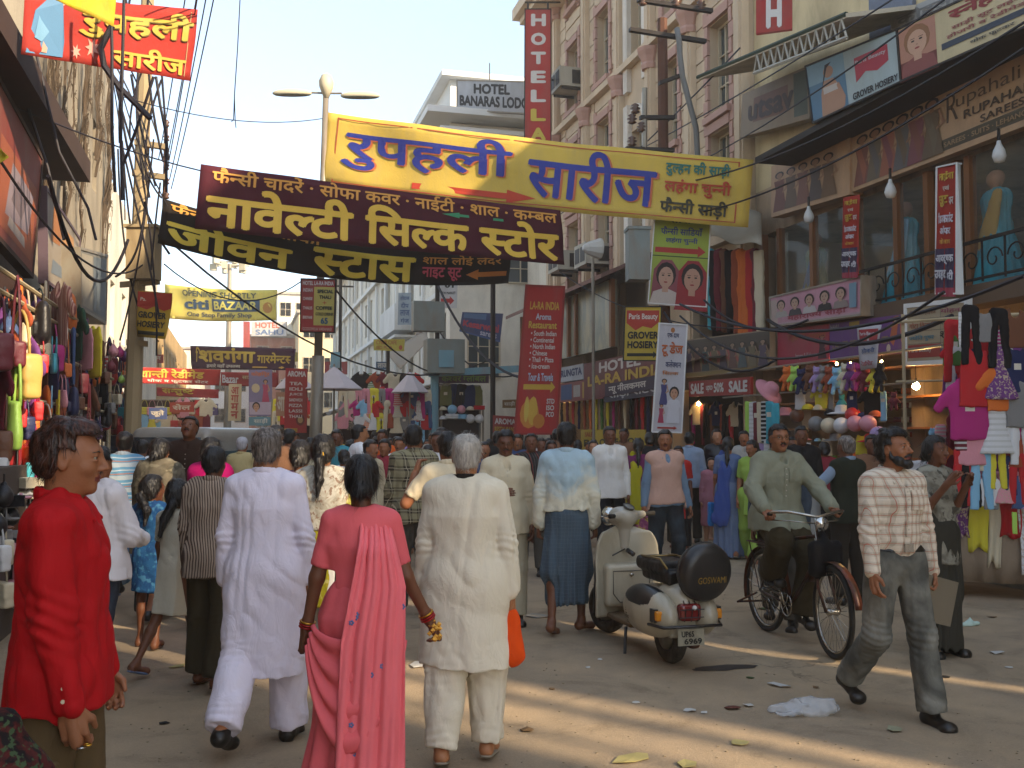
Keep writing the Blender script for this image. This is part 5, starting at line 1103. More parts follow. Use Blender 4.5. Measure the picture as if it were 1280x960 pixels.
# white long-facade signs, centre distance -------------------------------------------
make_sign('hotel_board','red and yellow hotel menu board clamped to the tall lamp post','sign',[atD(377,349,19.8),atD(419,350,19.8),atD(417,415,19.8),atD(376,414,19.8)],'b82c30',
  [('HOTEL LA-RA INDIA',.04,.96,.89,.97,'ece4dc',.03),('SPECIAL',.48,.96,.74,.81,'2e3a38',.04),('THALI',.54,.90,.63,.70,'2e3a38',.04),('COFFEE',.44,.94,.42,.49,'2e3a38',.04),('COLD DRINK',.44,.98,.31,.37,'2e3a38',.03),('65',.60,.82,.15,.27,'3a6a8c',.04),('INDIAN',.06,.34,.76,.83,'e8d8d0',.03),('CHINESE',.06,.34,.60,.66,'e8d8d0',.03),('THALIS',.06,.34,.42,.48,'e8d8d0',.03),('BIRIYANI',.06,.34,.24,.30,'e8d8d0',.03),('GODOWLIA VARANASI',.06,.94,.02,.08,'d8b8a8',.02)],th=.1,frame=M_iron,fw=.02,shapes=[('cfc060',rect(.38,.99,.12,.86)),('c8553c',rect(.64,.76,.55,.565)),('c8553d',rect(.69,.71,.525,.59))])
make_sign('hosiery_banner','curling red and yellow hosiery banner hung on the left electric pole','banner',[atD(173,363,16.4),atD(215,366,16.3),atD(207,424,16.3),atD(172,421,16.4)],'c8a428',[('Paris Beauty',.1,.85,.76,.86,'e8d8c8',.02),('GROVER',.06,.9,.42,.56,'33301f',.045),('HOSIERY',.06,.9,.22,.36,'33301f',.045)],cloth_=True,wave=.05,ripple=.6,nu=10,shapes=[('b8382a',[(.0,.98),(.0,.66),(.3,.60),(.5,.68),(.8,.60),(1,.66),(1,.98)]),('33301e',rect(.06,.94,.06,.14))])
make_sign('hotel_sign','white far hotel board with orange and blue capitals on the brick block','sign',[atD(314,402,92),atD(358,402,92),atD(358,420,92),atD(314,420,92)],'dcd8d4',[('HOTEL',.12,.8,.55,.95,'d0603c',.03),('SAHU',.12,.92,.08,.45,'6a86b0',.03)],th=.3)
make_sign('roof_tower','narrow red vertical sign panel beside the far white hotel board','sign',[atD(304,402,90),atD(311,402,90),atD(311,438,90),atD(304,438,90)],'b8382e',[],th=.4)
make_sign('shop_sign','white and red arrow sign just below the black banner on the lodge corner','sign',[atD(549,352,32),atD(572,352,32),atD(571,385,32),atD(548,385,32)],'d4d4d4',[('01',.3,.8,.76,.98,'2a2a2a',.05),('NEW MARKET',.1,.9,.52,.62,'444444',.03)],th=.06,shapes=[('c03030',arrow(.12,.85,.28,.08,.25))])
make_sign('shop_sign','tilted dark blue board with red script on the lodge side wall','sign',[atD(578,390,31),atD(629,392,31),atD(625,428,31),atD(574,414,31)],'34487a',[('Kesarwani',.06,.94,.3,.62,'c04050',.05),('sarees',.5,.9,.08,.24,'c8c8d8',.03)],th=.08,shapes=[('5a78a0',rect(.05,.6,.72,.95)),('3f5f98',rect(.0,1,.0,.06))])
make_sign('shop_sign','pale blue vertical Hindi sign on the long lodge facade','sign',[atD(498,366,40),atD(514,366,40),atD(515,406,40),atD(497,406,40)],'a4b4c0',[('होटल',.15,.85,.76,.92,'3a5a8a',.03),('दीप',.2,.8,.52,.7,'3a5a8a',.03),('लाज',.15,.85,.28,.46,'3a5a8a',.03),('गंज',.2,.8,.06,.22,'3a5a8a',.03)],th=.05)
make_sign('shop_sign','wide small yellow sign on a thin post before the lodge facade','sign',[atD(467,424,30),atD(506,424,30),atD(505,439,30),atD(467,438,30)],'cfc24a',[('CYBER CAFE',.08,.75,.55,.9,'b8603c',.02),('ISD PCO',.1,.6,.12,.42,'b8603c',.02)],th=.04,shapes=[('c05a40',ellp(.88,.3,.06,.2))])
q=MB();q.tube([atD(485,438,30.1),atD(485,545+66,30.1)],.06,6);single('sign_post',q,M_iron,'thin dark post carrying the small yellow sign','post')
make_sign('shop_sign','purple Hindi garment shop sign beneath the blue steel frame at the centre','sign',[atD(548,466,27),atD(611,466,27),atD(611,479,27),atD(548,479,27)],'54344c',[('के{श}वर ग{ल}ोबल'.replace('ग{ल}ो','{ग}लो'),.06,.95,.15,.9,'7f9a3c',.03)],th=.08)
make_sign('shop_sign','red sign board low on the far lodge shopfront','sign',[atD(406,452,45),atD(434,452,45),atD(434,468,45),atD(406,468,45)],'a83a3a',[('BATA',.2,.8,.25,.75,'d8c8c0',.03)],th=.08)
make_sign('menu_board','tall red fast-food menu board with white lines, left of the lamp post','sign',[atD(357,460,24),atD(384,461,24),atD(383,541,24),atD(355,541,24)],'b83434',[('AROMA',.1,.95,.87,.96,'ece4dc',.04)]+[(t,.2,.8,.74-.085*i,.79-.085*i,'e8dcd4',.03)for i,t in enumerate(('TEA','IDLI','JUICE','SANDWICH','PIZZA','LASSI','THALI'))],th=.05,shapes=[('7a3a30',ellp(.72,.2,.2,.09)),('c8a46c',ellp(.72,.2,.12,.05)),('c89c30',rect(.0,.6,.01,.07))])
# upper-left signs ---------------------------------------------------------------------
rq=[atD(31,-8,10.6),atD(247,12,12.0),atD(238,101,12.0),atD(26,68,10.6)]
make_sign('banner','red saree banner with gold Hindi letters and painted seated woman, upper left','banner',rq,'b8382e',
  [('रुपहली',.30,.98,.42,.90,'7c6a1e',.038),('रुपहली',.296,.975,.43,.91,'cfae34',.028),('सारीज',.50,.96,.05,.36,'cfae34',.028)],cloth_=True,wave=.02,nu=24,
  shapes=[('4f88b4',[(.02,.04),(.06,.75),(.13,.98),(.20,.9),(.225,.3),(.22,.05)]),('6fa4c8',[(.06,.3),(.09,.8),(.14,.9),(.18,.6),(.1,.25)]),('d8a088',[(.10,.08),(.125,.5),(.15,.55),(.21,.2),(.20,.1),(.15,.4),(.13,.08)]),('d8a089',ellp(.195,.93,.022,.08)),('2a1c18',ellp(.185,1.0,.03,.05)),('e49a88',sum([[(.385+.045*cos(i*pi/7)*(1 if i%2 else.45),.27+.17*sin(i*pi/7)*(1 if i%2 else.45))]for i in range(14)],[])),('e49a88',sum([[(.29+.03*cos(i*pi/7)*(1 if i%2 else.45),.17+.12*sin(i*pi/7)*(1 if i%2 else.45))]for i in range(14)],[])),('b89a6a',rect(.955,.96,.05,.95))])
T,pl=make_sign('pennant','bright yellow pennant sheet in front of the red saree banner at the top','banner',[atD(64,-30,9.2),atD(148,-30,9.4),atD(142,33,9.4),atD(64,-2,9.2)],'ecc81e',[('ज',.5,.7,.5,.8,'8a5a14',.04)],cloth_=True,wave=.02,nu=8)
make_sign('pennant','small yellow cloth edge hanging at the far left of the eave','banner',[atD(-30,170,8.6),atD(2,186,8.6),atD(10,196,8.6),atD(-30,232,8.6)],'d8c42a',[],cloth_=True,wave=.03,nu=8)
make_sign('hoarding','big faded red and orange painted hoarding under the left eave','sign',Xq(-2.6,(-25,60),(52,200),(40,342),(-25,268)),'8f3a30',[],th=.1,frame=mat('dark_eave','3a2a24'),fw=.06,dirt=.5,
  shapes=[('a85a38',rect(.30,.95,.08,.7)),('9a8a94',[(.4,.2),(.85,.25),(.9,.6),(.5,.62)]),('8f4438',rect(.0,.25,.0,1)),('b0a4a0',[(.45,.14),(.8,.12),(.78,.2),(.48,.22)]),('7a6a72',[(.5,.35),(.7,.3),(.8,.5),(.6,.55)])])
make_sign('hoarding','peeling pale board with rust streaks next to the red hoarding','sign',Xq(-2.55,(58,238),(99,300),(99,382),(59,350)),'a89e92',[],th=.1,frame=mat('purple_grey_edge','5a4a55'),fw=.05,dirt=.6,shapes=[('b5763e',[(.1,.5),(.35,.55),(.5,.9),(.2,.95)]),('c49258',[(.4,.6),(.8,.7),(.8,.9),(.5,.85)]),('7d8a98',[(.1,.12),(.6,.2),(.6,.32),(.15,.3)])])
make_sign('light_box','grey metal and glass light box past the peeling board, by the pole','sign',Xq(-2.3,(100,312),(134,322),(132,402),(101,384)),'8c8c88',[],th=.3,frame=M_steel,fw=.04,shapes=[('b0a898',rect(.05,.42,.05,.95)),('76828c',rect(.46,.95,.05,.95))])
# ------------------------------------------------------------------ poles and street lighting
T=thing('lamp_post','tall pale street lamp post with two arms, standing in the middle of the street','lamp post',spot(393,20))
p0=spot(393,20);H_=atD(408,95,20).z;top=atD(408,100,20)-p0
q=MB();q.tube([(0,0,0),(0,0,.3)],.17,12);q.tube([(0,0,.3),(top.x*.35,top.y*.35,3.2)],[.13,.12],12);q.tube([(top.x*.35,top.y*.35,3.2),(top.x*.97,top.y*.97,H_-.3)],[.085,.06],10);q.build('pole',M_steel,T,True)
q=MB();tp=Vector((top.x,top.y,H_-.35));q.lathe(tp,[(.05,-.1),(.14,.12),(.15,.24),(.10,.36),(.0,.42)],12);q.build('finial',mat('lamp_cream','b9b29a',.5),T,True)
for s_ in(-1,1):
    a=tp+_R*(.16*s_)+Vector((0,0,.02));b=a+_R*(.5*s_)+Vector((0,0,-.02-.05*(s_>0)))
    q=MB();q.tube([tp,a+(b-a)*.3],.02,6);q.build('arm',M_steel,T)
    S=Sdf(.02);c_=np.array(b+_R*.02*s_);S.ell(c_,(.40,.11,.085),0,np.stack([np.array(_R),np.array((sin(YAW),cos(YAW),0)),(0,0,1)],1));lo=float(c_[2])-.02
    S.cut(lambda x,y,z,lo=lo:lo-z-.03,.01);lh=S.build('lamp_head',[mat('lamp_cream','b9b29a',.5),mat('lamp_lens','8b8f84',.3)],T,paint=lambda c,lo=lo:(c[:,2]<lo-.01).astype(int))
T=thing('utility_pole','slanting pale concrete electric pole with cross bars at the left','pole',spot(163,16.8));p0=spot(163,16.8)
q=MB();t1=atD(186,-40,16.8)-p0;q.tube([(0,0,0),t1],[.15,.10],8);q.build('pole',mat('pole_tan','9c8a6a',.8,dirt='6a5a44',damt=.4),T)
q=MB();t1b=atD(208,150,16.9)-p0;t1c=atD(204,300,16.9)-p0;q.tube([t1b,t1c],.035,6);q.build('side_rail',M_rust,T)
for a,b in(((168,178),(208,184)),((165,216),(208,222)),((150,356),(200,352)),((158,428),(185,430))):q=MB();q.obox((atD(*a,16.7)+atD(*b,16.7))/2-p0,(atD(*b,16.7)-atD(*a,16.7))/2,(0,.05,0),(0,0,.045));q.build('crossbar',mat('pole_tan','9c8a6a'),T)
for i in range(8):
    for px in(206,211):pass
    q=MB();c_=atD(208,155+i*18,16.85)-p0;q.lathe(c_,[(.03,-.05),(.055,-.03),(.03,0),(.055,.03),(.03,.06)],8);q.build('insulator',mat('insulator_brown','5a4238',.3),T,True)
q=MB();c_=atD(180,318,16.5);q.box(-.24,.24,-.15,.15,-.42,.42);q.box(-.28,.28,-.19,.19,.42,.47);o=single('junction_box',q,mat('meter_box','a08e6c',.7,dirt='5a4228',damt=.6),'rusty tan electric box mounted on the left pole above the hosiery banner','box');o.location=c_;o.rotation_euler=(0,0,-.3)
T=thing('floodlight_mast','far high floodlight mast with a ring of lamps behind the black banner','mast',spot(284,60));q=MB();q.tube([(0,0,0),(0,0,atD(284,328,60).z)],[.25,.12],8);q.build('mast',M_steel,T)
zt=atD(284,328,60).z;q=MB();q.torus((0,0,zt),.75,.05,'Z',20,5);q.build('ring',M_steel,T)
for i in range(10):a=2*pi*i/10;q=MB();q.box(-.22,.22,-.12,.12,-.2,.2,rot=Matrix.Rotation(a,3,'Z'));o=q.build('lamp',mat('lamp_cream','b9b29a'),T);o.location=(cos(a)*.95,sin(a)*.95,zt-(.25 if i%2 else-.1))
def steel_pole(label,px,d,ztop,r,m,arms=()):
    T=thing('electric_pole',label,'pole',spot(px,d));q=MB();q.tube([(0,0,0),(0,0,ztop)],[r*1.2,r],8);q.build('pole',m,T);return T
T=steel_pole('thick brown steel pole with crossarms in front of the sandstone hotel',832,18.8,9.6,.10,M_rust);p0=spot(832,18.8)
for a,b in(((787,37),(882,52)),((797,0),(890,14)),((824,104),(852,94)),((800,147),(843,147)),((782,186),(842,188))):
    q=MB();A_,B_=atD(*a,18.7)-p0,atD(*b,18.7)-p0;q.obox((A_+B_)/2,(B_-A_)/2,(0,.05,0),(0,0,.035));q.build('crossarm',M_iron,T)
for px,py in((803,2),(845,4),(876,8),(790,150),(802,160),(790,178),(794,137)):
    q=MB();q.lathe(atD(px,py,18.7)-p0,[(.03,-.08),(.09,-.05),(.04,-.01),(.1,.02),(.04,.05),(.08,.08),(.02,.12)],10);q.build('insulator',mat('insulator_brown','5a4238',.3),T,True)
q=MB();q.tube([atD(806,110,18.7)-p0,atD(806,200,18.7)-p0],.05,6);q.build('strut',M_steel,T)
q=MB();pts=[atD(x,y,18.6)for x,y in((846,35),(849,52),(850,70),(853,95),(862,130),(870,160),(872,195),(874,240))];q.tube(pts,.055,8);single('armoured_cable',q,mat('cable_grey','6a6a68',.5),'thick grey cable curving down the pole before the sandstone hotel','cable',smooth=True)
for i,(px,py,w_,h_,d)in enumerate(((797,320,.36,.85,17.0),(660,999,0,0,0))):
    if w_:q=MB();q.box(-w_/2,w_/2,-.18,.18,-h_/2,h_/2);q.box(-w_/2-.02,w_/2+.02,-.2,.2,h_/2,h_/2+.05);o=single('junction_box',q,mat('grey_green_box','78807a',.6,dirt='7a5a40',damt=.5),'grey green electric box left of the lime green poster','box');o.location=atD(px,py,d);o.rotation_euler=(0,0,-.2)
T=thing('cctv_pole','thin pole topped by a white floodlight beside the air conditioners','pole',spot(742,19));q=MB();q.tube([(0,0,0),(0,0,atD(742,320,19).z)],.03,6);q.build('pole',M_steel,T);q=MB();q.lathe((0,0,0),[(.05,-.2),(.12,-.1),(.2,.12),(.2,.16)],10,axis='X');o=q.build('floodlight',mat('lamp_white','c8c8c4',.4),T);o.location=(0,0,atD(742,308,19).z)
# air conditioners
def ac(label,c,g='air conditioners on the hotel front'):
    T=thing('air_conditioner',label,'air conditioner',c,group=g);q=MB();q.box(-.35,.35,-.45,.45,-.28,.28);q.box(-.37,-.35,-.47,.47,-.30,.30);q.build('casing',mat('ac_cream','a8a292',.6,dirt='6a6050',damt=.4),T)
    for s_ in(-1,1):q=MB();q.box(-.382,-.372,s_*.22-.17,s_*.22+.17,-.2,.2);q.box(-.17+s_*.17,.17+s_*.17,-.462,-.452,-.2,.2)if s_>0 else None;gq=q.build('grille',M_iron,T)
    q=MB();q.box(-.3,.35,-.4,-.36,-.36,-.29);q.box(-.3,.35,.36,.4,-.36,-.29);q.build('bracket',M_iron,T);return T
ac('cream air conditioner below the upper corner window of the hotel',atX(709,102,9.15));ac('air conditioner behind the white floodlight, right of its twin',atX(741,320,9.15));ac('air conditioner at the right end of the maroon banner',atX(706,328,9.15))
# awnings
T=thing('metal_awning','pale sloping awning with green edge and truss at the upper right','awning',(0,0,0))
A=[atX(872,100,8.0),atX(1058,22,7.9),atX(1062,62,9.45),atX(905,118,9.45)];A[2].z=A[1].z+.35;A[3].z=A[0].z+.35;A[2].x=A[3].x=9.48;A[3].y=A[0].y;A[2].y=A[1].y
q=MB();q.grid(lambda u,v:(A[0]*(1-u)+A[1]*u)*(1-v)+(A[3]*(1-u)+A[2]*u)*v,1,1,two=-.06);q.build('sheet',mat('awning_underside','c8c0ae',.8,dirt='6a5c4c',damt=.4),T)
q=MB();q.tube([A[0]+Vector((0,0,.05)),A[1]+Vector((0,0,.05))],.035,6);q.build('edge',M_green,T)
q=MB();B_=[p-Vector((0,0,.28))for p in A[:2]];q.tube([B_[0]+(B_[1]-B_[0])*.45,B_[1]],.03,5)
for i in range(12):u0=.45+.55*i/12;u1=.45+.55*(i+1)/12;q.tube([(B_[0]+(B_[1]-B_[0])*u0),(A[0]+(A[1]-A[0])*(u0+u1)/2),(B_[0]+(B_[1]-B_[0])*u1)],.02,4)
q.build('truss',mat('pale_truss','a09c90',.6),T)
T=thing('cloth_awning','pale sheet awning over the first-floor saree display, right of the lime poster','awning',(0,0,0));a,b=atX(888,262,8.9),atX(958,270,8.9)
A=[atX(884,296,8.7),atX(952,308,8.7),atX(952,268,9.4),atX(884,250,9.4)];q=MB();q.grid(lambda u,v:(A[0]*(1-u)+A[1]*u)*(1-v)+(A[3]*(1-u)+A[2]*u)*v+Vector((0,0,.05*sin(u*9))),10,4,two=.01);q.build('sheet',cloth('awning_cloth','9c9484'),T,True)
T=thing('tarpaulin','grey brown tarpaulin sloping over the stalls beneath the lodge','tarpaulin',(0,0,0));A=[atD(497,472,30),atD(536,420,31),atD(524,408,33),atD(478,440,33)]
A=[atD(500,462,29),atD(536,425,29),atD(531,414,33),atD(482,440,33)];q=MB();q.grid(lambda u,v:(A[0]*(1-u)+A[1]*u)*(1-v)+(A[3]*(1-u)+A[2]*u)*v-Vector((0,0,.25*sin(pi*u)*sin(pi*v))),8,8,two=.01);q.build('sheet',cloth('tarp_grey','8f8678'),T,True)
T=thing('tarpaulin','long dirty tarpaulin canopy over the shops along the lodge base','tarpaulin',(0,0,0));q=MB();q.grid(lambda u,v:Vector((7.1-2.6*v,30.5+30*u,3.5-.7*v+.12*sin(u*31)*v)),40,4,two=.01);q.build('sheet',cloth('tarp_brown','6f665c'),T,True)
T=thing('tarpaulin','dark brown awning over the shops at the foot of the sandstone hotel','tarpaulin',(0,0,0));q=MB();q.grid(lambda u,v:Vector((9.45-.6*v,17.4+12.5*u,3.3-.2*v+.05*sin(u*25)*v)),30,3,two=.01);q.build('sheet',cloth('tarp_dark','4c433a'),T,True)
for i,(px,py,wpx,d,lb)in enumerate(((417,486,52,24,'white cloth umbrella over the stalls right of the lamp post'),(368,486,36,25,'white cloth umbrella left of the lamp post, lower and smaller'),(512,490,34,26,'tilted white cloth umbrella right of the tarpaulin'))):
    T=thing('street_umbrella',lb,'umbrella',spot(px,d),group='stall umbrellas');z=atD(px,py,d).z;r=wpx*d/1250*.72;q=MB();n_=8
    vs=[(0,0,z+.55)]+[(r*cos(2*pi*k/n_+.3),r*sin(2*pi*k/n_+.3),z)for k in range(n_)];q.add(vs+[(x,y,zz-.02)for x,y,zz in vs],[(0,1+k,1+(k+1)%n_)for k in range(n_)]+[(9,10+(k+1)%n_,10+k)for k in range(n_)]+[(1+k,10+k,10+(k+1)%n_,1+(k+1)%n_)for k in range(n_)])
    q.build('canopy',cloth('umbrella_white','bdb5b8'),T);q=MB();q.tube([(0,0,0),(0,0,z+.6)],.025,6);q.build('pole',M_steel,T)
# pale blue electric cabin on legs, centre
T=thing('transformer_frame','pale blue steel post carrying a grey green electric cabinet at the centre','electric cabinet',spot(543,26.5));p0=spot(543,26.5)
q=MB();q.tube([(0,0,0),(0,0,3.4)],.11,8);q.build('post',mat('pale_blue_paint','6c96a4',.6,dirt='8a7a6a'),T)
c_=atD(555,446,26.5)-p0;q=MB();q.box(c_.x-.5,c_.x+.5,c_.y-.3,c_.y+.3,c_.z-.45,c_.z+.45);q.build('cabinet',mat('grey_green_box','78807a'),T);q=MB();q.box(c_.x-.2,c_.x+.2,c_.y-.33,c_.y-.301,c_.z-.3,c_.z+.15);q.build('door',mat('pale_blue_paint','6c96a4'),T)
q=MB();a,b=atD(536,467,26.5)-p0,atD(648,461,26.5)-p0;q.obox((a+b)/2,(b-a)/2,(0,.05,0),(0,0,.09));q.build('beam',mat('pale_blue_paint','6c96a4'),T)
q=MB();c_=atD(535,396,27);q.box(-.42,.42,-.2,.2,-.4,.4);o=single('junction_box',q,mat('grey_green_box','78807a'),'grey green electric box on the lodge wall under the black banner','box');o.location=c_
q=MB();q.box(-.16,.16,-.1,.1,-.28,.28);o=single('junction_box',q,mat('pale_blue_paint','6c96a4'),'small pale blue electric box on the far lodge shopfronts','box');o.location=atD(419,450,36)
for px,d,h,lb in((424,38,8.2,'thin wooden pole with crossbars before the far end of the lodge'),(546,28,9.5,'slim dark pole beside the lodge corner'),(616,25,8.5,'slim pole right of the tilted blue board'),(616.5,60,0,'')):
    if h:T=steel_pole(lb,px,d,h,.06,M_iron);q=MB();[q.box(-.5,.5,-.03,.03,h-.4-k*.5,h-.34-k*.5)for k in range(2)];q.build('crossarm',M_iron,T)
# ------------------------------------------------------------------ wires
def wire(name,label,pts,r,sag=.4,n=14,group='overhead wires',m=None):
    q=MB();P_=[]
    for a,b in zip(pts,pts[1:]):
        a,b=Vector(a),Vector(b)
        for i in range(n+(b is pts[-1])):t=i/n;P_.append(a*(1-t)+b*t-Vector((0,0,sag*4*t*(1-t))))
    P_.append(Vector(pts[-1]));q.tube(P_,r,5);return single(name,q,m or mat('black_cable','1c1820',.6),label,'wire',group)
rr=random.Random(5)
for i,(a,b,da,db,r,s_)in enumerate((((0,125),(404,230),12,20,.012,.3),((150,120),(404,148),14,20,.008,.2),((210,300),(620,445),17,30,.02,1.3),((205,330),(376,352),17,20,.012,.5),((925,60),(690,275),17,30,.015,.2),((1280,28),(840,230),10,19,.015,.3),((1280,60),(850,270),10,19,.015,.3),((1130,-10),(700,232),12,29,.012,.2),((1180,0),(780,240),11,25,.012,.3),((545,352),(690,470),28,22,.035,.9),((700,340),(960,410),24,17,.012,.4),((850,380),(1280,345),17,9.5,.022,.5),((850,395),(1180,365),17,10,.018,.7),((830,390),(970,450),17,15,.022,.5),((960,400),(1190,395),16,11,.03,.35),((418,360),(560,470),20,28,.02,.4),((0,200),(180,330),9,16.5,.014,.5),((60,220),(160,300),11,16,.025,.9),((880,375),(1010,400),17,15,.02,.3),((640,470),(540,400),26,28,.02,.5))):
    wire('wire',['faint wire from the left roofs to the lamp post, lower one','faint wire from the red banner to the lamp post top','long sagging cable from the left pole under the black banner','thin wire from left pole to the hotel menu board','wire slanting across the left part of the sandstone hotel','lowest wire from the upper right hoarding to the brown pole','wire crossing the beach model hoarding edge','high wire crossing the whole sandstone front','wire beginning above the green-edged awning','thick sagging cable from the lodge corner to the red sign','thin wire from the air conditioners to the saree shop','cable sagging along the balcony railing','second cable below the balcony railing','cable over the golden brown sign','bundled cable along the ground-floor sign row','wire from the menu board towards the blue frame','wire crossing the big red hoarding','looped cable between pale board and left pole','short cable right of the lime poster','cable hanging in front of the blue cabinet'][i],[atD(*a,da),atD(*b,db)],r,s_)
for i in range(22):   # tangle round the left pole
    x0,x1=rr.uniform(125,205),rr.uniform(140,215);y0=rr.uniform(-60,260);y1=y0+rr.uniform(90,260);mid=((x0+x1)/2+rr.uniform(-28,28),(y0+y1)/2+rr.uniform(-10,40));d=rr.uniform(15.5,17)
    q=MB();pa,pm,pb=atD(x0,y0,d),atD(*mid,d-.2),atD(x1,y1,d);q.tube([pa*(1-t)**2+pm*2*t*(1-t)+pb*t*t for t in[k/12 for k in range(13)]],rr.uniform(.008,.02),4);single('cable',q,mat('black_cable','1c1820'),'loose black cable in the tangle round the left electric pole','cable','tangled cables on the left pole')
for i,(x0,x1)in enumerate(((240,196),(252,204),(262,210),(270,212),(244,200))):wire('wire','one of the thin parallel wires fanning down from the top to the left pole',[atD(x0+i*3,-60,11),atD(x1+2,200+i*12,16.8)],.008,.1,group='fan of wires above the left pole')
q=MB();q.tube([atD(*p,12)for p in((301,-20),(297,60),(293,120),(292,150),(289,152))],.006,4);q.tube([atD(*p,12)for p in((293,120),(294,150),(295,160))],.005,4);single('wire',q,mat('black_cable','1c1820'),'single frayed wire end dangling alone in the open sky','wire')
for i,pts in enumerate((((137,-40),(140,60),(140,160),(144,240)),((156,-40),(153,80),(151,170),(153,250)),((140,32),(126,60),(130,82),(150,110),(188,148)),((192,96),(178,140),(160,190),(152,210),(155,250)),((195,96),(200,130),(208,170),(208,240)),((46,70),(60,130),(74,190),(110,260),(120,300)),((0,50),(20,90),(60,210),(80,300)),((10,20),(8,60),(0,90),(-10,110)))):
    q=MB();q.tube([atD(x,y,10.5+i*.3)for x,y in pts],.018 if i!=2 else.035,6);single('cable',q,mat('black_cable','1c1820'),['black cable running straight down past the yellow pennant','black cable just right of the pennant corner','thick black cable end curving from the pennant corner','cable curving down from the red banner edge','cable drop along the cross bars of the left pole','cable hanging in front of the weathered wall','cable along the dark eave','short cable loop at the top left corner'][i],'cable')

rr=random.Random(31)
FS=[(180,444,24,10,44,'b03028','दुकान','small red shop board above the readymade banner'),(212,503,30,12,33,'c0402c','सेल','red sale board right under the second red banner'),(246,505,26,14,35,'7a6a9a','सूट','violet board beside the red sale board'),(350,440,22,12,52,'c8b040','होटल','yellow board over the far crowd left of the lamp post'),(262,448,20,10,58,'b84a34','चाय','tiny orange red board far behind the purple banner'),(330,448,18,22,50,'a83a34','बस','upright red board below the far hotel board'),
      (186,510,22,14,28,'4a5a8a','जूते','blue shoe board at the left under the red banners'),(345,490,12,30,28,'c08a6a','आ','narrow orange board left of the fast-food menu'),(440,470,24,8,40,'a8503a','बाटा','small rusty board over the middle rack'),(470,452,16,10,44,'3a5a7a','लाज','small blue board low on the lodge facade'),(520,402,14,18,36,'b0a8a0','पान','white square board on the lodge facade'),(628,500,18,10,24,'8a6a3a','साड़ी','brown board above the small restaurant sign'),
      (300,540,26,8,40,'d0c050','सेल','yellow strip board low behind the skull cap man'),(228,520,22,10,38,'c86a3a','शाल','orange board low in the far left market')]
for px,py,w_,h_,d,c_,t_,lb in FS:make_sign('shop_sign',lb,'sign',[atD(px,py,d),atD(px+w_,py+rr.uniform(-1,1),d),atD(px+w_,py+h_,d),atD(px,py+h_,d)],c_,[(t_,.12,.88,.2,.82,'e0d4c0' if c_ not in('c8b040','d0c050','b0a8a0')else '7a2a24',.03)],th=.06)

# ------------------------------------------------------------------ goods on the stalls
CNAMES={'lime green':'a4cf5a','gold':'b8964e','maroon':'6a2430','red':'b3262a','turquoise':'3f9fb0','pink':'d88a94','yellow':'d8c034','navy':'262c50','black':'1c1a1c','brown':'6a4430','orange':'d86a28','cream':'c8bca0',
          'purple':'6a3a74','white':'cfcfd0','magenta':'a82a70','green':'4a7434','denim blue':'43567c','grey':'7c7a78','dark green':'2c4a3a','sky blue':'7fb0cc','olive':'6a6a3c','rust':'96482c','lilac':'a088b4'}
M_goods=cloth('goods_cloth','888888',objcol=True,bump=.3);M_leather=mat('goods_leather','888888',.45,var=.2,objcol=True,bump=.2,spec=.4);M_toy=mat('goods_plush','888888',.95,var=.2,objcol=True,bump=.6,bscale=60)
def objpat(name,kind):
    m=cloth(name,'888888',objcol=True,bump=.3);nt=m.node_tree;b=nt.nodes['Principled BSDF'];src=b.inputs['Base Color'].links[0].from_socket
    t=N(nt,'ShaderNodeTexCoord');sp=N(nt,'ShaderNodeSeparateXYZ');L(nt,t.outputs['Object'],sp.inputs[0])
    if kind=='s':f=mth(nt,'GREATER_THAN',mth(nt,'FRACT',mth(nt,'MULTIPLY',sp.outputs[2],14)),.6);c2=(.5,.5,.48)
    elif kind=='c':f=mth(nt,'LESS_THAN',noise(nt,7,1,t.outputs['Object']),.36);c2=(.62,.6,.55)
    else:f=ramp(nt,noise(nt,26,2,t.outputs['Object'],1.),.52,.60);c2=(.45,.36,.26)
    if kind=='c':f=mth(nt,'MULTIPLY',mth(nt,'LESS_THAN',mth(nt,'ABSOLUTE',sp.outputs[0]),.05),mth(nt,'LESS_THAN',mth(nt,'ABSOLUTE',mth(nt,'ADD',sp.outputs[2],.22)),.04));c2=(.6,.55,.45)
    L(nt,mixc(nt,f,src,c2),b.inputs['Base Color']);return m
M_gs,M_gp,M_gc=objpat('goods_striped','s'),objpat('goods_printed','p'),objpat('goods_blotched','c')
def stripemat():return pattern_mat('goods_stripes','vstripe',['b08a7c','7c4a44','d8c8b8'],1.3)
def objcolor(o,cn,k=.8):
    c=srgb(CNAMES[cn]);g=sum(c)/3;c=tuple(min(.75,(q*.97+g*.03)*1.25)for q in c);o.color=(c[0]*k,c[1]*k,c[2]*k,1)
NTH='first second third fourth fifth sixth seventh eighth ninth tenth eleventh twelfth thirteenth fourteenth fifteenth sixteenth seventeenth eighteenth nineteenth twentieth twenty-first twenty-second twenty-third twenty-fourth'.split()+[t+'-'+u for t in('twenty','thirty','forty','fifty')for u in 'first second third fourth fifth sixth seventh eighth ninth'.split()][4:]
TM={}
def tmpl(key,fn):
    if key not in TM:TM[key]=fn()
    return TM[key]
def flatg(fn,h=.018,seed=1,amp=.006):
    S=Sdf(h);fn(S);S.bump(lambda x,y,z:amp*vnoise(x*14,y*8,z*4,seed)+amp*.5*vnoise(x*20,y*8,z*20,seed));return S
Yx=(0,1,0)
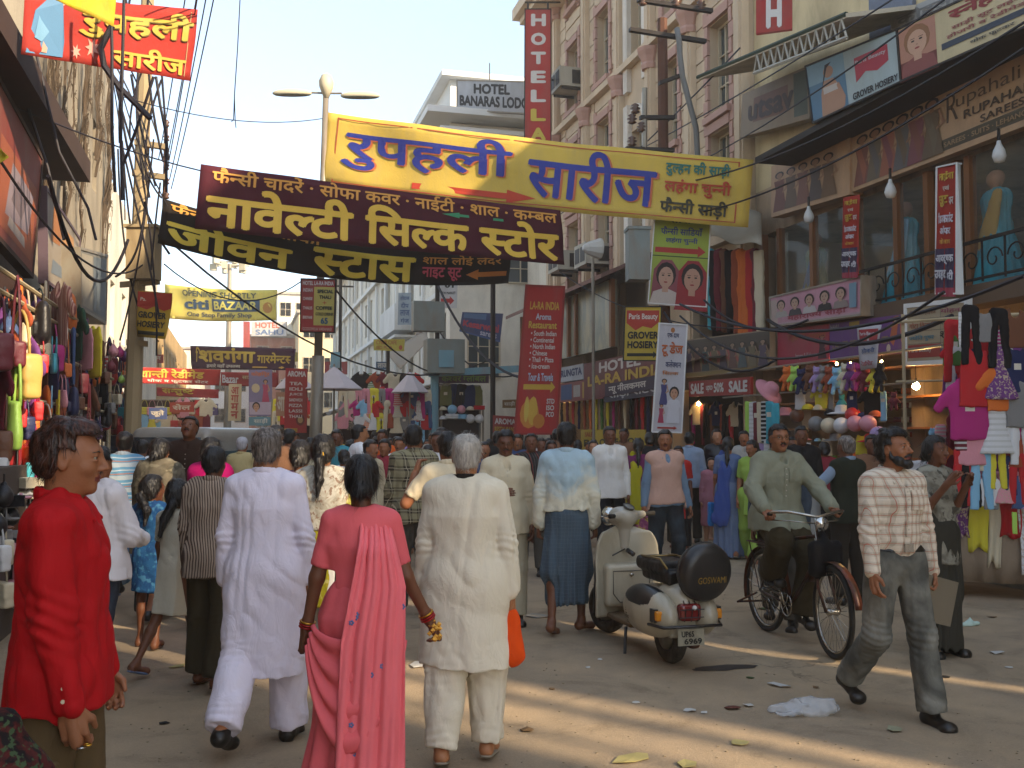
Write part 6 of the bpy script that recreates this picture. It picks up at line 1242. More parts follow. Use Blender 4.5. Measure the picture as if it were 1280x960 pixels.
def g_tshirt(S,w=.22,L_=.55,sl=.16):
    S.cap((0,0,-.12),(0,0,-L_),w,w*.95,.02,Yx,.14);S.cap((-w*.7,0,-.07),(w*.7,0,-.07),.07,.07,.04,Yx,.4)
    for q in(-1,1):S.cap((q*w*.8,0,-.08),(q*(w+sl*.6),0,-.08-sl*.9),.075,.06,.03,Yx,.35)
    S.cap((0,0,.03),(0,0,.0),.07,.07,.01,op='s');S.cut(lambda x,y,z:-L_-z,0)
def g_tank(S,w=.19,L_=.55):
    S.cap((0,0,-.18),(0,0,-L_),w*.9,w,.02,Yx,.14)
    for q in(-1,1):S.cap((q*w*.5,0,-.02),(q*w*.55,0,-.2),.035,.05,.03,Yx,.4)
    S.cut(lambda x,y,z:-L_-z,0)
def g_pants(S,L_=.9,w=.10):
    S.cap((-w*.6,0,-.05),(w*.6,0,-.05),w*.95,w*.95,.03,Yx,.4)
    for q in(-1,1):S.cap((q*w*.75,0,-.08),(q*w*1.25,.01*q,-L_),w*.8,w*.65,.02,Yx,.4)
    S.cut(lambda x,y,z:-L_-z,0)
def g_frock(S,L_=.6,w=.13):
    S.cap((0,0,-.08),(0,0,-.26),w*.9,w*.75,.02,Yx,.3);S.cap((0,0,-.24),(0,0,-L_),w*.8,w*1.8,.03,Yx,.3)
    for q in(-1,1):S.cap((q*w*.55,0,0),(q*w*.6,0,-.12),.03,.04,.02,Yx,.5)
    S.cut(lambda x,y,z:-L_-z,0)
def g_strip(S,L_=.7,w=.08):S.box((0,0,-L_/2),(w,.018,L_/2),.015,0)
def g_folded(S,w=.17):
    for k in range(3):S.box((.008*(k%2),0,.022+k*.042),(w,.12,.021),.018,.004)
def gmesh(kind,seed=0):
    if kind=='handbag':
        def mk():
            S=Sdf(.013);S.box((0,0,-.36),(.16,.05,.12),.022,.0);S.box((0,-.048,-.315),(.155,.012,.07),.008,.004);S.box((0,-.062,-.375),(.02,.008,.02),.005,.002);S.bump(lambda x,y,z:.006*vnoise(x*12,y*12,z*12,3));b=S.mesh('bag_body',M_leather)
            q=MB();q.tube([(.10*cos(a)*1.0,0,-.26+.26*sin(a))for a in[pi*i/12 for i in range(13)]],.009,6);return b,q.mesh('bag_strap',M_leather,True),None
        return tmpl(kind,mk)
    if kind=='tote':
        def mk():
            S=Sdf(.013);S.cap((0,0,-.30),(0,0,-.44),.15,.19,.0,Yx,.28);S.cut(lambda x,y,z:np.maximum(z+.27-.02*np.cos(x*9),-.54-z),.01);b=S.mesh('bag_body',M_leather)
            q=MB()
            for y in(-.03,.03):q.tube([(.08*cos(a),y,-.28+.27*sin(a))for a in[pi*i/12 for i in range(13)]],.010,6)
            return b,q.mesh('bag_strap',M_leather,True),None
        return tmpl(kind,mk)
    if kind=='purse':
        def mk():
            S=Sdf(.012);S.ell((0,0,-.22),(.11,.09,.10),0);S.cap((0,0,-.14),(0,0,-.1),.05,.03,.03);b=S.mesh('bag_body',M_leather);q=MB();q.tube([(.03,0,-.12),(.02,0,0),(-.02,0,0),(-.03,0,-.12)],.006,5);return b,q.mesh('bag_strap',M_leather),None
        return tmpl(kind,mk)
    if kind=='shoulder_bag':
        def mk():
            S=Sdf(.014);S.box((0,0,-.62),(.14,.045,.10),.02,0);S.box((0,-.045,-.58),(.14,.018,.07),.015,.01);b=S.mesh('bag_body',M_leather);q=MB();q.tube([(.13,0,-.56),(.05,0,-.1),(0,0,0),(-.05,0,-.1),(-.13,0,-.56)],.011,5);return b,q.mesh('bag_strap',M_leather),None
        return tmpl(kind,mk)
    if kind=='backpack':
        def mk():
            S=Sdf(.016);S.cap((0,0,-.2),(0,0,-.45),.13,.16,0,Yx,.6);S.box((0,-.09,-.42),(.1,.04,.09),.03,.02);b=S.mesh('bag_body',M_leather);q=MB();q.tube([(.04,0,-.1),(.03,0,0),(-.03,0,0),(-.04,0,-.1)],.01,5);return b,q.mesh('bag_strap',M_leather),None
        return tmpl(kind,mk)
    fn={'tshirt':g_tshirt,'tank_top':g_tank,'trousers':g_pants,'frock':g_frock,'scarf':g_strip,'folded_clothes':g_folded}.get(kind)
    if fn:return tmpl((kind,seed),lambda:(flatg(fn,.017,seed+1,.009).mesh(kind,(M_goods,M_goods if kind in('trousers','tshirt','tank_top')else M_gs,M_gp if kind=='frock' else M_gc)[seed%3]),None,None))
    if kind=='sun_hat':return tmpl(kind,lambda:((lambda q:(q.lathe((0,0,0),[(.22,-.03),(.225,-.02),(.16,.0),(.105,.01),(.10,.08),(.07,.115),(0,.12)],20),q.mesh('sun_hat',M_goods,True))[1])(MB()),None,None))
    if kind=='cap':
        def mk():S=Sdf(.014);S.ell((0,0,0),(.10,.11,.085),0);S.box((0,-.14,-.01),(.07,.07,.006),.004,.01);S.cut(lambda x,y,z:-z-.02,0);return S.mesh('cap',M_goods),None,None
        return tmpl(kind,mk)
    if kind=='ball':return tmpl(kind,lambda:((lambda S:(S.ell((0,0,0),(.12,.12,.12),0),S.mesh('ball',mat('goods_plastic','888888',.35,objcol=True)))[1])(Sdf(.02)),None,None))
    if kind=='soft_toy':
        def mk():
            S=Sdf(.014);S.ell((0,0,-.12),(.075,.065,.07),.02);S.ell((0,0,-.26),(.085,.07,.10),.02)
            for q in(-1,1):S.ell((q*.055,0,-.06),(.025,.018,.03),.01);S.cap((q*.06,-.01,-.21),(q*.12,-.02,-.29),.03,.025,.02);S.cap((q*.04,0,-.33),(q*.06,-.03,-.44),.035,.035,.02)
            S.ell((0,-.06,-.13),(.03,.03,.025),.01);return S.mesh('soft_toy',M_toy),None,None
        return tmpl(kind,mk)
    if kind=='saree':return tmpl((kind,seed),lambda:(flatg(lambda S:S.box((0,0,-.55),(.07,.03,.55),.02,0),.03,seed,.012).mesh('saree',M_goods),None,None))
    if kind=='shoe_box':return tmpl(kind,lambda:((lambda q:(q.box(-.15,.15,-.1,.1,0,.1),q.box(-.155,.155,-.105,.105,.08,.105),q.mesh('shoe_box',M_goods))[2])(MB()),None,None))
    if kind=='sandal':
        def mk():S=Sdf(.012);S.cap((0,-.09,.015),(0,.09,.015),.035,.042,.02,(0,0,1),.4);S.cap((-.035,.03,.02),(0,.02,.05),.012,.014,.01);S.cap((.035,.03,.02),(0,.02,.05),.012,.014,.01);return S.mesh('sandal',M_leather),None,None
        return tmpl(kind,mk)
    raise KeyError(kind)
def put_good(kind,cn,loc,rz=0,sc_=1.,label='',group=None,seed=0,rx=0,k=.8,name=None):
    b,st,_=gmesh(kind,seed);nm=name or{'shoulder_bag':'shoulder_bag'}.get(kind,kind)
    cat={'tshirt':'t-shirt','purse':'purse','handbag':'handbag','tote':'tote bag','shoulder_bag':'bag','backpack':'backpack','tank_top':'vest top','soft_toy':'soft toy','sun_hat':'hat','folded_clothes':'clothes','shoe_box':'box'}.get(kind,kind)
    if st:
        T=thing(nm,label,cat,loc,rz,group);T.scale=(sc_,)*3;o=mesh_obj('bag_body',b,T);s_=mesh_obj('bag_strap',st,T);objcolor(o,cn,k);objcolor(s_,cn,k*.7);return T
    o=mesh_obj(nm,b);o.location=loc;o.rotation_euler=(rx,0,rz);o.scale=(sc_,)*3;objcolor(o,cn,k);return tag(o,label,cat,group)
def batch(items,stall,group,rowh=40):
    """items: (kind, colour, loc, rz, scale, px, py, seed); each label names its row and place in that row"""
    rows={}
    for it in items:rows.setdefault(int(it[6]//rowh),[]).append(it)
    rk=sorted(rows);nm=lambda i:'top' if i==0 else('bottom' if i==len(rk)-1 and i>0 else NTH[i])
    for i,r_ in enumerate(rk):
        for j,it in enumerate(sorted(rows[r_],key=lambda t:t[5])):
            kd={'tshirt':'t-shirt','tote':'tote bag','shoulder_bag':'long-strapped bag','tank_top':'vest top','soft_toy':'soft toy','sun_hat':'straw hat','folded_clothes':'pile of folded clothes','shoe_box':'shoe box'}.get(it[0],it[0])
            lab='%s %s, %s from left, %s row of %s'%(it[1],kd,NTH[j],nm(i),stall);put_good(it[0],it[1],it[2],it[3],it[4],lab,group,it[7])
            if j>=20:pass
rr=random.Random(11)
# ---- left bag stall ------------------------------------------------------------
T=thing('bag_stall','bamboo and steel rack of the bag stall along the left side of the street','stall',(0,0,0))
for z,y0,y1 in((3.05,7,15),(2.86,7,15),(2.5,8,17.5),(1.95,7,18)):q=MB();q.tube([(-2.05,y0,z),(-2.02,y1,z+.03)],.022,6);q.build('rail',mat('bamboo','a89878',.7),T)
for y in(7.2,9.5,12.2,15.2,17.8):q=MB();q.tube([(-2.1,y,0),(-2.1,y,3.1)],.03,6);q.build('upright',mat('bamboo','a89878'),T)
q=MB();q.box(-3.2,-2.35,6,18,.0,3.3);q.build('back_cloth',cloth('stall_back','3c2c28'),T)
q=MB();q.box(-2.34,-1.75,5.5,17,.62,.68);q.box(-2.34,-1.8,5.5,17,0,.62);q.build('counter',cloth('counter_cloth','6a5a4c'),T)
for yy,cn in((13.9,''),):
    pass
I=[]
def BL(kind,cn,px,py,sc_=1.,seed=0,X=-1.95,rz=None):I.append((kind,cn,atX(px,py,X),-1.15+rr.uniform(-.3,.3)if rz is None else rz,sc_,px,py,seed))
spec_=[('backpack','black',54,368,.85),('shoulder_bag','maroon',22,345,1.15),('handbag','gold',26,388,1.7),('tote','lime green',16,448,1.5),('handbag','maroon',2,372,1.3),('handbag','red',52,420,.8),('tote','turquoise',68,420,.75),('shoulder_bag','orange',84,410,.8),('tank_top','yellow',120,408,1.3),('tank_top','pink',109,410,1.0),('trousers','denim blue',92,412,.75),
         ('handbag','red',48,478,.8),('shoulder_bag','red',30,448,.9),('tote','pink',78,468,.7),('scarf','yellow',73,487,.45),('scarf','sky blue',65,482,.35),('handbag','grey',58,505,1.0),('handbag','navy',30,492,.9),('shoulder_bag','brown',100,455,.8),('backpack','navy',92,478,.7),('handbag','brown',8,500,1.1),('handbag','red',20,520,.95),('handbag','red',40,530,.9),('handbag','white',5,540,.9),('tote','black',16,548,1.2),('handbag','turquoise',38,556,.7),('purse','magenta',42,575,.7),
         ('purse','pink',142,425,.85),('purse','magenta',150,428,.8),('purse','purple',156,434,.8),('purse','dark green',164,425,1.1),('purse','maroon',139,445,.8),('handbag','brown',132,450,.75),('handbag','cream',158,455,.8),('tote','brown',166,462,.8),('purse','lime green',152,465,.6),('handbag','cream',146,480,.7),('tote','turquoise',152,497,.65),('handbag','grey',138,490,.7),('handbag','pink',163,497,.6),('purse','red',166,478,.6),('shoulder_bag','black',122,470,.8),('shoulder_bag','maroon',112,480,.9),('handbag','lilac',125,520,.7),('handbag','brown',110,515,.75),('backpack','black',135,505,.6),('tote','red',150,520,.6)]
for s_ in spec_:BL(*s_)
for i in range(190):
    px=rr.uniform(-8,172);py=rr.uniform(350,545)if px<110 else rr.uniform(420,540);kd=rr.choice(['handbag','shoulder_bag','tote','purse','backpack','scarf','handbag','tank_top','tshirt']);cn=rr.choice(['black','brown','maroon','red','navy','rust','cream','purple','orange','denim blue','grey','dark green','magenta','black','maroon'])
    BL(kd,cn,px,py,rr.uniform(.85,1.35),i%3,X=rr.uniform(-2.3,-2.05))
batch(I,'left bag stall','bags and garments hung on the left stall',30)
o=put_good('tshirt','cream',atX(76,362,-2.0),-1.1,1.25,'brown and white striped shirt hanging above the backpacks on the left stall');o.data=o.data.copy();o.data.materials[0]=stripemat();o['category']='shirt';o.name='striped_shirt'
I=[]
for i in range(46):   # shoes and small bags on the counter
    y=6.6+(i%23)*.42+rr.uniform(-.08,.08);x=-1.9-.24*(i//23);kd=rr.choice(['sandal','sandal','shoe_box','handbag']);z=.69+(.0 if kd!='handbag' else.42)
    p=Vector((x,y,z+rr.uniform(0,.02)));I.append((kd,rr.choice(['cream','brown','grey','black','pink','turquoise','red','rust']),p,rr.uniform(0,6),.9,y*10,0 if i<23 else 100,0))
rows_=I;
for j,it in enumerate(I):put_good(it[0],it[1],it[2],it[3],it[4],'%s %s, %s from the near end in the %s row on the left counter'%(it[1],it[0].replace('_',' '),NTH[j%23],'front' if j<23 else 'back'),'shoes and bags lying on the left counter')
# upper shelf stock of shoes seen under the bags at the frame edge
I=[]
for i in range(30):px=rr.uniform(-5,52);py=rr.uniform(590,700);I.append((rr.choice(['sandal','handbag','shoe_box','purse']),rr.choice(['cream','grey','brown','pink','black','turquoise','white']),atX(px,py,-1.72),rr.uniform(-1.6,-.6),.8,px,py,0))
batch(I,'shoe rack at the left edge','shoes and purses on the low left rack',28)
q=MB();q.box(-1.98,-1.78,6.0,9.5,.0,1.35);single('shoe_rack',q,cloth('rack_cloth','5a5048'),'low cloth-covered shoe rack at the left edge of the street','rack')
# ---- right garment stall --------------------------------------------------------
GA=Vector((6.62,8.85,0));GR_=radians(-43);GD=Vector((cos(GR_),sin(GR_),0));GN=Vector((-sin(GR_),cos(GR_),0))     # the table front runs from its far left corner GA along GD
T=thing('garment_stall','cloth-covered table of the garment stall at the right edge of the picture','stall',GA,GR_)
q=MB();q.box(0,2.3,0,1.1,.86,.93);q.build('table_top',M_timber,T)
q=MB();q.grid(lambda u,v:(2.3*u,-.02-.018*sin(u*70+sin(u*20))*(1-v),.16+.78*v),90,3,two=.01);q.grid(lambda u,v:(-.02,1.1-1.1*u,.16+.78*v),20,3,two=.01);q.build('table_cloth',cloth('table_cloth_grey','8a7966'),T,True)
for x,y in((.1,.1),(2.2,.1),(.1,1.0),(2.2,1.0)):q=MB();q.box(x-.03,x+.03,y-.03,y+.03,0,.86);q.build('leg',M_timber,T)
q=MB();q.tube([(-.2,.75,2.86),(2.4,.75,2.9)],.02,6);q.tube([(-.2,.75,2.2),(2.4,.75,2.2)],.012,6);q.tube([(-.12,.8,0),(-.12,.8,2.95)],.02,6);q.build('rail',mat('bamboo','a89878'),T)
q=MB();q.box(.45,2.4,1.25,1.29,.95,2.6);q.build('back_cloth',cloth('stall_back_grey','4a4248'),T)
I=[]
def GR(kind,cn,px,py,sc_=1.,seed=0,d=9.6,rz=-.25,dk=0):I.append((kind,cn,atD(px,py,d),rz+rr.uniform(-.15,.15),sc_,px,py,seed))
for a in(('trousers','black',1213,384,.62,0),('trousers','black',1248,388,.62,0),('tshirt','brown',1268,392,.6,0),('frock','purple',1250,437,.8,2),('tank_top','navy',1270,437,.75,2),('tank_top','grey',1232,392,.5,1),('scarf','white',1203,390,.5,1),('tshirt','white',1236,600,.45,2),('frock','pink',1256,590,.5,2),('tank_top','lilac',1276,600,.5,1),('scarf','lime green',1268,640,.3,0),('tank_top','red',1219,437,1.0,0),('tshirt','orange',1252,462,.72,1),('tshirt','magenta',1210,482,.95,2),('tank_top','pink',1213,524,.8,1),('frock','white',1246,508,.75,1),('trousers','yellow',1246,552,.5,2),('trousers','red',1203,562,.6,0),('trousers','black',1212,564,.6,1),('trousers','sky blue',1226,560,.65,2),('trousers','magenta',1190,588,.35,0),('tank_top','rust',1272,548,.5,1),('trousers','navy',1262,572,.4,2),('trousers','red',1272,566,.55,0),('tank_top','white',1262,520,.5,0),('trousers','white',1275,510,.6,2),('tshirt','grey',1280,470,.9,0),('scarf','maroon',1200,500,.7,1),('tshirt','denim blue',1277,600,.5,0),('tank_top','cream',1232,560,.4,1),('trousers','grey',1238,590,.4,0)):GR(*a)
for i in range(34):
    px,py=rr.uniform(1172,1284),rr.uniform(388,600);GR(rr.choice(['tshirt','trousers','tank_top','frock','scarf']),rr.choice(['red','orange','white','magenta','sky blue','yellow','navy','pink','maroon','green','purple','red','orange']),max(px,1192)if py<470 else px,py,rr.uniform(.5,.75),i%3,d=10.1)
batch(I,'right garment stall','garments hung and draped on the right stall',45)
for i in range(30):put_good('folded_clothes',['red','yellow','green','pink','white','orange','navy','turquoise','maroon','cream','lilac','rust'][(i*5)%12],GA+GD*(.15+.21*(i%10))+GN*(.22+.3*(i//10))+Vector((0,0,.97+.10*(i//10)+.12*((i*7)%3==0))),rr.uniform(-.3,.3)+GR_,1.25,'%s pile of folded clothes, %s from the far end in %s row'%(['red','yellow','green','pink','white','orange','navy','turquoise','maroon','cream','lilac','rust'][(i*5)%12],NTH[i%10],['the front','the middle','the back'][i//10]),'folded clothes heaped on the right table',i%3)
DR=[('turquoise',.24,.50),('green',.22,.54),('white',.10,.62),('purple',.16,.36),('yellow',.22,.48),('cream',.14,.62),('red',.22,.34),('white',.16,.74),('pink',.18,.44),('white',.18,.76),('navy',.14,.50),('orange',.20,.44),('sky blue',.18,.6),('maroon',.18,.52),('white',.18,.7)]
yy=.0
for i,(cn,w_,dr)in enumerate(DR):
    q=MB();w_*=.82;q.grid(lambda u,v:Vector((yy+w_*u+.015*sin(v*7+i)*(v<.5),(.40*(v-.5)*2 if v>.5 else-.045-.02*sin(u*14+i)*(1-2*v)),.955+.012*(i%3)+.012*sin(u*9+v*8)if v>.5 else.955-dr*(1-2*v)*(1-.06*sin(u*7+i)))),10,16,two=.008)
    o=single('draped_cloth',q,(M_goods,M_goods,M_goods,M_gp)[i%4],'%s cloth draped over the garment table, %s from its far end'%(cn,NTH[i]),'cloth','cloths draped over the right table',smooth=True);objcolor(o,cn);o.location=GA;o.rotation_euler=(0,0,GR_);yy+=w_*.93
# soft toys cluster beside it
I=[]
for i in range(16):px,py=1166+(i%4)*8+rr.uniform(-2,2),532+(i//4)*19;I.append(('soft_toy',rr.choice(['white','cream','pink','grey','sky blue','magenta']),atD(px,py,10.4),rr.uniform(-.5,.5),.62,px,py,0))
batch(I,'soft toy cluster','soft toys hanging beside the garment stall',19)
# ---- hat and toy stall ------------------------------------------------------------
T=thing('toy_stall','open-fronted hat and toy shop with shelves behind the cyclist','stall',(0,0,0))
for z in(.85,1.25,1.7,2.15,2.6):q=MB();q.box(9.3,9.65,10.8,16.2,z,z+.03);q.build('shelf',M_timber,T)
q=MB();q.box(8.35,9.2,12.6,16.3,.12,.88);q.build('counter',cloth('counter_cloth','6a5a4c'),T)
q=MB();q.tube([(8.6,10.8,2.75),(8.6,16.6,2.75)],.02,5);q.tube([(8.5,11.2,2.3),(8.5,16.6,2.3)],.015,5);q.build('rail',M_steel,T)
I=[]
def HT(kind,cn,px,py,sc_=.8,X=8.5,seed=0):I.append((kind,cn,atX(px,py,X),rr.uniform(-1.4,-.6),sc_,px,py,seed))
for i,px in enumerate(range(984,1102,9)):HT('soft_toy',['orange','lime green','navy','brown','lilac','grey','rust','sky blue','cream','purple','magenta','maroon','yellow','black'][i%14],px+rr.uniform(-2,2),456+rr.uniform(-2,4)-i*.6,.95)
for i,px in enumerate(range(1000,1120,13)):HT(['tank_top','cap','tshirt','scarf','soft_toy'][i%5],['white','denim blue','yellow','grey','turquoise','navy','red','black','sky blue','maroon'][i%10],px,487+rr.uniform(-4,4),.6,8.6,i%3)
for i,px in enumerate(range(968,1100,14)):HT(['cap','sun_hat','ball','cap','cap'][i%5],['orange','pink','brown','yellow','cream','black','white','red','navy','rust'][i%10],px,516+rr.uniform(-6,6),.95,8.6)
for i,(px,cn)in enumerate(((1036,'cream'),(1052,'white'),(1069,'pink'),(1085,'pink'),(1098,'lilac'),(1020,'grey'))):HT('ball',cn,px,531+rr.uniform(-2,2)+(14 if i==4 else 0),.98,8.4)
for i,px in enumerate(range(1000,1110,11)):HT(['sun_hat','scarf','cap','tank_top'][i%4],['pink','white','sky blue','cream','grey','lilac','black','yellow','red','olive'][i%10],px,548+rr.uniform(-4,6),.8 if i%4==0 else.5,8.5)
for i,px in enumerate(range(1000,1110,12)):HT(['folded_clothes','tshirt','scarf'][i%3],['red','yellow','turquoise','green','maroon','white','orange','navy','pink','cream'][i%10],px,575+rr.uniform(-4,8),.6,8.55)
batch(I,'hat and toy shop','goods hanging in the hat and toy shop',24)
put_good('sun_hat','pink',atX(962,488,8.2),.4,1.15,'pink straw hat hanging alone at the left corner of the toy shop',rx=.9)
I=[]
for i,(px,cn)in enumerate(((936,'lime green'),(941,'white'),(946,'maroon'),(951,'cream'),(956,'black'),(962,'turquoise'),(969,'turquoise'))):I.append(('scarf',cn,atX(px,503+rr.uniform(-2,2),8.1),-1.2,.95,px,503,i%3))
for i,px in enumerate(range(932,975,7)):I.append(('scarf',['white','pink','white','lilac','white','cream'][i%6],atX(px,548,8.12),-1.2,1.0,px,548,i%3))
batch(I,'the corner towel rack','towels and scarves on the corner rack',25)
# ---- shelves of the dark shop behind the bearded man, and bulbs
for i,(px,py,X,r_,s_,lb)in enumerate(((1145,483,9.0,.05,60,'bright warm bulb glowing in the dark shop behind the bearded man'),(1046,455,9.2,.022,25,'first small lit bulb over the toy shop'),(1063,455,9.2,.022,25,'second small lit bulb over the toy shop'),(1102,452,9.2,.018,25,'third small lit bulb, right end of the toy shop'),(873,505,9.6,.04,25,'yellow bulb over the mannequin shop'),(696,505,9.2,.05,20,'bulb glowing under the hotel awning'),(1185,478,10,.02,20,'tiny bulb deep in the shop by the garment stall'))):
    T=thing('light_bulb',lb,'light bulb',atX(px,py,X),group='lit bulbs in the shops');q=MB();q.lathe((0,0,0),[(0,-r_),(r_*.8,-r_*.6),(r_,0),(r_*.7,r_*.8),(r_*.3,r_*1.3)],10);q.build('glass',emis('bulb_glow_%d'%s_,'ffc878',s_),T,True);q=MB();q.lathe((0,0,0),[(r_*.35,r_*1.3),(r_*.35,r_*2.2)],8);q.tube([(0,0,r_*2.2),(0,0,r_*2.2+.3)],.006,4);q.build('holder',M_iron,T)
for px,py,lb in((1011,270,'left unlit white lamp hanging at the balcony windows'),(1113,238,'middle unlit white lamp hanging over the balcony'),(1249,192,'right unlit white lamp hanging under the fascia')):
    T=thing('hanging_lamp',lb,'lamp',atX(px,py,9.0),group='white lamps hanging over the balcony');q=MB();q.lathe((0,0,0),[(0,-.12),(.06,-.1),(.085,-.03),(.07,.04),(.03,.12),(.025,.16)],12);q.build('globe',mat('lamp_white','c8c8c4',.4),T,True);q=MB();q.tube([(0,0,.16),(0,0,.32)],.02,6);q.build('holder',M_iron,T)
# ---- small garment stalls in the middle distance -------------------------------------
def rack(label,px0,px1,py0,py1,d,rows_,kinds,cols,group,stall,sc_=1.):
    a,b=atD(px0,py0,d),atD(px1,py1,d);T=thing('garment_rack',label,'rack',(0,0,0));I=[]
    n=max(3,int((px1-px0)/9.5));dz=(a.z-b.z)/rows_
    for r_ in range(rows_):
        z=a.z-dz*r_;q=MB();q.tube([(a.x,a.y,z),(b.x,b.y,z)],.02,5);q.build('rail',M_steel,T)
        for i in range(n):u=(i+.5)/n;p=a.lerp(b,u);I.append((rr.choice(kinds),rr.choice(cols),Vector((p.x,p.y-.06,z)),-YAW+rr.uniform(-.3,.3),sc_*rr.uniform(.85,1.1),px0+(px1-px0)*u,py0+20*r_,rr.randrange(3)))
    for p in(a,b):q=MB();q.tube([(p.x,p.y,0),(p.x,p.y,a.z)],.03,5);q.build('upright',M_steel,T)
    q=MB();c_=a.lerp(b,.5);w_=(Vector((b.x,b.y,0))-Vector((a.x,a.y,0))).length/2;q.obox((c_.x,c_.y+.3,a.z/2),(w_*cos(YAW),-w_*sin(YAW),0),(.02*sin(YAW),.02*cos(YAW),0),(0,0,a.z/2));q.build('back_cloth',cloth('stall_back','3c2c28'),T)
    batch(I,stall,group,20)
allc=['white','black','red','pink','cream','denim blue','sky blue','orange','grey','magenta','yellow','green','maroon','rust','white','cream']
rack('garment rack right of the lamp post in the middle distance',424,538,487,532,26.5,3,['tshirt','tank_top','trousers','frock'],allc,'garments on the middle rack','middle garment rack',.8)
rack('high garment rack behind the middle rack',446,520,468,500,29,2,['tshirt','tank_top','frock'],allc,'garments on the high middle rack','high middle rack',.9)
rack('low rack of pale goods behind the blue post',548,604,512,535,27,2,['folded_clothes','cap','ball','shoe_box'],['white','cream','grey','sky blue','pink','white','red'],'pale goods behind the blue post','pale goods rack',1.0)
rack('dark rack with a white child suit under the purple sign',552,600,482,505,27.2,1,['tank_top','trousers','tshirt'],['white','black','olive','navy'],'garments under the purple shop sign','rack under purple sign',1.0)
rack('garment rack left of the lamp post, far down the street',340,392,500,530,30,2,['tshirt','tank_top','trousers'],allc,'garments on the far rack by the lamp post','rack left of lamp post',.8)
rack('far market rack under the red banners at the left',176,262,500,535,34,2,['tshirt','tank_top','handbag','frock'],['red','orange','pink','yellow','cream','maroon','sky blue','rust'],'goods on the far left rack','far left rack',1.0)
I=[]
for i in range(17):px=702+i*7.2;I.append(('saree',['black','maroon','red','navy','rust','orange','yellow','green','yellow','magenta','brown','cream'][i%12],atX(px,500-i*.4,8.9),-1.3,.75,px,500,i%3))
batch(I,'saree shop under hotel sign','sarees hanging under the hotel sign',60)
I=[]
for i,(px,cn)in enumerate(((888,'turquoise'),(892,'black'),(898,'maroon'),(905,'brown'),(912,'black'),(920,'rust'),(926,'orange'),(932,'orange'),(938,'red'),(944,'maroon'),(949,'cream'))):I.append(('saree',cn,atX(px,312,9.2),-1.3,1.5,px,312,i%3))
batch(I,'display under pale awning','sarees in the first-floor display',60)
I=[]
for i,px in enumerate(range(866,928,6)):I.append((['saree','tshirt','saree','trousers'][i%4],['magenta','cream','maroon','black','brown','navy','rust','black','red','cream','black'][i%11],atX(px,506,9.7),-1.3,.8,px,506,i%3))
batch(I,'mannequin shop','garments in the mannequin shop',60)
I=[]
for i in range(32):px,py=1108+(i%8)*10,492+(i//8)*18;I.append((rr.choice(['shoe_box','sandal','folded_clothes']),rr.choice(['rust','brown','maroon','orange','cream','black']),atX(px,py,10.3),-1.4,.7,px,py,0))
batch(I,'the dark shop','stock on the shelves of the dark shop',18)
for z in(1.15,1.5,1.85,2.2):q=MB();q.box(10.3,10.7,10.2,13.0,z-.04,z-.01);single('shop_shelf',q,M_timber,{1.15:'lowest',1.5:'second lowest',1.85:'second highest',2.2:'highest'}[z]+' shelf in the dark shop behind the bearded man','shelf','shelves of the dark shop')
# sarees draped on display forms behind the balcony glass
for px,cn,c2,lb in((1032,'olive','denim blue','saree display form in olive and blue behind the left balcony glass'),(1146,'turquoise','sky blue','blue saree display form behind the middle balcony glass'),(1262,'gold','turquoise','gold saree display form behind the right balcony glass')):
    p=atX(px,300,10.0);T=thing('saree_display',lb,'mannequin',(p.x-.2,p.y,3.56));T.scale=(1.2,1.6,1.06);S=Sdf(.02);S.cap((0,0,1.15),(0,0,.75),.16,.12,.04,(1,0,0),.7);S.cap((0,0,.8),(0,0,.02),.13,.28,.06);S.bump(lambda x,y,z:.012*np.sin(np.arctan2(y,x)*14));objcolor(S.build('dress',M_goods,T),c2 if cn=='gold' else cn,.7)
    S=Sdf(.02);S.cap((-.1,-.1,1.2),(-.12,.05,.5),.06,.12,.02,(1,0,0),.4);S.cap((0,0,1.25),(0,0,1.12),.06,.1,.03);objcolor(S.build('drape',M_goods,T),cn if cn=='gold' else c2,.8);S=Sdf(.02);S.ell((0,0,1.42),(.08,.09,.12),0);S.cap((0,0,1.36),(0,0,1.2),.045,.05,.02);S.build('head',mat('mannequin_skin','a8785a',.5),T)

# ------------------------------------------------------------------ people in the street
def hd(deg):return-YAW-radians(deg)          # 0 = walking away from the camera, 90 = to the right, 180 = towards it
SK=skin('skin_brown','8c5a3c');SKD=skin('skin_dark','6a412b');SKL=skin('skin_tan','a06c48')
HB=hairmat('hair_black','120e0c');HG=hairmat('hair_greying','3a302a','8a8078',.9);HW=hairmat('hair_white','8f8880','c4beb4',1.2);HR=hairmat('hair_henna','24140e','5a3020',.6)
LEA=mat('black_leather','17130f',.4,var=.2,spec=.5);SOLE=mat('tan_sole','9a7a52',.8);SANDAL=mat('sandal_grey','8a8070',.7)
WALK=((.30,.12),(-.22,.30));WALKR=((-.22,.30),(.30,.12));STAND=((.03,.03),(-.04,.04))
ARM0=(((-.17,.02,-1),(-.06,.20,-1)),((.17,.02,-1),(.06,.20,-1)))
def sole(b,T,i,m,th=.010):
    S=Sdf(.007);he,d,dn,sd_=b.foot(Sdf(.01),i,0);k=b.k;t=b.toe[i]
    h0=he-dn*.030*k;S.cap(h0-d*.005,t-d*.055*k-dn*.038*k,.036*k,.045*k,.01,dn,.28);S.build('sole',m,T)
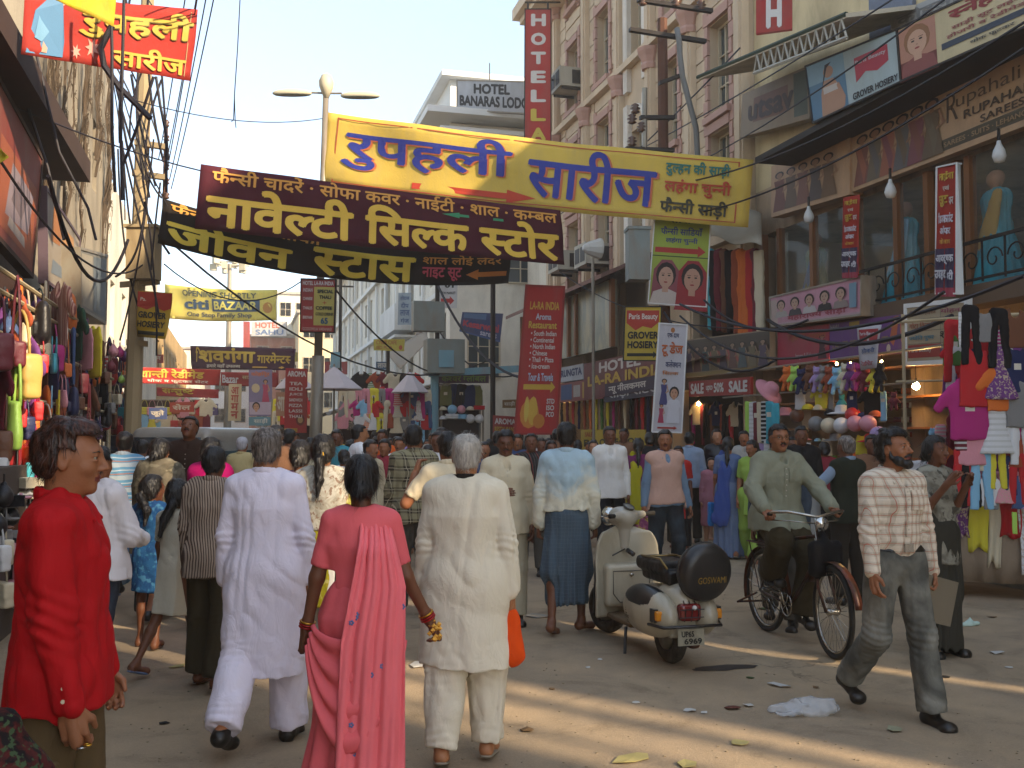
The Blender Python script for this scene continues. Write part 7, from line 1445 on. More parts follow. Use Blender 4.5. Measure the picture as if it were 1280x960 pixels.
def person(label,px,d,H,deg,skinm=SK,hairm=HB,hair=dict(style='short'),sex='m',girth=1.,legs=WALK,arms=ARM0,head=(0,0,0),lean=0,twist=0,top=None,bottom=None,shoes=('shoe',LEA),face={},curl=(.5,.5),frm=('fore','fore'),lod=None,beard=None,child=False,feetdir=(0,0),splay=.05,sit=None,loc=None,group=None,heel=(0,0),tz=0):
    p=spot(px,d)if loc is None else Vector(loc);T=thing('person',label,'person',(p.x,p.y,tz),hd(deg),group)
    lod=lod if lod is not None else(0 if d<6 else 1 if d<9.5 else 2);hh=(.005,.0062,.009)[lod];ch=(.008,.010,.014)[lod]
    b=Body(H,girth,sex,legs,arms,lean,twist,head,splay,sit,feetdir,child,heel)
    if sex=='f':face=dict(face,female=True,jaw=face.get('jaw',.88))
    make_body(b,T,skinm,hh,True,curl,frm,face,hair,hairm,brows=lod<2,legs_h=.012 if lod<2 else.016)
    if beard is not None:b.beard_sdf(hh,beard=='full').build('beard' if beard=='full' else 'moustache',hairm,T)
    for spec in(top if isinstance(top,list)else[top]):
        if not spec:continue
        s=dict(spec);nm=s.pop('name','shirt');m=s.pop('mat');col_=s.pop('collar','fold');cm=s.pop('cmat',m)
        s.setdefault('h',ch);det=s.pop('det',0);so=b.shirt_sdf(**s).build(nm,m,T)
        if det:shirt_details(b,so,m,T,pocket=det>1)
        if col_=='fold':b.collar_sdf(min(.007,ch)).build('collar',cm,T)
        elif col_=='stand':b.collar_sdf(min(.007,ch),True,False).build('collar',cm,T)
    if bottom:
        s=dict(bottom);nm=s.pop('name','trousers');m=s.pop('mat');k=s.pop('kind','trousers');s.setdefault('h',ch)
        (b.trousers_sdf if k=='trousers' else b.skirt_sdf)(**s).build(nm,m,T)
    if shoes:
        for i in(0,1):
            if shoes[0]=='shoe':b.shoes_sdf(min(.009,ch),i).build('shoe',shoes[1],T)
            else:sole(b,T,i,shoes[1])
    return T,b
C=cloth
# --- red shirt man at the left edge
M_red=C('cloth_red','a81218',.75,bump=.4);M_kh=C('cloth_khaki','5c4c34',.9,var=.2,bump=.5,dirt='3c3020')
T,b=person('young man in bright red shirt and khaki cargo trousers at the left edge',84,2.98,1.635,76,SK,HR,dict(style='short',vol=1.22,ragged=1.5),girth=.94,legs=((.10,.1),(-.12,.12)),arms=(((-.2,.1,-1),(-.06,.3,-1)),((.17,.06,-1),(.06,.22,-1))),head=(-.08,.06,0),
    top=dict(mat=M_red,hem=.86,inf=.030,seed=11,amp=.015,h=.0062,vneck=.05,cuff=1.2),bottom=dict(mat=M_kh,inf=.022,amp=.008,seed=12,wide=1.3,h=.008),curl=(.7,.9),face=dict(jaw=.95,nose=1.3),lod=0)
k=b.k
for sgn,zz in((1,.60),(1,.40)):
    for f_ in(0,1):
        S=Sdf(.007);c=b.hip[1]+(b.knee[1]-b.hip[1])*(1-(zz-b.knee[1][2])/(b.hip[1][2]-b.knee[1][2]));S.box(c+V3(.118,.0,.0 if not f_ else.085),(.016,.075,.09 if not f_ else.03),.014,0);S.bump(b.folds(.004,9));S.build('cargo_pocket',M_kh,T)
q=MB();g_=b.wr[1];dd=b.hd[1]
for i,(o,mm)in enumerate(((.112,'gold_metal'),(.118,'silver_metal'))):
    side=b.R@V3(0,1,0);c=g_+dd*o*k+side*(.012 if i else.030)*k;q=MB();q.torus((0,0,0),.0098,.0028,'Z',14,6);o_=q.build('ring',mat(mm,'c89a3a' if not i else 'b8b8b8',.25,1),T,True);o_.location=Vector(c)+Vector((.01,0,0))
for j in range(2):q=MB();q.lathe((0,0,0),[(.006,-.002),(.006,.002)],8,axis='X');o_=q.build('button',mat('cuff_button','c8b8a0',.3),T);o_.location=Vector(b.wr[1]+V3(.036,-.01,.02+.035*j))
q=MB();q.box(-.001,.001,-.045,.045,-.002,.002);
# --- white kurta man
M_wk=C('cloth_white_kurta','dcd6e4',.85,var=.06,bump=.45);
T,b=person('man in long white kurta and loose white trousers walking away, seen from behind',334,5.3,1.655,3,SKL,HG,dict(style='short',vol=1.0),girth=1.04,legs=((-.16,.50),(.14,.06)),arms=(((-.20,-.02,-1),(-.10,.22,-1)),((.22,.02,-1),(.04,.28,-1))),
    top=dict(name='kurta',mat=M_wk,hem=.37,inf=.028,seed=21,amp=.010,flare=1.12,kurta=True,h=.0062,cuff=1.6,collar='stand'),bottom=dict(mat=M_wk,inf=.034,amp=.012,wide=1.1,seed=22,baggy=1.1),face=dict(nose=1))
# --- coral sari woman
M_cs=C('cloth_coral','dc6268',.6,var=.1,bump=.2);M_cs2=C('cloth_coral_light','e66f76',.6,var=.14,bump=.25)
T,b=person('woman in coral pink sari and matching short blouse walking away, seen from behind',452,4.25,1.51,-6,SKD,HB,dict(style='bun',vol=1.0,ragged=.6),sex='f',girth=.98,legs=((.1,.05),(-.1,.12)),arms=(((-.26,.0,-1),(-.20,.10,-1)),((.30,-.02,-1),(.52,.22,-1))),frm=('shoulder','shoulder'),curl=(.6,.8),head=(.05,0,0),
    top=dict(name='blouse',mat=M_cs,hem=1.02,sleeve='short',inf=.010,seed=31,amp=.004,h=.007,collar=None),bottom=None,shoes=('sandal',SANDAL))
k=b.k;S=Sdf(.008);wz=b.waist[2]
S.cap(b.waist+V3(0,0,-.05),b.pelvis,.128,.165,.04,Yx,.82);S.cap(b.pelvis,(b.pelvis[0]-.015,b.pelvis[1],.5),.165,.155,.05,Yx,.85);S.cap((b.pelvis[0]-.015,0,.5),(b.pelvis[0]-.03,-.01,.04),.155,.225,.05,Yx,.9)
def sf(x,y,z):
    an=np.arctan2(y,x+.01);back=np.clip(-np.sin(an),0,1);sw=np.sin((z*17+2.4*np.cos(an)**2*np.sign(x)+3.2*(x+.05)**2*16))*back*np.clip((z-.32)*4,0,1)*np.clip((.98-z)*5,0,1)
    return-.010*sw-.012*np.sin(an*12+z*3+2*vnoise(an*2,z*2,z*0,3))*np.clip((.75-z)*2,.15,1)+.006*vnoise(x*16,y*16,z*9,5)
S.bump(sf);S.cut(lambda x,y,z:.035+.01*np.sin(x*20)-z,0);S.build('sari_skirt',M_cs,T)
def pallu(u,v):
    z=1.275-v*(1.275-.12);back=-.150-.04*min(1,v*3.2)-.02*sin(pi*min(1,v*1.2))-.05*max(0,v-.55)
    xl=.005+(.0 if v<.1 else-.055*min(1,(v-.1)*3))-.04*v;xr=.115+.075*min(1,v*4)+.0*v;x=xl+(xr-xl)*u
    if v<.12:t=v/.12;back=-.03*(1-t)+back*t;z=z+.035*(1-t)-.045*u*(1-t)
    edge=.05*max(0,(u-.55))**1.0*(1 if v>.1 else v*10)
    return Vector((x,back-.012*sin(u*17+2*v+sin(v*5))*(0.35+.65*v)-.006*sin(u*41+v*7)+edge*1.6,z))
q=MB();q.grid(pallu,44,60,two=.004);q.build('sari_drape',M_cs2,T,True)
def cowl(u,v):
    a=pi*(1.12+.80*u);z0=(.93-.10*v)*k;sag=(.05+.40*v)*sin(pi*u**.85);r=.172+.028*v+.012*sin(v*22+u*1.5)
    return Vector((r*1.04*cos(a)-.015,r*.98*sin(a)-.012,z0-sag*k))
q=MB();q.grid(cowl,30,44,two=.004);q.build('sari_drape',M_cs,T,True)
for i,(mm,cc)in enumerate((('bangle_red','9a1c1c'),('bangle_red','9a1c1c'),('bangle_gold','b8862e'))):
    for sd_ in(0,1):q=MB();q.torus((0,0,0),.031,.0045,'Z',18,6);o_=q.build('bangle',mat(mm,cc,.3,.3 if i<2 else.9),T,True);f=Vector(nrm(b.wr[sd_]-b.elb[sd_]));o_.location=Vector(b.wr[sd_])-f*(.005+.011*i);o_.rotation_euler=f.to_track_quat('Z','Y').to_euler()
q=MB();rr=random.Random(2);c=Vector(b.wr[1]+b.hd[1]*.05)
for i in range(16):q.lathe(c+Vector((rr.uniform(-.02,.025),rr.uniform(-.045,-.015),rr.uniform(-.04,.04))),[(0,-.012),(.012,0),(0,.012)],6)
q.build('flower_bracelet',mat('marigold','d8a040',.7,var=.3,scale=40),T)
q=MB();q.torus((0,0,0),.062,.004,'Z',24,6);o_=q.build('necklace',mat('bangle_gold','b8862e',.3,.9),T,True);o_.location=Vector(b.neck)+Vector((0,-.002,-.008));o_.rotation_euler=(.12,0,0)
rr=random.Random(8)
for i in range(9):   # little blue embroidered flowers
    u,v=rr.uniform(.1,.95),rr.uniform(.15,.95);p=pallu(u,v)+Vector((0,-.006,0));q=MB()
    for a in range(5):q.lathe(p+Vector((.007*cos(a*1.257),0,.007*sin(a*1.257))),[(0,-.002),(.005,0),(0,.001)],6,axis='Y')
    q.build('embroidered_flower',mat('embroidery_blue','5a6a9a',.6),T)
q=MB();q.tube([(b.waist[0]+.135*cos(a),b.waist[1]+.108*sin(a),b.waist[2]-.06+.02*cos(a))for a in[2*pi*i/24 for i in range(25)]],.008,6);q.build('waist_chain',mat('bangle_gold','b8862e',.3,.9),T,True)
# --- old man in cream kurta
M_ck=C('cloth_cream_kurta','d8cfba',.88,var=.07,bump=.45)
T,b=person('old man with short white hair in long cream kurta walking away at the centre',583,5.02,1.60,2,SKL,HW,dict(style='short',vol=.55,ragged=.5),girth=1.14,legs=((-.12,.10),(.13,.18)),arms=(((-.20,.02,-1),(-.10,.25,-1)),((.22,-.02,-1),(.10,.05,-1))),curl=(.6,1.3),feetdir=(-.1,.1),
    top=dict(name='kurta',mat=M_ck,hem=.50,inf=.030,seed=41,amp=.010,flare=1.2,kurta=True,h=.0062,cuff=1.7,collar='stand',cmat=C('cloth_dark_collar','2a2420')),bottom=dict(mat=M_ck,inf=.034,amp=.013,wide=1.0,seed=42,baggy=1.15),shoes=('sandal',SANDAL))
S=Sdf(.008);g0=b.grip[1];S.cap(g0+V3(0,0,.02),g0+V3(.01,0,-.08),.02,.045,.02,Yx,.6);S.cap(g0+V3(.01,0,-.08),g0+V3(.03,-.02,-.24),.055,.065,.03,Yx,.6);S.bump(lambda x,y,z:.007*vnoise(x*40,y*30,z*12,3));o=S.build('orange_cloth_bag',C('cloth_orange','d84a10',.8));o.matrix_world=Matrix.Translation(T.location)@Matrix.Rotation(T.rotation_euler.z,4,'Z');tag(o,'crumpled orange cloth bag held in the old man\'s right hand','cloth bag')
# --- lungi man
M_lsh=pattern_mat('shirt_dusty_blue','shirtdirt',['a3bac4','d2cdb8','84867c'],bump=.4)
M_lun=pattern_mat('lungi_blue','check',['44525e','5d6c76','4f6272'],bump=.4)
person('barefoot man in dusty pale blue shirt and dark blue wrap, seen from behind',708,8.2,1.70,8,SKD,HB,dict(style='short',vol=1.05),girth=.92,legs=((-.10,.12),(.14,.10)),arms=(((-.22,-.04,-1),(-.06,.12,-1)),((.22,.0,-1),(.05,.22,-1))),feetdir=(.1,.5),
    top=dict(mat=M_lsh,hem=1.0,inf=.040,seed=51,amp=.011,h=.009,loose=1.25,cuff=1.4),bottom=dict(kind='skirt',name='wrap_skirt',mat=M_lun,hem=.24,rt=.13,rb=.17,amp=.012,seed=5,fy=.8),shoes=None,lod=1)
# --- bearded man
M_pl=pattern_mat('shirt_plaid_pale','plaid',['d2c6b4','ab9f8c','b06a58'],.62,bump=.35);M_jn=pattern_mat('jeans_grey','jeans',['4a4a45','84837a'],bump=.4)
T,b=person('bearded man in pale plaid shirt, belt and grey jeans striding at the right',1116,5.75,1.66,165,SK,HB,dict(style='short',vol=1.45,ragged=2.2),girth=.95,legs=((.20,.04),(-.10,.66)),arms=(((-.20,.0,-1),(-.10,.10,-1)),((.20,.15,-1),(.08,.30,-1))),head=(.40,-.12,0),curl=(1.2,.5),beard='full',face=dict(nose=1.2),
    top=dict(mat=M_pl,tuck=True,det=2,inf=.028,seed=61,amp=.011,h=.0062,vneck=.09,loose=1.1,cuff=1.4),bottom=dict(mat=M_jn,inf=.020,amp=.010,wide=1.15,seed=62,h=.0062),shoes=('shoe',LEA))
q=MB();w0=b.waist*.62+b.pelvis*.38
def ring(z0,z1,r0,m,name):
    q=MB();q.grid(lambda u,v:Vector((w0[0]+r0*cos(2*pi*u),w0[1]+r0*.80*sin(2*pi*u),w0[2]+z0+(z1-z0)*v)),40,2,two=-.006);return q.build(name,m,T,True)
S=b.trousers_sdf(h=.0062,inf=.020,amp=.010,wide=1.15,seed=62);zb=b.waist[2]*.6+b.pelvis[2]*.4;S.bump(lambda x,y,z:-.006+0*x);S.cut(lambda x,y,z:np.abs(z-zb-.006)-.021,0);S.build('belt',LEA,T)
q=MB();yb=w0[1]+.128*b.k*.78*1.02+.018;w0=V3(w0[0],w0[1],zb+.004);q.box(w0[0]-.028,w0[0]+.028,yb+.004,yb+.013,w0[2]-.022,w0[2]+.026);q.build('buckle',mat('silver_metal','b8b8b8',.25,1),T)
g0=Vector(b.grip[0]);q=MB();q.box(-.15,.15,-.006,.006,-.24,.02);o=single('folded_cardboard',q,mat('cardboard_grey','6f6656',.9),'folded grey cardboard sheet carried in the bearded man\'s hand','cardboard');o.matrix_world=Matrix.Translation(T.location)@Matrix.Rotation(T.rotation_euler.z,4,'Z')@Matrix.Translation(g0+Vector((-.09,0,.0)))@Matrix.Rotation(-.25,4,'Y')@Matrix.Rotation(.3,4,'Z')
# shirt buttons
# --- mid-distance people ------------------------------------------------------------------------
person('man in open-necked white shirt and dark trousers walking towards the camera',762,12.6,1.76,176,SKD,HB,top=dict(mat=C('cloth_white','d8d4cc'),hem=.80,det=1,inf=.03,seed=71,amp=.010,vneck=.12,loose=1.15),bottom=dict(mat=C('cloth_dark_navy','191b22'),inf=.02),girth=.98,legs=WALKR)
T,b=person('man in pale pink knitted vest over a blue shirt behind the scooter',831,10.6,1.66,168,SK,HB,dict(style='short',vol=.9),beard='m',girth=1.0,head=(-.35,0,0),legs=((.28,.5),(-.05,.1)),arms=(((-.22,.0,-1),(-.20,.18,-1)),((.24,.02,-1),(.16,.15,-1))),
    top=[dict(mat=C('cloth_steel_blue','6d8296'),hem=.9,inf=.022,seed=72,amp=.008,vneck=.05),dict(name='knitted_vest',mat=C('knit_pink','c09a88',.95),hem=.92,inf=.034,seed=73,amp=.006,vest=True,vneck=.13,collar=None)],bottom=dict(mat=pattern_mat('jeans_dark','jeans',['23262a','3c464e']),inf=.02))
# cyclist is built with his bicycle further down
T,b=person('man in grey-blue denim jacket walking just behind the cyclist',973,8.6,1.69,200,SKD,HB,head=(-.3,.25,0),top=dict(name='jacket',mat=pattern_mat('denim_jacket','jeans',['2e3640','4a5562']),hem=.86,inf=.04,seed=74,amp=.012,vneck=.12),bottom=dict(mat=C('cloth_grey_trousers','4a4640'),inf=.024))
person('vendor in dark green waistcoat and blue sleeves at the toy shop, back turned',1058,9.6,1.60,335,SKD,HG,arms=(((-.5,.3,-.6),(-.3,.8,-.1)),((.2,.1,-1),(.1,.4,-1))),legs=STAND,top=[dict(mat=C('cloth_pale_blue','8090a4'),hem=.95,inf=.02,seed=75),dict(name='waistcoat',mat=C('cloth_bottle_green','26291f'),hem=.84,inf=.034,seed=76,vest=True,collar=None)],bottom=dict(mat=C('cloth_dark_brown','2c2620'),inf=.022))
T,b=person('woman in lime green kurta and trousers carrying a white bag beside the toy shop',940,12.9,1.58,205,SK,HB,dict(style='tail'),sex='f',legs=WALK,head=(-.5,.2,0),top=dict(name='kurta',mat=C('cloth_lime','8ba64a'),hem=.62,sleeve='short',inf=.02,seed=77,flare=1.25,kurta=True,collar=None),bottom=dict(mat=C('cloth_lime','8ba64a'),inf=.045,wide=1.5),frm=('shoulder','shoulder'),shoes=('sandal',SANDAL))
S=Sdf(.012);S.box(V3(0,0,-.16),(.11,.03,.14),.015,0);S.bump(lambda x,y,z:.005*vnoise(x*20,y*20,z*20));o=S.build('carrier_bag',mat('plastic_white','b4b4b4',.5));o.location=T.matrix_basis@Vector(b.grip[0]);tag(o,'white carrier bag held by the woman in lime green','carrier bag')
def sari_person(label,px,d,H,deg,c1,c2,c3,hair='tail',skinm=SK,arms=ARM0,**kw):
    T,b=person(label,px,d,H,deg,skinm,HB,dict(style=hair),sex='f',arms=arms,top=dict(name='blouse',mat=c3,hem=1.02*H/1.6,sleeve='short',inf=.012,collar=None,amp=.004),bottom=None,frm=('shoulder','shoulder'),shoes=('sandal',SANDAL),legs=((.08,.05),(-.08,.1)),**kw)
    b.skirt_sdf(.013,hem=.03,rb=.22,amp=.012).build('sari_skirt',c1,T);k=b.k;S=Sdf(.013);ch=b.chest
    S.cap(b.sh[0]+V3(.05,-.02,.05),b.chest+V3(-.03,-.13,-.05),.06,.07,.04,Yx,.35);S.cap(b.chest+V3(-.03,-.13,-.05),b.pelvis+V3(-.08,-.17,-.35),.075,.12,.03,Yx,.25);S.cap(b.sh[0]+V3(.05,.02,.05),b.chest+V3(.02,.12,-.04),.06,.09,.04,Yx,.35);S.cap(b.chest+V3(.02,.12,-.04),b.waist+V3(.08,.1,-.08),.09,.09,.04,Yx,.4)
    S.bump(lambda x,y,z:.006*np.sin(x*70+z*12));S.build('sari_drape',c2,T);return T,b
T,b=sari_person('woman in grey-blue sari with blue border beside the mannequin shop, seen from behind',910,13.2,1.58,20,C('cloth_grey_blue','626f88'),C('cloth_royal','3a4c86'),C('cloth_mid_blue','5a6a8c'))
S=Sdf(.012);S.box(V3(0,0,-.2),(.13,.04,.16),.02,0);S.bump(lambda x,y,z:.006*vnoise(x*20,y*20,z*20));o=S.build('carrier_bag',mat('plastic_blue','1f6fae',.35));o.location=T.matrix_basis@Vector(b.grip[0]);tag(o,'bright blue carrier bag held by the woman in the grey-blue sari','carrier bag')
T,b=sari_person('woman in magenta flowered sari and yellow shawl left of the pink vest man',798,13.6,1.56,10,pattern_mat('print_magenta','blotch',['8a3f6a','b06a80','b8a04a']),C('cloth_mustard','a39a22'),C('cloth_plum','6a2a54'))
T,b=person('man in cream open shirt and glasses facing the camera, pointing across his chest',632,8.6,1.65,172,SKD,HB,dict(style='short',vol=1.2),beard='m',head=(-.1,.1,0),arms=(((-.2,.02,-1),(-.08,.15,-1)),((.28,.12,-1),(-.55,.75,.12))),legs=STAND,top=dict(mat=C('cloth_cream_shirt','d0c3a6'),hem=.80,det=1,inf=.03,seed=81,amp=.010,vneck=.16,loose=1.1),bottom=dict(mat=C('cloth_cream_trousers','a89f88'),inf=.026))
def glasses(b,T):
    P=lambda x,y,z:Vector(b.headc+b.hR@(V3(x,y,z)*b.hk));q=MB()
    for s_ in(-1,1):
        q.tube([P(s_*.031+.021*cos(a),.108-.004*abs(cos(a)),.012+.016*sin(a))for a in[2*pi*i/14 for i in range(15)]],.0018,5);q.tube([P(s_*.052,.104,.014),P(s_*.074,.05,.014),P(s_*.078,.0,.01)],.0016,5)
    q.tube([P(-.01,.112,.014),P(.01,.112,.014)],.0018,5);q.build('spectacles',mat('spectacle_frame','4a3c28',.35,.8),T)
glasses(b,T)
person('man in brown-grey plaid shirt seen from behind, left of the old man',517,9.0,1.70,-12,SK,HB,legs=STAND,head=(-.2,0,0),top=dict(mat=pattern_mat('shirt_plaid_dark','plaid',['8a8468','3c362c','a49c84'],1.1),hem=.84,inf=.034,seed=82,amp=.010),bottom=dict(mat=C('cloth_grey_trousers','4a4640'),inf=.022))
person('man in cream shirt raising a hand to his ear just behind the old man',560,7.2,1.63,-15,SK,HB,legs=STAND,arms=(((-.55,.1,-.75),(.35,.35,.9)),((.2,.0,-1),(.1,.2,-1))),top=dict(mat=C('cloth_cream_shirt','d0c3a6'),hem=.84,inf=.026,seed=83,sleeve='short'),bottom=dict(mat=C('cloth_dark_brown','2c2620'),inf=.022),frm=('shoulder','shoulder'))
T,b=person('woman with yellow hair tie, white shawl and mustard dress walking away',404,6.7,1.62,2,SKL,HB,dict(style='tail',vol=1.15),sex='f',arms=ARM0,legs=((.12,.06),(-.16,.24)),top=[dict(name='dress',mat=pattern_mat('print_mustard','blotch',['8f861c','7a7414','a8a060']),hem=.50,sleeve='short',inf=.018,seed=84,flare=1.2,kurta=True,collar=None),dict(name='shawl',mat=pattern_mat('lace_white','blotch',['b8b4a8','a09a8c','8a7464'],.5),hem=1.02,inf=.036,seed=85,vest=True,collar=None)],bottom=dict(mat=C('cloth_white','d8d4cc'),inf=.04,wide=1.2),frm=('shoulder','shoulder'),shoes=('sandal',SANDAL))
q=MB();q.torus((0,0,0),.02,.011,'Y',14,6);o_=q.build('hair_tie',C('cloth_yellow','d8a82a'),T,True);o_.location=Vector(b.headc+b.hR@(V3(0,-.108,-.008)*b.hk))
T,b=person('woman with white hair clip and lilac dress left of the woman with the yellow tie',376,7.3,1.60,5,SKL,HB,dict(style='bun',vol=1.15),sex='f',top=dict(name='dress',mat=C('cloth_lilac','7a5f80'),hem=.5,sleeve='short',inf=.02,seed=86,flare=1.2,kurta=True,collar=None),bottom=dict(mat=C('cloth_white','d8d4cc'),inf=.04),shoes=('sandal',SANDAL))
q=MB();q.torus((0,0,0),.016,.010,'Y',12,6);o_=q.build('hair_clip',mat('clip_white','c8c8c0',.4),T,True);o_.location=Vector(b.headc+b.hR@(V3(.0,-.10,.0)*b.hk))
# children and group on the left
T,b=person('girl in pale grey sleeveless dress walking away barefoot-legged on the left',222,6.85,1.30,22,SKD,HB,dict(style='tail',vol=1.1),sex='f',child=True,girth=.85,legs=((-.25,.35),(.22,.1)),head=(.45,0,0),top=dict(name='dress',mat=C('cloth_pale_grey','c2bba8'),hem=.52,sleeve='short',inf=.02,seed=91,flare=1.5,kurta=True,collar=None,loose=1.3),bottom=None,frm=('shoulder','shoulder'),shoes=('sandal',mat('flip_flop_blue','5a6a8a',.6)))
T,b=person('girl in bright blue dress with one bent arm, beside the girl in grey',192,7.7,1.29,0,SKD,HB,dict(style='tail',vol=1.05),sex='f',child=True,girth=.85,legs=((.1,.1),(-.1,.2)),head=(-.6,0,0),arms=(((-.9,.05,-.35),(.95,.2,.25)),((.2,.0,-1),(.1,.2,-1))),top=dict(name='dress',mat=pattern_mat('print_blue','blotch',['1f4f7c','183e6c','3a6c90'],.6),hem=.56,sleeve='short',inf=.014,seed=92,flare=1.35,kurta=True,collar=None),frm=('shoulder','shoulder'),shoes=('sandal',mat('sandal_brown','4a3020')))
T,b=person('boy in brown striped shirt walking away between the girls and the white kurta',268,6.45,1.52,8,SKD,HB,dict(style='short',vol=1.15),girth=.95,legs=((.12,.06),(-.1,.12)),top=dict(mat=pattern_mat('shirt_brown_stripe','vstripe',['a09080','4f3f36','6e5f54'],.62),hem=.80,inf=.036,seed=93,amp=.010),bottom=dict(mat=C('cloth_olive_brown','3c3424'),inf=.032,wide=1.3),shoes=('sandal',mat('sandal_brown','4a3020')))
T,b=person('woman in magenta dress half hidden behind the boy in the striped shirt',264,8.6,1.62,10,SK,HB,dict(style='bun',vol=1.2),sex='f',top=dict(name='dress',mat=C('cloth_magenta','a80f5e'),hem=.5,sleeve='long',inf=.04,seed=94,flare=1.3,kurta=True,collar=None),bottom=dict(mat=C('cloth_magenta','a80f5e'),inf=.03))
T,b=person('woman wrapped in a mottled grey shawl walking away behind the two girls',200,8.9,1.61,12,SK,HB,dict(style='bun',vol=1.3),sex='f',girth=1.15,top=dict(name='shawl',mat=pattern_mat('shawl_grey','blotch',['6a6252','4e483a','7c7460'],1.2),hem=.62,inf=.05,seed=95,amp=.014,flare=1.2,kurta=True,collar=None,loose=1.5),bottom=dict(kind='skirt',name='skirt',mat=C('cloth_dark_olive','33312a'),hem=.08,rb=.2))
person('man in light blue striped polo shirt leaning towards the bag stall',153,9.6,1.66,-8,SKD,HB,lean=.12,head=(.2,0,0),legs=((.1,.05),(-.4,.75)),top=dict(mat=pattern_mat('polo_striped','hstripe',['5f8fae','a8b4bc','a07a74','b8c0c4'],1.0),hem=.92,sleeve='short',inf=.034,seed=96),bottom=dict(mat=pattern_mat('jeans_light','jeans',['4f6880','8ea2b0']),inf=.034,wide=1.3),frm=('shoulder','shoulder'))
person('man in loose white shirt and slate trousers partly hidden by the man in red',122,5.9,1.56,20,SK,HB,legs=((.2,.1),(-.25,1.0)),arms=(((-.2,.1,-1),(-.1,.3,-1)),((.25,.25,-.9),(-.3,.7,-.15))),top=dict(mat=C('cloth_offwhite','d2ccce'),hem=.85,inf=.044,seed=97,amp=.013),bottom=dict(mat=C('cloth_slate','343944'),inf=.03,wide=1.2),shoes=('sandal',SOLE))
person('man in dark brown shirt looking down, standing in front of the white car',237,9.9,1.80,178,SKD,HB,beard='m',legs=STAND,head=(0,-.35,0),girth=1.0,top=dict(mat=C('cloth_umber','33231c'),hem=.99,det=1,inf=.032,seed=98,vneck=.04),bottom=dict(mat=C('cloth_cream_trousers','a89f88'),inf=.026))
person('man with white skull cap and long cream kurta beyond the car',303,13.5,1.62,6,SK,hairmat('cap_white','9a98a0','c0c0c4',.8),dict(style='short',vol=.9,ragged=.2),top=dict(name='kurta',mat=C('cloth_sun_cream','b8a878'),hem=.5,inf=.034,kurta=True,flare=1.2),bottom=dict(mat=C('cloth_cream_trousers','a89f88'),inf=.03))
T,b=person('woman raising her hand to her face behind the bearded man',1168,7.4,1.60,150,SKD,HB,dict(style='bun'),sex='f',arms=(((.1,.35,-.8),(.3,.7,.9)),((.3,.35,-.7),(-.1,.75,.85))),legs=STAND,top=dict(name='blouse',mat=pattern_mat('print_grey','blotch',['6a665a','8a8678','4a463c']),hem=.7,sleeve='short',inf=.02,kurta=True,flare=1.2,collar=None),bottom=dict(kind='skirt',name='skirt',mat=C('cloth_dark_olive','33312a'),hem=.06,rb=.2),frm=('shoulder','shoulder'))
person('man in black-striped red raglan top standing under the tall restaurant sign',664,11.6,1.63,182,SKD,HB,legs=STAND,head=(.1,-.2,0),top=dict(mat=pattern_mat('shirt_black_stripe','vstripe',['1f1c1c','4a4644','8a3028'],1.2),hem=.86,inf=.036,cmat=C('cloth_brick','9a3a30')),bottom=dict(mat=C('cloth_grey_trousers','4a4640'),inf=.022))
person('shopkeeper in pale checked shirt inside the mannequin shop',862,15.0,1.66,20,SK,HB,legs=STAND,top=dict(mat=C('cloth_pale_blue','8090a4'),hem=.85,inf=.026),bottom=dict(mat=C('cloth_dark_brown','2c2620')),lod=2)
S=Sdf(.012);S.cap((0,0,.15),(0,0,.78),.20,.15,.05);S.cap((0,0,.78),(.02,0,.94),.08,.05,.05);S.bump(lambda x,y,z:.012*vnoise(x*12,y*12,z*8,2));S.cut(lambda x,y,z:-z,0);o=S.build('patterned_sack',pattern_mat('print_dark','blotch',['1a1414','4a1a18','3a4a30'],.3));o.location=spot(-8,2.3);tag(o,'dark red-patterned cloth sack at the bottom left corner, mostly cut off','sack')
# mannequins
def mannequin(label,px,d,H,c,m2,seed=1,dress=False):
    p=spot(px,d);T=thing('mannequin',label,'mannequin',(p.x,p.y,.12 if p.x>7.9 else 0),hd(185));b=Body(H,.9,'f',((.0,0),(0,0)))
    V,Q=merge_np([b.head_sdf(.011,female=True).verts_faces(),b.hand_sdf(0,.010,.4).verts_faces(),b.hand_sdf(1,.010,.4).verts_faces(),b.trunk_sdf(.016).verts_faces()]);mesh_obj('body',npmesh('body',V,Q,[mat('mannequin_skin','a8785a',.5)]),T);b.hair_sdf(.011,'bun').build('hair',HB,T)
    b.shirt_sdf(.014,hem=.4,inf=.03,kurta=True,flare=1.6 if dress else 1.2,seed=seed,sleeve='long').build('dress',m2,T)
mannequin('mannequin in a black sequinned dress in the dark shop doorway',896,15.6,1.72,None,mat('sequin_black','141216',.3,var=.5,scale=60))
mannequin('mannequin in pink dress at the foot of the doorway beside the sari woman',889,14.4,1.30,None,C('cloth_dusty_pink','a06a74'),2)
mannequin('child mannequin in white and red dress before the yellow sale banner',742,14.6,1.55,None,C('cloth_brick','9a3a30'),3,True)
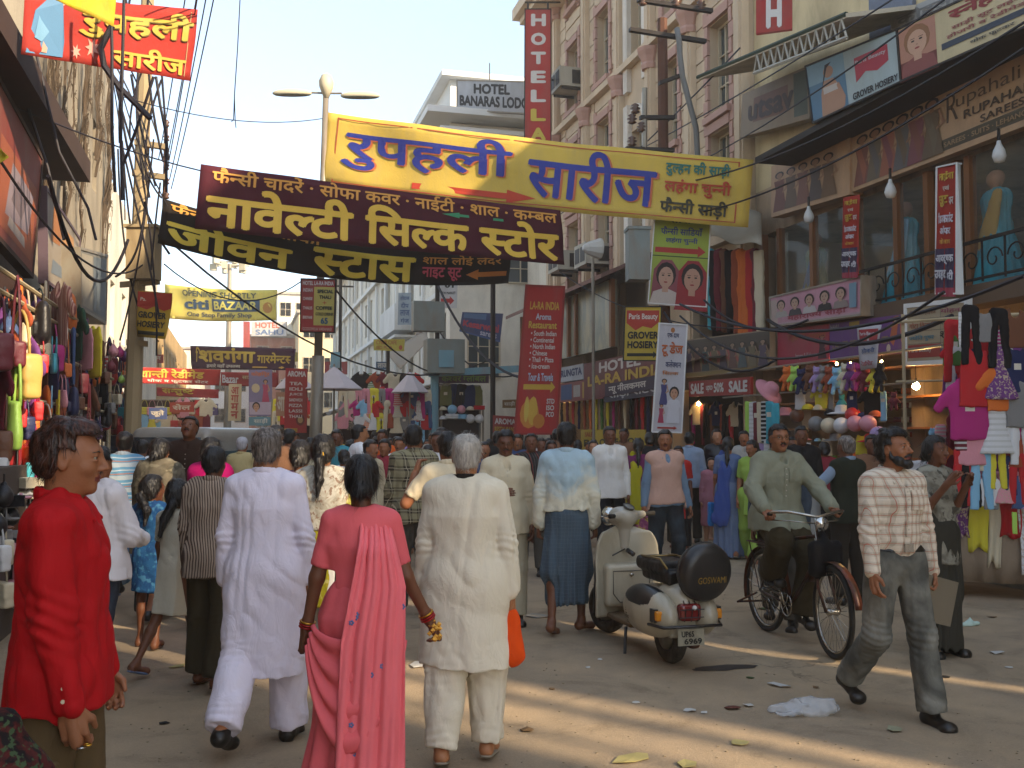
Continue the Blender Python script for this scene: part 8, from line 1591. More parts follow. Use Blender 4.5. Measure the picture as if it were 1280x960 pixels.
# ------------------------------------------------------------------ the crowd further down the street
CM_top=C('crowd_cloth','888888',objcol=True);CM_pl=None
def crowd_proto(i,sex,deg0,pose,hairst,kur,skinm,beard=None):
    T=thing('person','x','person',(0,0,-50));b=Body(1.66 if sex=='m' else 1.56,1,sex,*pose);
    V,Q=merge_np([b.head_sdf(.010,female=sex=='f').verts_faces(),b.hand_sdf(0,.011,.5,'fore').verts_faces(),b.hand_sdf(1,.011,.5,'fore').verts_faces(),b.trunk_sdf(.02).verts_faces()]);mesh_obj('body',npmesh('body',V,Q,[skinm]),T)
    b.hair_sdf(.011,hairst,vol=1.1).build('hair',HB,T);o=b.shirt_sdf(.016,hem=.5 if kur else.84,inf=.034,kurta=kur,flare=1.25 if kur else 1.1,seed=i,sleeve='long' if sex=='m' else 'short',amp=.010,vneck=.08 if sex=='m' else 0).build('kurta' if kur else 'shirt',CM_top,T)
    if sex=='f' and not kur:b.skirt_sdf(.018,rb=.21).build('skirt',CM_top,T)
    else:b.trousers_sdf(.018,inf=.028).build('trousers',CM_top,T)
    if beard:b.beard_sdf(.010,False).build('moustache',HB,T)
    return T
P_=[crowd_proto(0,'m',0,(WALK,ARM0),'short',False,SKD),crowd_proto(1,'m',0,(WALKR,(((-.2,.1,-1),(-.1,.6,-.8)),((.18,.0,-1),(.06,.3,-1)))),'short',False,SK,True),crowd_proto(2,'m',0,(STAND,(((-.2,.0,-1),(0,.5,-.9)),((.2,.0,-1),(-.1,.7,-.5)))),'short',True,SKL),crowd_proto(3,'f',0,(STAND,ARM0),'bun',False,SK),crowd_proto(4,'f',0,(WALK,ARM0),'tail',True,SKD),crowd_proto(5,'m',0,(STAND,(((-.5,.3,-.8),(.1,.8,.5)),((.2,.0,-1),(.1,.4,-1)))),'short',False,SKD)]
TOPC=dict(white='dcd8d2',black='1c1a1a',maroon='7a2832',orange='b8501e',navy='34405e',cream='b0a488',brown='6a4c38',red='9a2420',pink='b0707a',teal='3a7a84',grey='8c8a84',yellow='b09a30',green='4c6a38',lilac='85709a')
CR=[(190,13.2,0,'grey','navy',5),(178,12.2,5,'white','grey',355),(196,16,1,'cream','brown',180),(216,20,0,'grey','black',0),(258,17,0,'brown','black',180),(322,15,1,'white','grey',0),(285,19,2,'lilac','grey',5),(345,11,0,'brown','black',0),(362,12.5,1,'navy','grey',15),(328,22,4,'red','maroon',0),(388,15,3,'cream','cream',350),(350,26,0,'white','navy',180),(407,17,0,'black','grey',10),(421,14,5,'teal','grey',170),(432,18,4,'maroon','cream',180),(430,11.5,3,'white','lilac',340),
      (449,12.4,2,'white','cream',60),(463,11.5,1,'cream','grey',120),(481,12,3,'maroon','brown',175),(478,15,0,'orange','navy',180),(500,13.5,1,'white','navy',190),(496,18,0,'teal','black',160),(470,21,2,'red','cream',0),(536,12.5,0,'white','black',10),(545,16,1,'navy','grey',180),(548,10.6,5,'white','grey',200),(566,18,2,'white','grey',0),(590,20,0,'grey','navy',180),(606,12.5,1,'navy','black',175),(600,16,3,'pink','maroon',0),(622,15,0,'black','grey',10),(647,14,1,'navy','brown',185),(655,18,0,'maroon','black',0),
      (676,15,5,'orange','grey',170),(689,13.6,4,'teal','teal',160),(686,18,0,'green','black',180),(722,17,3,'red','red',0),(705,21,1,'cream','brown',180),(780,17,0,'brown','black',190),(812,15.5,3,'black','red',0),(848,14.2,4,'red','black',200),(930,15.4,1,'grey','brown',180),(1002,12.4,0,'black','grey',190),(990,13.6,4,'pink','cream',180),(514,22,0,'brown','grey',0),(534,24,1,'white','grey',180),(558,26,2,'cream','cream',0),(580,28,0,'red','navy',180),(440,25,1,'white','black',0),(412,28,0,'yellow','grey',180),(300,26,0,'white','cream',0),(270,30,1,'red','black',180),(240,32,2,'white','grey',0),(312,34,4,'yellow','maroon',0),(208,27,0,'teal','black',0),(380,32,3,'pink','red',0),(345,38,1,'white','grey',0),(1090,11.2,0,'brown','black',200),(1030,13.2,3,'maroon','black',0),(184,18,4,'pink','cream',0),(204,22,2,'white','white',5),(226,24,1,'navy','grey',180),(250,22,3,'orange','red',0),(276,24,0,'grey','black',0),(290,29,5,'teal','navy',180),(318,19,3,'maroon','pink',0),(334,17,1,'white','brown',180),(356,20,0,'navy','black',0),(371,24,5,'cream','grey',175),(397,21,1,'grey','navy',180),(415,20,0,'red','black',0),(426,23,3,'yellow','green',180),(438,15,5,'brown','grey',20),(455,17,0,'teal','black',185),(468,26,1,'pink','grey',0),(488,22,4,'cream','maroon',180),(508,16.5,0,'lilac','navy',0),(524,19,3,'red','orange',180),(540,21,0,'grey','brown',180),(552,14,1,'cream','grey',170),(572,15,4,'pink','pink',0),(583,23,1,'white','black',0),(596,25,0,'orange','grey',180),(612,18,2,'white','cream',0),(628,20,0,'teal','navy',180),(640,17,4,'red','maroon',180),(668,22,1,'white','grey',0),(696,17,0,'brown','black',0),(712,15.5,5,'white','navy',185),(736,19,1,'cream','grey',180),(752,17.5,3,'magenta' if 0 else 'pink','red',0)]
rr=random.Random(4);used_l={}
def place_name(px,d):
    for lim,nm in((200,'at the bag stall'),(262,'left of the white car'),(330,'just right of the white car'),(385,'behind the white kurta man'),(440,'by the lamp post'),(490,'behind the sari woman'),(530,'beside the plaid shirt man'),(575,'left of the old man'),(612,'right behind the old man'),(650,'near the man in glasses'),(700,'under the restaurant sign'),(770,'by the yellow sale banner'),(860,'behind the vest man'),(960,'near the mannequin shop'),(1300,'in front of the toy shop')):
        if px<lim:return nm
for i,(px,d,pi_,tc,bc,deg)in enumerate(CR):
    T=copy_tree(P_[pi_]);p=spot(px,d);T.location=(p.x,p.y,0);T.rotation_euler.z=hd(deg+rr.uniform(-12,12));s_=rr.uniform(.91,1.07);T.scale=(s_,s_,s_)
    dist='near' if d<14 else('farther' if d<20 else 'distant');back='seen from behind' if min(deg,360-deg)<70 else 'facing the camera'
    lb='%s %s in %s top, %s, %s'%(dist,['man','man','man','woman','woman','man'][pi_],tc,place_name(px,d),back);lb=lb if lb not in used_l else lb.replace(' top,',' over %s,'%bc);used_l[lb]=1
    tag(T,lb,'person','crowd further down the street')
    for ch in T.children:
        if ch.name.startswith(('shirt','kurta')):ch.color=(*[min(.78,q*1.35)for q in srgb(TOPC[tc])],1)
        elif ch.name.startswith(('trousers','skirt')):ch.color=(*[min(.7,q*1.1)for q in srgb(TOPC[bc])],1)
for p in P_:
    for ch in list(p.children):bpy.data.objects.remove(ch)
    bpy.data.objects.remove(p)

# ------------------------------------------------------------------ bicycle and cyclist
BH=hd(168);r_c=gnd(958,789);bx=thing('bicycle','old black roadster bicycle with rod brakes ridden by the man in the grey-green shirt','bicycle',(r_c.x,r_c.y,0),BH)
fr=mat('bike_frame','2c1c16',.35,.3,var=.3,dirt='7a3a20',damt=.6,dscale=9);chrome=mat('chrome','a8a49c',.22,.95,var=.1);rub=mat('rubber','1e1b18',.8)
RW,WB=.335,1.06;rc,fc=Vector((0,0,RW)),Vector((0,WB,RW));bb=Vector((0,.44,.29));st=Vector((0,.26,.80));ht,hb=Vector((0,.86,.86)),Vector((0,.89,.74));
def wheel(c,yaw=0):
    W=bpy.data.objects.new('wheel',None);link(W,bx);W.location=c;W.rotation_euler=(0,0,yaw);q=MB();q.torus((0,0,0),RW-.022,.021,'X',48,8);q.build('tyre',rub,W,True);q=MB();q.torus((0,0,0),RW-.05,.012,'X',48,6);q.build('rim',chrome,W,True)
    sp=MB();sp.tube([(0,0,0),(0,0,RW-.055)],.0018,4);sm=sp.mesh('spoke',chrome)
    for i in range(32):o=mesh_obj('spoke',sm,W);o.rotation_euler=(2*pi*i/32,0,0);o.location=((.022 if i%2 else-.022),0,0)
    q=MB();q.lathe((0,0,0),[(.016,-.05),(.03,-.035),(.02,0),(.03,.035),(.016,.05)],12,axis='X');q.build('hub',chrome,W,True);return W
wheel(rc);wheel(fc,-.10)
for nm,pts,r_ in(('top_tube',[st+Vector((0,.01,-.03)),ht],.014),('down_tube',[bb,hb],.016),('seat_tube',[bb,st],.015),('head_tube',[ht+Vector((0,-.01,.03)),hb+Vector((0,.005,-.03))],.019)):q=MB();q.tube(pts,r_,10);q.build(nm,fr,bx,True)
for nm,s_ in(('fork',1),('fork',-1)):q=MB();q.tube([hb+Vector((.03*s_,.005,-.03)),Vector((.055*s_,.95,.5)),fc+Vector((.055*s_,.0,0))],.011,8);q.build(nm,fr,bx,True)
for s_ in(-1,1):q=MB();q.tube([bb+Vector((.03*s_,0,0)),rc+Vector((.05*s_,0,0))],.009,8);q.build('chain_stay',fr,bx,True);q=MB();q.tube([st+Vector((.02*s_,0,-.04)),rc+Vector((.05*s_,0,0))],.008,8);q.build('seat_stay',fr,bx,True)
q=MB();q.tube([ht+Vector((0,-.01,0)),Vector((0,.83,.99))],.012,8);q.tube([(-.28,.60,1.0),(-.29,.72,1.03),(-.22,.82,1.04),(0,.86,1.0),(.22,.82,1.04),(.29,.72,1.03),(.28,.60,1.0)],.012,8);q.build('handlebar',chrome,bx,True)
for s_ in(-1,1):q=MB();q.tube([(s_*.28,.60,1.0),(s_*.285,.68,1.015)],.017,8);q.build('grip',rub,bx,True);q=MB();q.tube([(s_*.26,.66,.965),(s_*.2,.80,.97),(0,.85,.95)],.005,6);q.tube([(s_*.03,.87,.95),(s_*.04,.93,.72)],.004,5);q.build('brake_rod',chrome,bx,True)
S=Sdf(.009);S.cap((0,.12,.86),(0,.34,.86),.085,.025,.03,(0,0,1),.4);S.build('saddle',LEA,bx)
for c,a0,a1 in((rc,-.3,pi+.5),(fc,.5,pi-.2)):
    q=MB();q.grid(lambda u,v:Vector(((v-.5)*.06,c.y+(RW+.02)*-cos(a0+(a1-a0)*u),c.z+(RW+.02)*sin(a0+(a1-a0)*u))),24,2,two=.003);q.build('mudguard',fr,bx,True)
q=MB();q.tube([(-.05,-.06,.70),(.05,-.06,.70)],.006,5)
for x in(-.07,-.03,.03,.07):q.tube([(x,.22,.72),(x,-.2,.72)],.005,5)
q.tube([(-.07,-.2,.72),(.07,-.2,.72)],.006,5)
for s_ in(-1,1):q.tube([(.07*s_,-.15,.72),(.055*s_,0,RW)],.005,5)
q.build('luggage_rack',fr,bx)
q=MB();q.torus(bb+Vector((.045,0,0)),.085,.006,'X',28,5);[q.tube([bb+Vector((.045,0,0)),bb+Vector((.045,.08*cos(a),.08*sin(a)))],.006,4)for a in(0,1.26,2.5,3.77,5.03)];q.build('chainring',chrome,bx,True)
q=MB();q.tube([bb+Vector((.045,-.02,.088)),rc+Vector((.045,0,.035))],.005,4);q.tube([bb+Vector((.045,-.02,-.088)),rc+Vector((.045,0,-.035))],.005,4);q.build('chain',rub,bx)
PA=2.0;pr,pl_=bb+Vector((.09,.17*cos(PA),.17*sin(PA))),bb-Vector((.09,.17*cos(PA),.17*sin(PA)))
for s_,p_ in((1,pr),(-1,pl_)):q=MB();q.tube([bb+Vector((.06*s_,0,0)),p_-Vector((.02*s_,0,0))],.010,6);q.build('crank',chrome,bx,True);q=MB();q.box(p_.x-.01 if s_>0 else p_.x-.09,p_.x+.09 if s_>0 else p_.x+.01,p_.y-.04,p_.y+.04,p_.z-.012,p_.z+.012);q.build('pedal',rub,bx)
q=MB();q.tube([rc+Vector((.07,-.02,-.02)),rc+Vector((.16,-.2,-.12)),rc+Vector((-.16,-.2,-.12)),rc+Vector((-.07,-.02,-.02))],.009,6);q.build('stand',fr,bx)
q=MB();q.lathe((0,.90,.955),[(.02,-.04),(.045,0),(.05,.03),(0,.035)],14,axis='Y');q.build('headlamp',mat('lamp_chrome','d8d8d4',.1,.9),bx,True)
# the cyclist
def ik(a,c,l1,l2,pole):
    a,c,pole=map(V3f,(a,c,pole));d=c-a;L_=min(np.linalg.norm(d),l1+l2-1e-3);n=d/np.linalg.norm(d);x=(l1*l1-l2*l2+L_*L_)/(2*L_);h=sqrt(max(l1*l1-x*x,0));p=pole-n*(pole@n);p/=np.linalg.norm(p);return a+n*x+p*h,a+n*L_
V3f=lambda q:np.array(tuple(q),float)
T=thing('person','man with moustache and spectacles in grey-green shirt riding the black bicycle','person',(r_c.x,r_c.y,0),BH)
b=Body(1.70,1.06,'m',STAND,ARM0,lean=.10,head=(-.12,-.05,0));off=V3(0,.20,.945)-b.pelvis
for nme in('pelvis','waist','chest','neck','headc'):setattr(b,nme,getattr(b,nme)+off)
for l in(b.sh,b.hip):l[0]=l[0]+off;l[1]=l[1]+off
for i,(p_,s_)in enumerate(((pl_,-1),(pr,1))):
    an=V3f(p_)+V3(-.03*0,-.06,.085);kn,an2=ik(b.hip[i],an,.43,.41,(s_*.25,1,.25));b.knee[i],b.ank[i]=kn,an2;b.toe[i]=an2+V3(0,.155,-.07)
    hnd=V3(s_*.28,.57,1.045);el,w_=ik(b.sh[i],hnd,.275,.245,(s_*.9,-.3,-.6));b.elb[i],b.wr[i]=el,w_;b.hd[i]=nrm((0,.85,-.5));b.arms=tuple(((0,0,-1),(0,0,-1),(0,0,0),(-q_,0,.1))for q_ in(-1,1))
b.arms=(((0,0,-1),(0,0,-1),(0,1,-.5),(1,0,.3)),((0,0,-1),(0,0,-1),(0,1,-.5),(-1,0,.3)))
make_body(b,T,SK,.006,True,(1.5,1.5),('fore','fore'),dict(nose=1.15),dict(style='short',vol=.75),HB);b.beard_sdf(.006,False).build('moustache',HB,T);glasses(b,T)
M_gg=C('cloth_grey_green','83836f',.88,bump=.4);so=b.shirt_sdf(.009,hem=.86,inf=.036,seed=101,amp=.011,vneck=.08,loose=1.1,cuff=1.4).build('shirt',M_gg,T);shirt_details(b,so,M_gg,T);b.collar_sdf(.007).build('collar',M_gg,T)
b.trousers_sdf(.010,inf=.034,amp=.010,seed=102,wide=1.25).build('trousers',C('cloth_dark_olive_brown','38301f'),T)
for i in(0,1):S=Sdf(.008);b.foot(S,i,.006);S.build('shoe',LEA,T)
q=MB();c_=b.chest+V3(-.075,.135,.06);q.box(c_[0]-.05,c_[0]+.05,c_[1]+.0,c_[1]+.012,c_[2]-.07,c_[2]+.05);
S=Sdf(.012);S.box(V3(-.02,.93,.70),(.13,.06,.13),.05,0);S.cap((-.02,.93,.80),(-.02,.9,.88),.05,.02,.04);S.bump(lambda x,y,z:.012*vnoise(x*18,y*18,z*9,6));o=S.build('cloth_bag',C('cloth_black_bag','121113',.85));o.location=(r_c.x,r_c.y,0);o.rotation_euler=(0,0,BH);tag(o,'black cloth bag hanging from the bicycle handlebar','bag')
# ------------------------------------------------------------------ scooter
rt=gnd(838,829);SH=hd(-16);sc0=thing('motor_scooter','parked beige motor scooter with black spare wheel cover, seen from behind','scooter',(rt.x,rt.y,0),SH);sc0.scale=(.97,.97,.97)
bg_=mat('scooter_beige','a8a08c',.32,.0,var=.12,scale=3,dirt='5f5340',damt=.45,dscale=3,spec=.6);bdark=mat('scooter_black','17171a',.35,var=.15,spec=.5,dirt='4a4034',damt=.25)
def ty(c,nm='wheel',ste=0):
    W=bpy.data.objects.new(nm,None);link(W,sc0);W.location=c;W.rotation_euler=(0,0,ste);q=MB();q.torus((0,0,0),.165,.052,'X',36,10,sr=1.05);q.build('tyre',mat('dusty_tyre','2c2620',.9,var=.3,dirt='6a5a46',damt=.5,dscale=8,bump=.5,bscale=60),W,True);q=MB();q.lathe((0,0,0),[(.11,-.05),(.12,-.02),(.05,0),(.12,.02),(.11,.05)],24,axis='X');q.build('rim',mat('wheel_grey','6a655a',.5,.4),W,True)
ty(Vector((0,0,.217)));FW=1.19;ty(Vector((-.02,FW,.217)),'wheel',.35)
S=Sdf(.010);S.box((0,.88,.54),(.28,.022,.34),.02,0);S.ell((0,.88,.80),(.28,.03,.13),.03)   # leg shield
def curve_shield(V):V=V.copy();V[:,1]+=-.9*V[:,0]**2*1.2+.10*np.clip(.35-V[:,2],0,1)**1+.10*(.6-V[:,2])*-.6;m=V[:,2]>.62;V[m,0]*=np.sqrt(np.clip(1-((V[m,2]-.62)/.34)**2*.75,.05,1));return V
S.build('leg_shield',bg_,sc0,post=curve_shield)
q=MB();pts=[]
for i in range(25):t=-1.0+2.0*i/24;a=t*pi/2;z=.55+.38*cos(a)if abs(t)<.99 else.5;x=.28*sin(a);pts.append((x,.88-1.08*x*x-.06*(.6-z)+.0,z))
q.tube([(-.275,.83,.24),(-.28,.80,.45)]+pts+[(.28,.80,.45),(.275,.83,.24)],.011,6);q.build('shield_trim',bdark,sc0,True)
S=Sdf(.009);S.box((0,.79,.46),(.205,.07,.17),.04,0);S.build('glove_box',bg_,sc0);q=MB();pts=[(.155,.33),(.155,.575),(-.155,.575),(-.155,.40),(-.10,.33),(.155,.33)];q.tube([(x,.716,z)for x,z in pts],.0035,4);q.build('lid_seam',bdark,sc0)
q=MB();q.lathe((.0,.714,.545),[(.014,-.012),(.016,0)],12,axis='Y');q.build('lock',chrome,sc0,True)
S=Sdf(.010);S.box((0,.62,.215),(.17,.26,.022),.02,0);S.cap((0,.4,.2),(0,.8,.2),.06,.05,.04);S.build('floorboard',mat('floor_dusty','5a4a36',.8,dirt='8a6a40'),sc0)
S=Sdf(.010);S.ell((0,1.16,.36),(.12,.26,.17),0);S.cut(lambda x,y,z:.31-z+.0*x,.01);S.cap((0,.95,.42),(0,.9,.8),.05,.045,.05);S.build('front_mudguard',bg_,sc0)
Rst=Matrix.Rotation(.45,3,'Z');hc=Vector((0,.86,.96))
def st_(x,y,z):v=Rst@Vector((x,y,z));return hc+v
S=Sdf(.008);S.ell(st_(0,.03,.03),(.085,.13,.085),.04,np.array(Rst));S.cap(st_(0,0,.0),Vector((0,.86,.74)),.06,.035,.04)
for s_ in(-1,1):S.cap(st_(0,-.02,.03),st_(s_*.17,-.05,.05),.055,.028,.05)
S.build('headset',mat('scooter_cream','a8a294',.3,var=.08,spec=.6,dirt='7a6f5c',damt=.3),sc0)
for s_ in(-1,1):q=MB();q.tube([st_(s_*.17,-.05,.05),st_(s_*.27,-.09,.055)],.019,10);q.build('grip',rub,sc0,True);q=MB();q.tube([st_(s_*.16,.0,.04),st_(s_*.2,.03,.045),st_(s_*.27,.0,.045)],.006,6);q.build('lever',chrome,sc0,True)
q=MB();q.lathe((0,0,0),[(.046,0),(.046,.012),(.04,.016)],18);o=q.build('speedometer',mat('dial','6e6e68',.2),sc0,True);o.location=st_(.0,-.045,.108);o.rotation_euler=(.55,0,.45);q=MB();q.torus((0,0,.014),.045,.005,'Z',24,6);o2=q.build('dial_ring',bdark,sc0,True);o2.location=o.location;o2.rotation_euler=o.rotation_euler
q=MB();q.lathe((0,0,0),[(.03,-.04),(.07,.0),(.08,.05),(.0,.065)],18,axis='Y');o=q.build('headlamp',mat('lamp_chrome','d8d8d4',.1,.9),sc0,True);o.location=st_(0,.13,.03);o.rotation_euler=(0,0,.45)
q=MB();q.tube([(.0,.80,.73),(.03,.74,.70)],.02,8);q.tube([(-.02,.80,.74),(-.16,.72,.70)],.006,5);q.build('ignition_and_lever',bdark,sc0,True)
# rear body
S=Sdf(.010);S.cap((0,.28,.44),(0,-.18,.47),.10,.13,.06);S.cap((0,-.1,.5),(0,-.20,.42),.11,.09,.06);S.box((0,.1,.36),(.09,.3,.12),.04,.05);S.build('rear_body',bg_,sc0)
for s_ in(-1,1):
    S=Sdf(.009);S.ell((s_*.165,.04,.39),(.11,.37,.18),.02);S.ell((s_*.15,-.12,.38),(.105,.25,.155),.05);S.cut(lambda x,y,z:.225+.1*np.clip(y,-1,0)*0-z,.012);S.cut(lambda x,y,z,s_=s_:.045-x*s_,.01)
    S.build('side_cowl',[bg_,bdark],sc0,paint=lambda c:((c[:,2]>.44-.25*(c[:,1]+.15)*0)&(c[:,1]>-.18)&(c[:,1]<.28)&(abs(c[:,0])>.10)&(c[:,2]>.43+.35*np.abs(c[:,1]-.04)**1.5)).astype(int))
    q=MB();q.box(s_*.252-.006,s_*.252+.006,.10,.22,.31,.40);[q.box(s_*.258-.006,s_*.258+.006,.11,.21,.325+.018*i,.332+.018*i)for i in range(4)];q.build('side_vent',mat('vent_grey','5a564c',.5),sc0)
    S=Sdf(.007);S.box((s_*.215,-.295,.40),(.038,.03,.035),.012,0);S.build('indicator',[mat('amber_lens','c07a1c',.2)],sc0);q=MB();q.box(s_*.215-.045,s_*.215+.045,-.292,-.225,.355,.445);q.build('indicator_housing',bdark,sc0)
S=Sdf(.008);S.box((0,-.305,.42),(.08,.05,.06),.025,0);S.build('tail_lamp',mat('red_lens','6a0f12',.18,spec=.7),sc0);q=MB();q.lathe((.02,-.355,.455),[(.018,0),(.016,-.012),(0,-.016)],12,axis='Y');q.build('reflector',mat('lamp_white','c8c8c4',.4),sc0,True)
q=MB();
for x in(-.05,0,.05):q.tube([(x,-.345,.36),(x,-.368,.43),(x*.8,-.31,.50)],.004,5)
q.tube([(-.09,-.36,.39),(.09,-.36,.39)],.004,5);q.tube([(-.09,-.366,.445),(.09,-.366,.445)],.004,5);q.build('lamp_guard',bdark,sc0)
q=MB();q.tube([(-.27,-.22,.335),(-.22,-.37,.33),(.22,-.37,.33),(.27,-.22,.335)],.011,8);q.build('rear_bumper',bdark,sc0,True)
q=MB();q.box(-.10,.10,-.345,-.339,.195,.31);pt=q.build('number_plate',mat('plate_dirty','8f8a78',.7,dirt='5a5040',damt=.6,dscale=14),sc0);q=MB();put_text(q,'UP65',-.075,.02,.255,.295,lambda u,v,h:Vector((u,-.3465-h,v)),bold=.03);put_text(q,'6969',-.055,.08,.205,.245,lambda u,v,h:Vector((u,-.3465-h,v)),bold=.03);q.build('lettering',paint('2a2824'),sc0)
S=Sdf(.010);S.box((0,-.19,.30),(.13,.08,.07),.03,0);S.build('tail_mudguard',bg_,sc0)
S=Sdf(.009);S.box((0,.12,.70),(.125,.23,.05),.035,.0);S.box((0,.05,.635),(.10,.24,.05),.03,.02);S.bump(lambda x,y,z:.004*vnoise(x*30,y*30,z*30));S.build('seat',mat('seat_vinyl','141212',.45,var=.3,dirt='5a4a34',damt=.3),sc0)
q=MB();
for s_ in(-1,1):q.tube([(s_*.11,.25,.755),(s_*.11,-.08,.765),(s_*.09,-.16,.70)],.009,6)
q.tube([(-.11,.1,.765),(.11,.1,.765)],.008,6);q.build('grab_rail',mat('brass_rail','8a7448',.35,.8),sc0,True)
SW=thing('spare_wheel','x',None,(0,0,0));del SW['label'];SW.parent=sc0;SW.location=(.11,-.31,.70);SW.rotation_euler=(.10,0,.12)
q=MB();prof=[(.02,.075),(.15,.07),(.188,.045),(.204,0),(.204,-.05),(.184,-.078),(.14,-.092),(.0,-.098)];q.lathe((0,0,0),prof[::-1],40,axis='Y');q.build('cover',bdark,SW,True,recalc=True)
q=MB();put_text(q,'GOSWAMI',-.10,.13,-.065,-.02,lambda u,v,h:Vector((u,-.1015-h,v)),bold=-.005);q.build('lettering',paint('a8842e'),SW)
q=MB();q.torus((0,-.0,0),.205,.007,'Y',40,5);q.build('cover_seam',mat('seam_grey','3a3632',.7),SW,True)
q=MB();q.tube([(.06,-.16,.62),(.06,-.24,.66)],.015,6);q.tube([(-.16,.45,.19),(-.20,.38,.0)],.012,6);q.build('stand',bdark,sc0);q=MB();q.lathe((.13,.0,.16),[(.03,-.16),(.045,-.1),(.045,.14),(.02,.2)],12,axis='Y');q.build('exhaust',M_rust,sc0,True)
S=Sdf(.009);S.box((-.42,.98,.42),(.10,.03,.05),.02,0)if 0 else None
# ------------------------------------------------------------------ white car far left
cp=spot(244,14.5);car=thing('parked_car','dusty white van-like car facing the camera behind the man in brown','car',(cp.x+.1,cp.y,0),hd(186));car.scale=(.86,.9,.93);cw=mat('car_white','8f8c84',.3,spec=.6,dirt='7a6c58',damt=.35)
S=Sdf(.035);S.box((0,0,.62),(.76,1.9,.38),.14,0);S.box((0,-.25,1.25),(.68,1.45,.60),.16,.08);S.build('body',cw,car)
q=MB();q.grid(lambda u,v:Vector(((u-.5)*(1.22-.14*v),1.40-.14*v,1.08+.62*v)),8,4,two=.01);q.build('windscreen',mat('car_glass','2c3438',.12,spec=.6),car,True)
for s_ in(-1,1):q=MB();q.box(s_*.705-.006,s_*.705+.006,.1,.85,1.05,1.5);q.box(s_*.705-.006,s_*.705+.006,-1.2,0,1.05,1.5);q.build('side_window',mat('car_glass','2c3438'),car)
for s_ in(-1,1):
    q=MB();q.lathe((0,0,0),[(.02,-.02),(.1,0),(.1,.03),(0,.05)],14,axis='Y');o=q.build('headlight',mat('lamp_chrome','d8d8d4',.1,.9),car,True);o.location=(s_*.55,1.88,.68)
    q=MB();q.box(s_*.80-.07,s_*.80+.07,1.0,1.06,1.08,1.22);q.build('mirror',bdark,car)
    for y in(-1.2,1.15):q=MB();q.torus((s_*.68,y,.29),.21,.08,'X',24,8);q.build('tyre',rub,car,True)
q=MB();q.box(-.62,.62,1.9,1.99,.38,.52);q.build('bumper',M_steel,car);q=MB();q.tube([(-.55,1.35,1.06),(-.1,1.24,1.24)],.008,5);q.tube([(.05,1.35,1.06),(.45,1.24,1.24)],.008,5);q.build('wiper',bdark,car)
# ------------------------------------------------------------------ litter
def litter(name,label,px,py,w,m,seed,cat,ratio=.7,lift=.02):
    p=gnd(px,py);r=random.Random(seed);n=r.choice([5,6,7]);pts=[(w*.5*r.uniform(.6,1)*cos(2*pi*i/n),w*ratio*r.uniform(.6,1)*sin(2*pi*i/n))for i in range(n)]
    q=MB();vs=[(0,0,lift*r.uniform(.3,1))]+[(x,y,.006+lift*abs(r.gauss(0,.35)))for x,y in pts];q.add(vs+[(x,y,z-.003)for x,y,z in vs],[(0,1+i,1+(i+1)%n)for i in range(n)]+[(n+1,n+2+(i+1)%n,n+2+i)for i in range(n)]+[(1+i,n+2+i,n+2+(i+1)%n,1+(i+1)%n)for i in range(n)])
    o=single(name,q,m,label,cat);o.location=p;o.rotation_euler=(0,0,r.uniform(0,6));return o
pw,pyel,lf=mat('litter_white','b4b2ac',.8),mat('litter_yellow','9f9460',.85),mat('dry_leaf','6a5236',.85,var=.3)
S=Sdf(.010);rr=random.Random(3);
for i in range(9):S.cap((rr.uniform(-.16,.14),rr.uniform(-.05,.06),.02),(rr.uniform(-.05,.16),rr.uniform(-.05,.05),rr.uniform(.02,.10)),.016,.012,.05)
S.bump(lambda x,y,z:.018*vnoise(x*24,y*24,z*24,3)+.006*vnoise(x*70,y*70,z*70,2));S.cut(lambda x,y,z:-z,0);o=S.build('plastic_bag',glass('plastic_film','c4c8cc',.42,.2));p=gnd(1006,893);o.location=p;o.rotation_euler=(0,0,-.2);o.scale=(1.2,1.1,.9);tag(o,'crumpled clear plastic bag lying on the road at the lower right','plastic bag')
S=Sdf(.008);S.cap((-.07,0,.01),(.07,0,.012),.02,.02,.02);S.cap((-.01,0,.01),(0,0,.07),.04,.006,.03);S.bump(lambda x,y,z:.006*vnoise(x*40,y*40,z*40));S.cut(lambda x,y,z:-z,0);o=S.build('folded_paper',mat('litter_mint','b0c4b8',.8));o.location=gnd(1213,782);tag(o,'small pale green folded paper standing on the road near the right stall','paper')
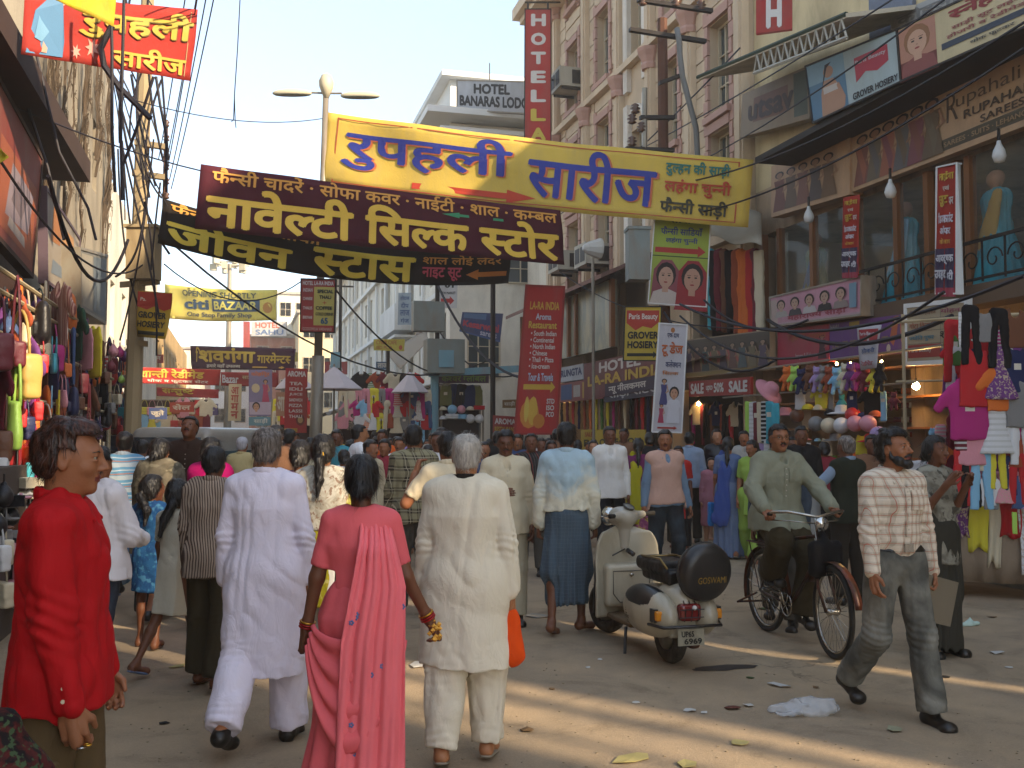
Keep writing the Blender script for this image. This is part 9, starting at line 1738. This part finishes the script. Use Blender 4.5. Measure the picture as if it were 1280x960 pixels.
for i,(px,py,w,m,lb)in enumerate(((382,826,.16,pyel,'yellow paper sheet between the white kurta and the sari'),(222,834,.16,pyel,'long yellow paper by the boy\'s shoe'),(525,832,.22,pw,'white paper sheet between the sari and the old man'),(672,771,.26,mat('litter_grey','8a8478',.9),'flat grey rag behind the lungi man\'s heel'),(1245,817,.14,pw,'flattened white paper at the right edge of the road'),(862,889,.09,pw,'small white scrap in the light band, left one'),(795,879,.06,pw,'tiny white scrap in the light band below the scooter'),(880,892,.05,pw,'tiny scrap right of its twin in the light band'),(935,883,.09,pw,'white scrap under the scooter\'s right side'),(916,886,.12,mat('litter_brown','5a3026',.9),'dark reddish scrap below the scooter'),(926,930,.13,pyel,'curled yellowish leaf at the bottom right of centre'),(1118,913,.12,mat('litter_leaf_grey','8a8a70',.9),'crumpled leaf in front of the bearded man\'s shoe'),(1182,847,.08,mat('litter_black','1c1a18',.7),'black round scrap right of the bearded man'),(1174,794,.12,pw,'thin white strip right of the cardboard'),(1262,835,.07,pw,'white scrap at the far right'),(1240,772,.1,lf,'brown leaf by the pale green paper'),(938,848,.06,mat('litter_green','3a4a24',.8),'small green leaf right of the dark stain'),(560,560+345,.10,pw,'torn scrap left of the old man\'s sandal'),(205,905,.07,mat('litter_black','1c1a18'),'small dark pebble on the road at the lower left'),(955,762,.14,mat('litter_green','3a4a24'),'green leaf by the bicycle rear wheel'),(790,950,.28,pyel,'long torn brown paper at the bottom centre'),(858,957,.12,pyel,'curled leaf at the very bottom'),(660,914,.1,lf,'dry leaf at the bottom between the old man and the light'),(750,825,.05,pw,'white speck left of the scooter'),(735,835,.05,pw,'second white speck left of the scooter'),(1020,860,.05,lf,'brown fleck above the plastic bag'),(975,858,.18,pw,'thin pale straw-like strip beside the plastic bag'),(690,862,.05,lf,'brown fleck in the shade left of centre'))):
    litter('litter',lb,px,py,w,m,i,'litter',ratio=.25 if 'strip' in lb or 'long' in lb else.5,lift=.02 if w>.08 else.008)
g=MB();n=18;rr=random.Random(9);c=gnd(907,835);vs=[c+Vector((.30*cos(2*pi*i/n)*rr.uniform(.7,1),.10*sin(2*pi*i/n)*rr.uniform(.6,1),.004))for i in range(n)];g.add(vs,[tuple(range(n))]);single('oil_stain',g,mat('oil_dark','2c2420',.5),None,None,kind='structure')
rr=random.Random(21);g=MB()
for i in range(500):
    p=gnd(rr.uniform(100,1280),640+320*rr.random()**.8);s_=rr.uniform(.0025,.006);g.box(p.x-s_,p.x+s_,p.y-s_*rr.uniform(.5,1),p.y+s_,.001,s_*.9,rot=Matrix.Rotation(rr.uniform(0,3),3,'Z'))
o=single('gravel',g,mat('gravel_grit','8f8068',.95,var=.5,scale=2),'fine grit and crumbs scattered over the road','grit',kind='stuff')

# ------------------------------------------------------------------ dusty air
q=MB();q.box(-605,605,-305,905,-1.6,21);o=q.build('haze',MATS.setdefault('air',bpy.data.materials.new('air')));o['kind']='stuff';o['label']='pale dusty air filling the street'
m=MATS['air'];m.use_nodes=True;nt=m.node_tree;nt.nodes.clear();v=N(nt,'ShaderNodeVolumePrincipled');v.inputs['Color'].default_value=(.96,.91,.82,1);v.inputs['Density'].default_value=.0024;v.inputs['Anisotropy'].default_value=.3
L(nt,v.outputs[0],N(nt,'ShaderNodeOutputMaterial').inputs['Volume'])
sc.cycles.volume_bounces=1
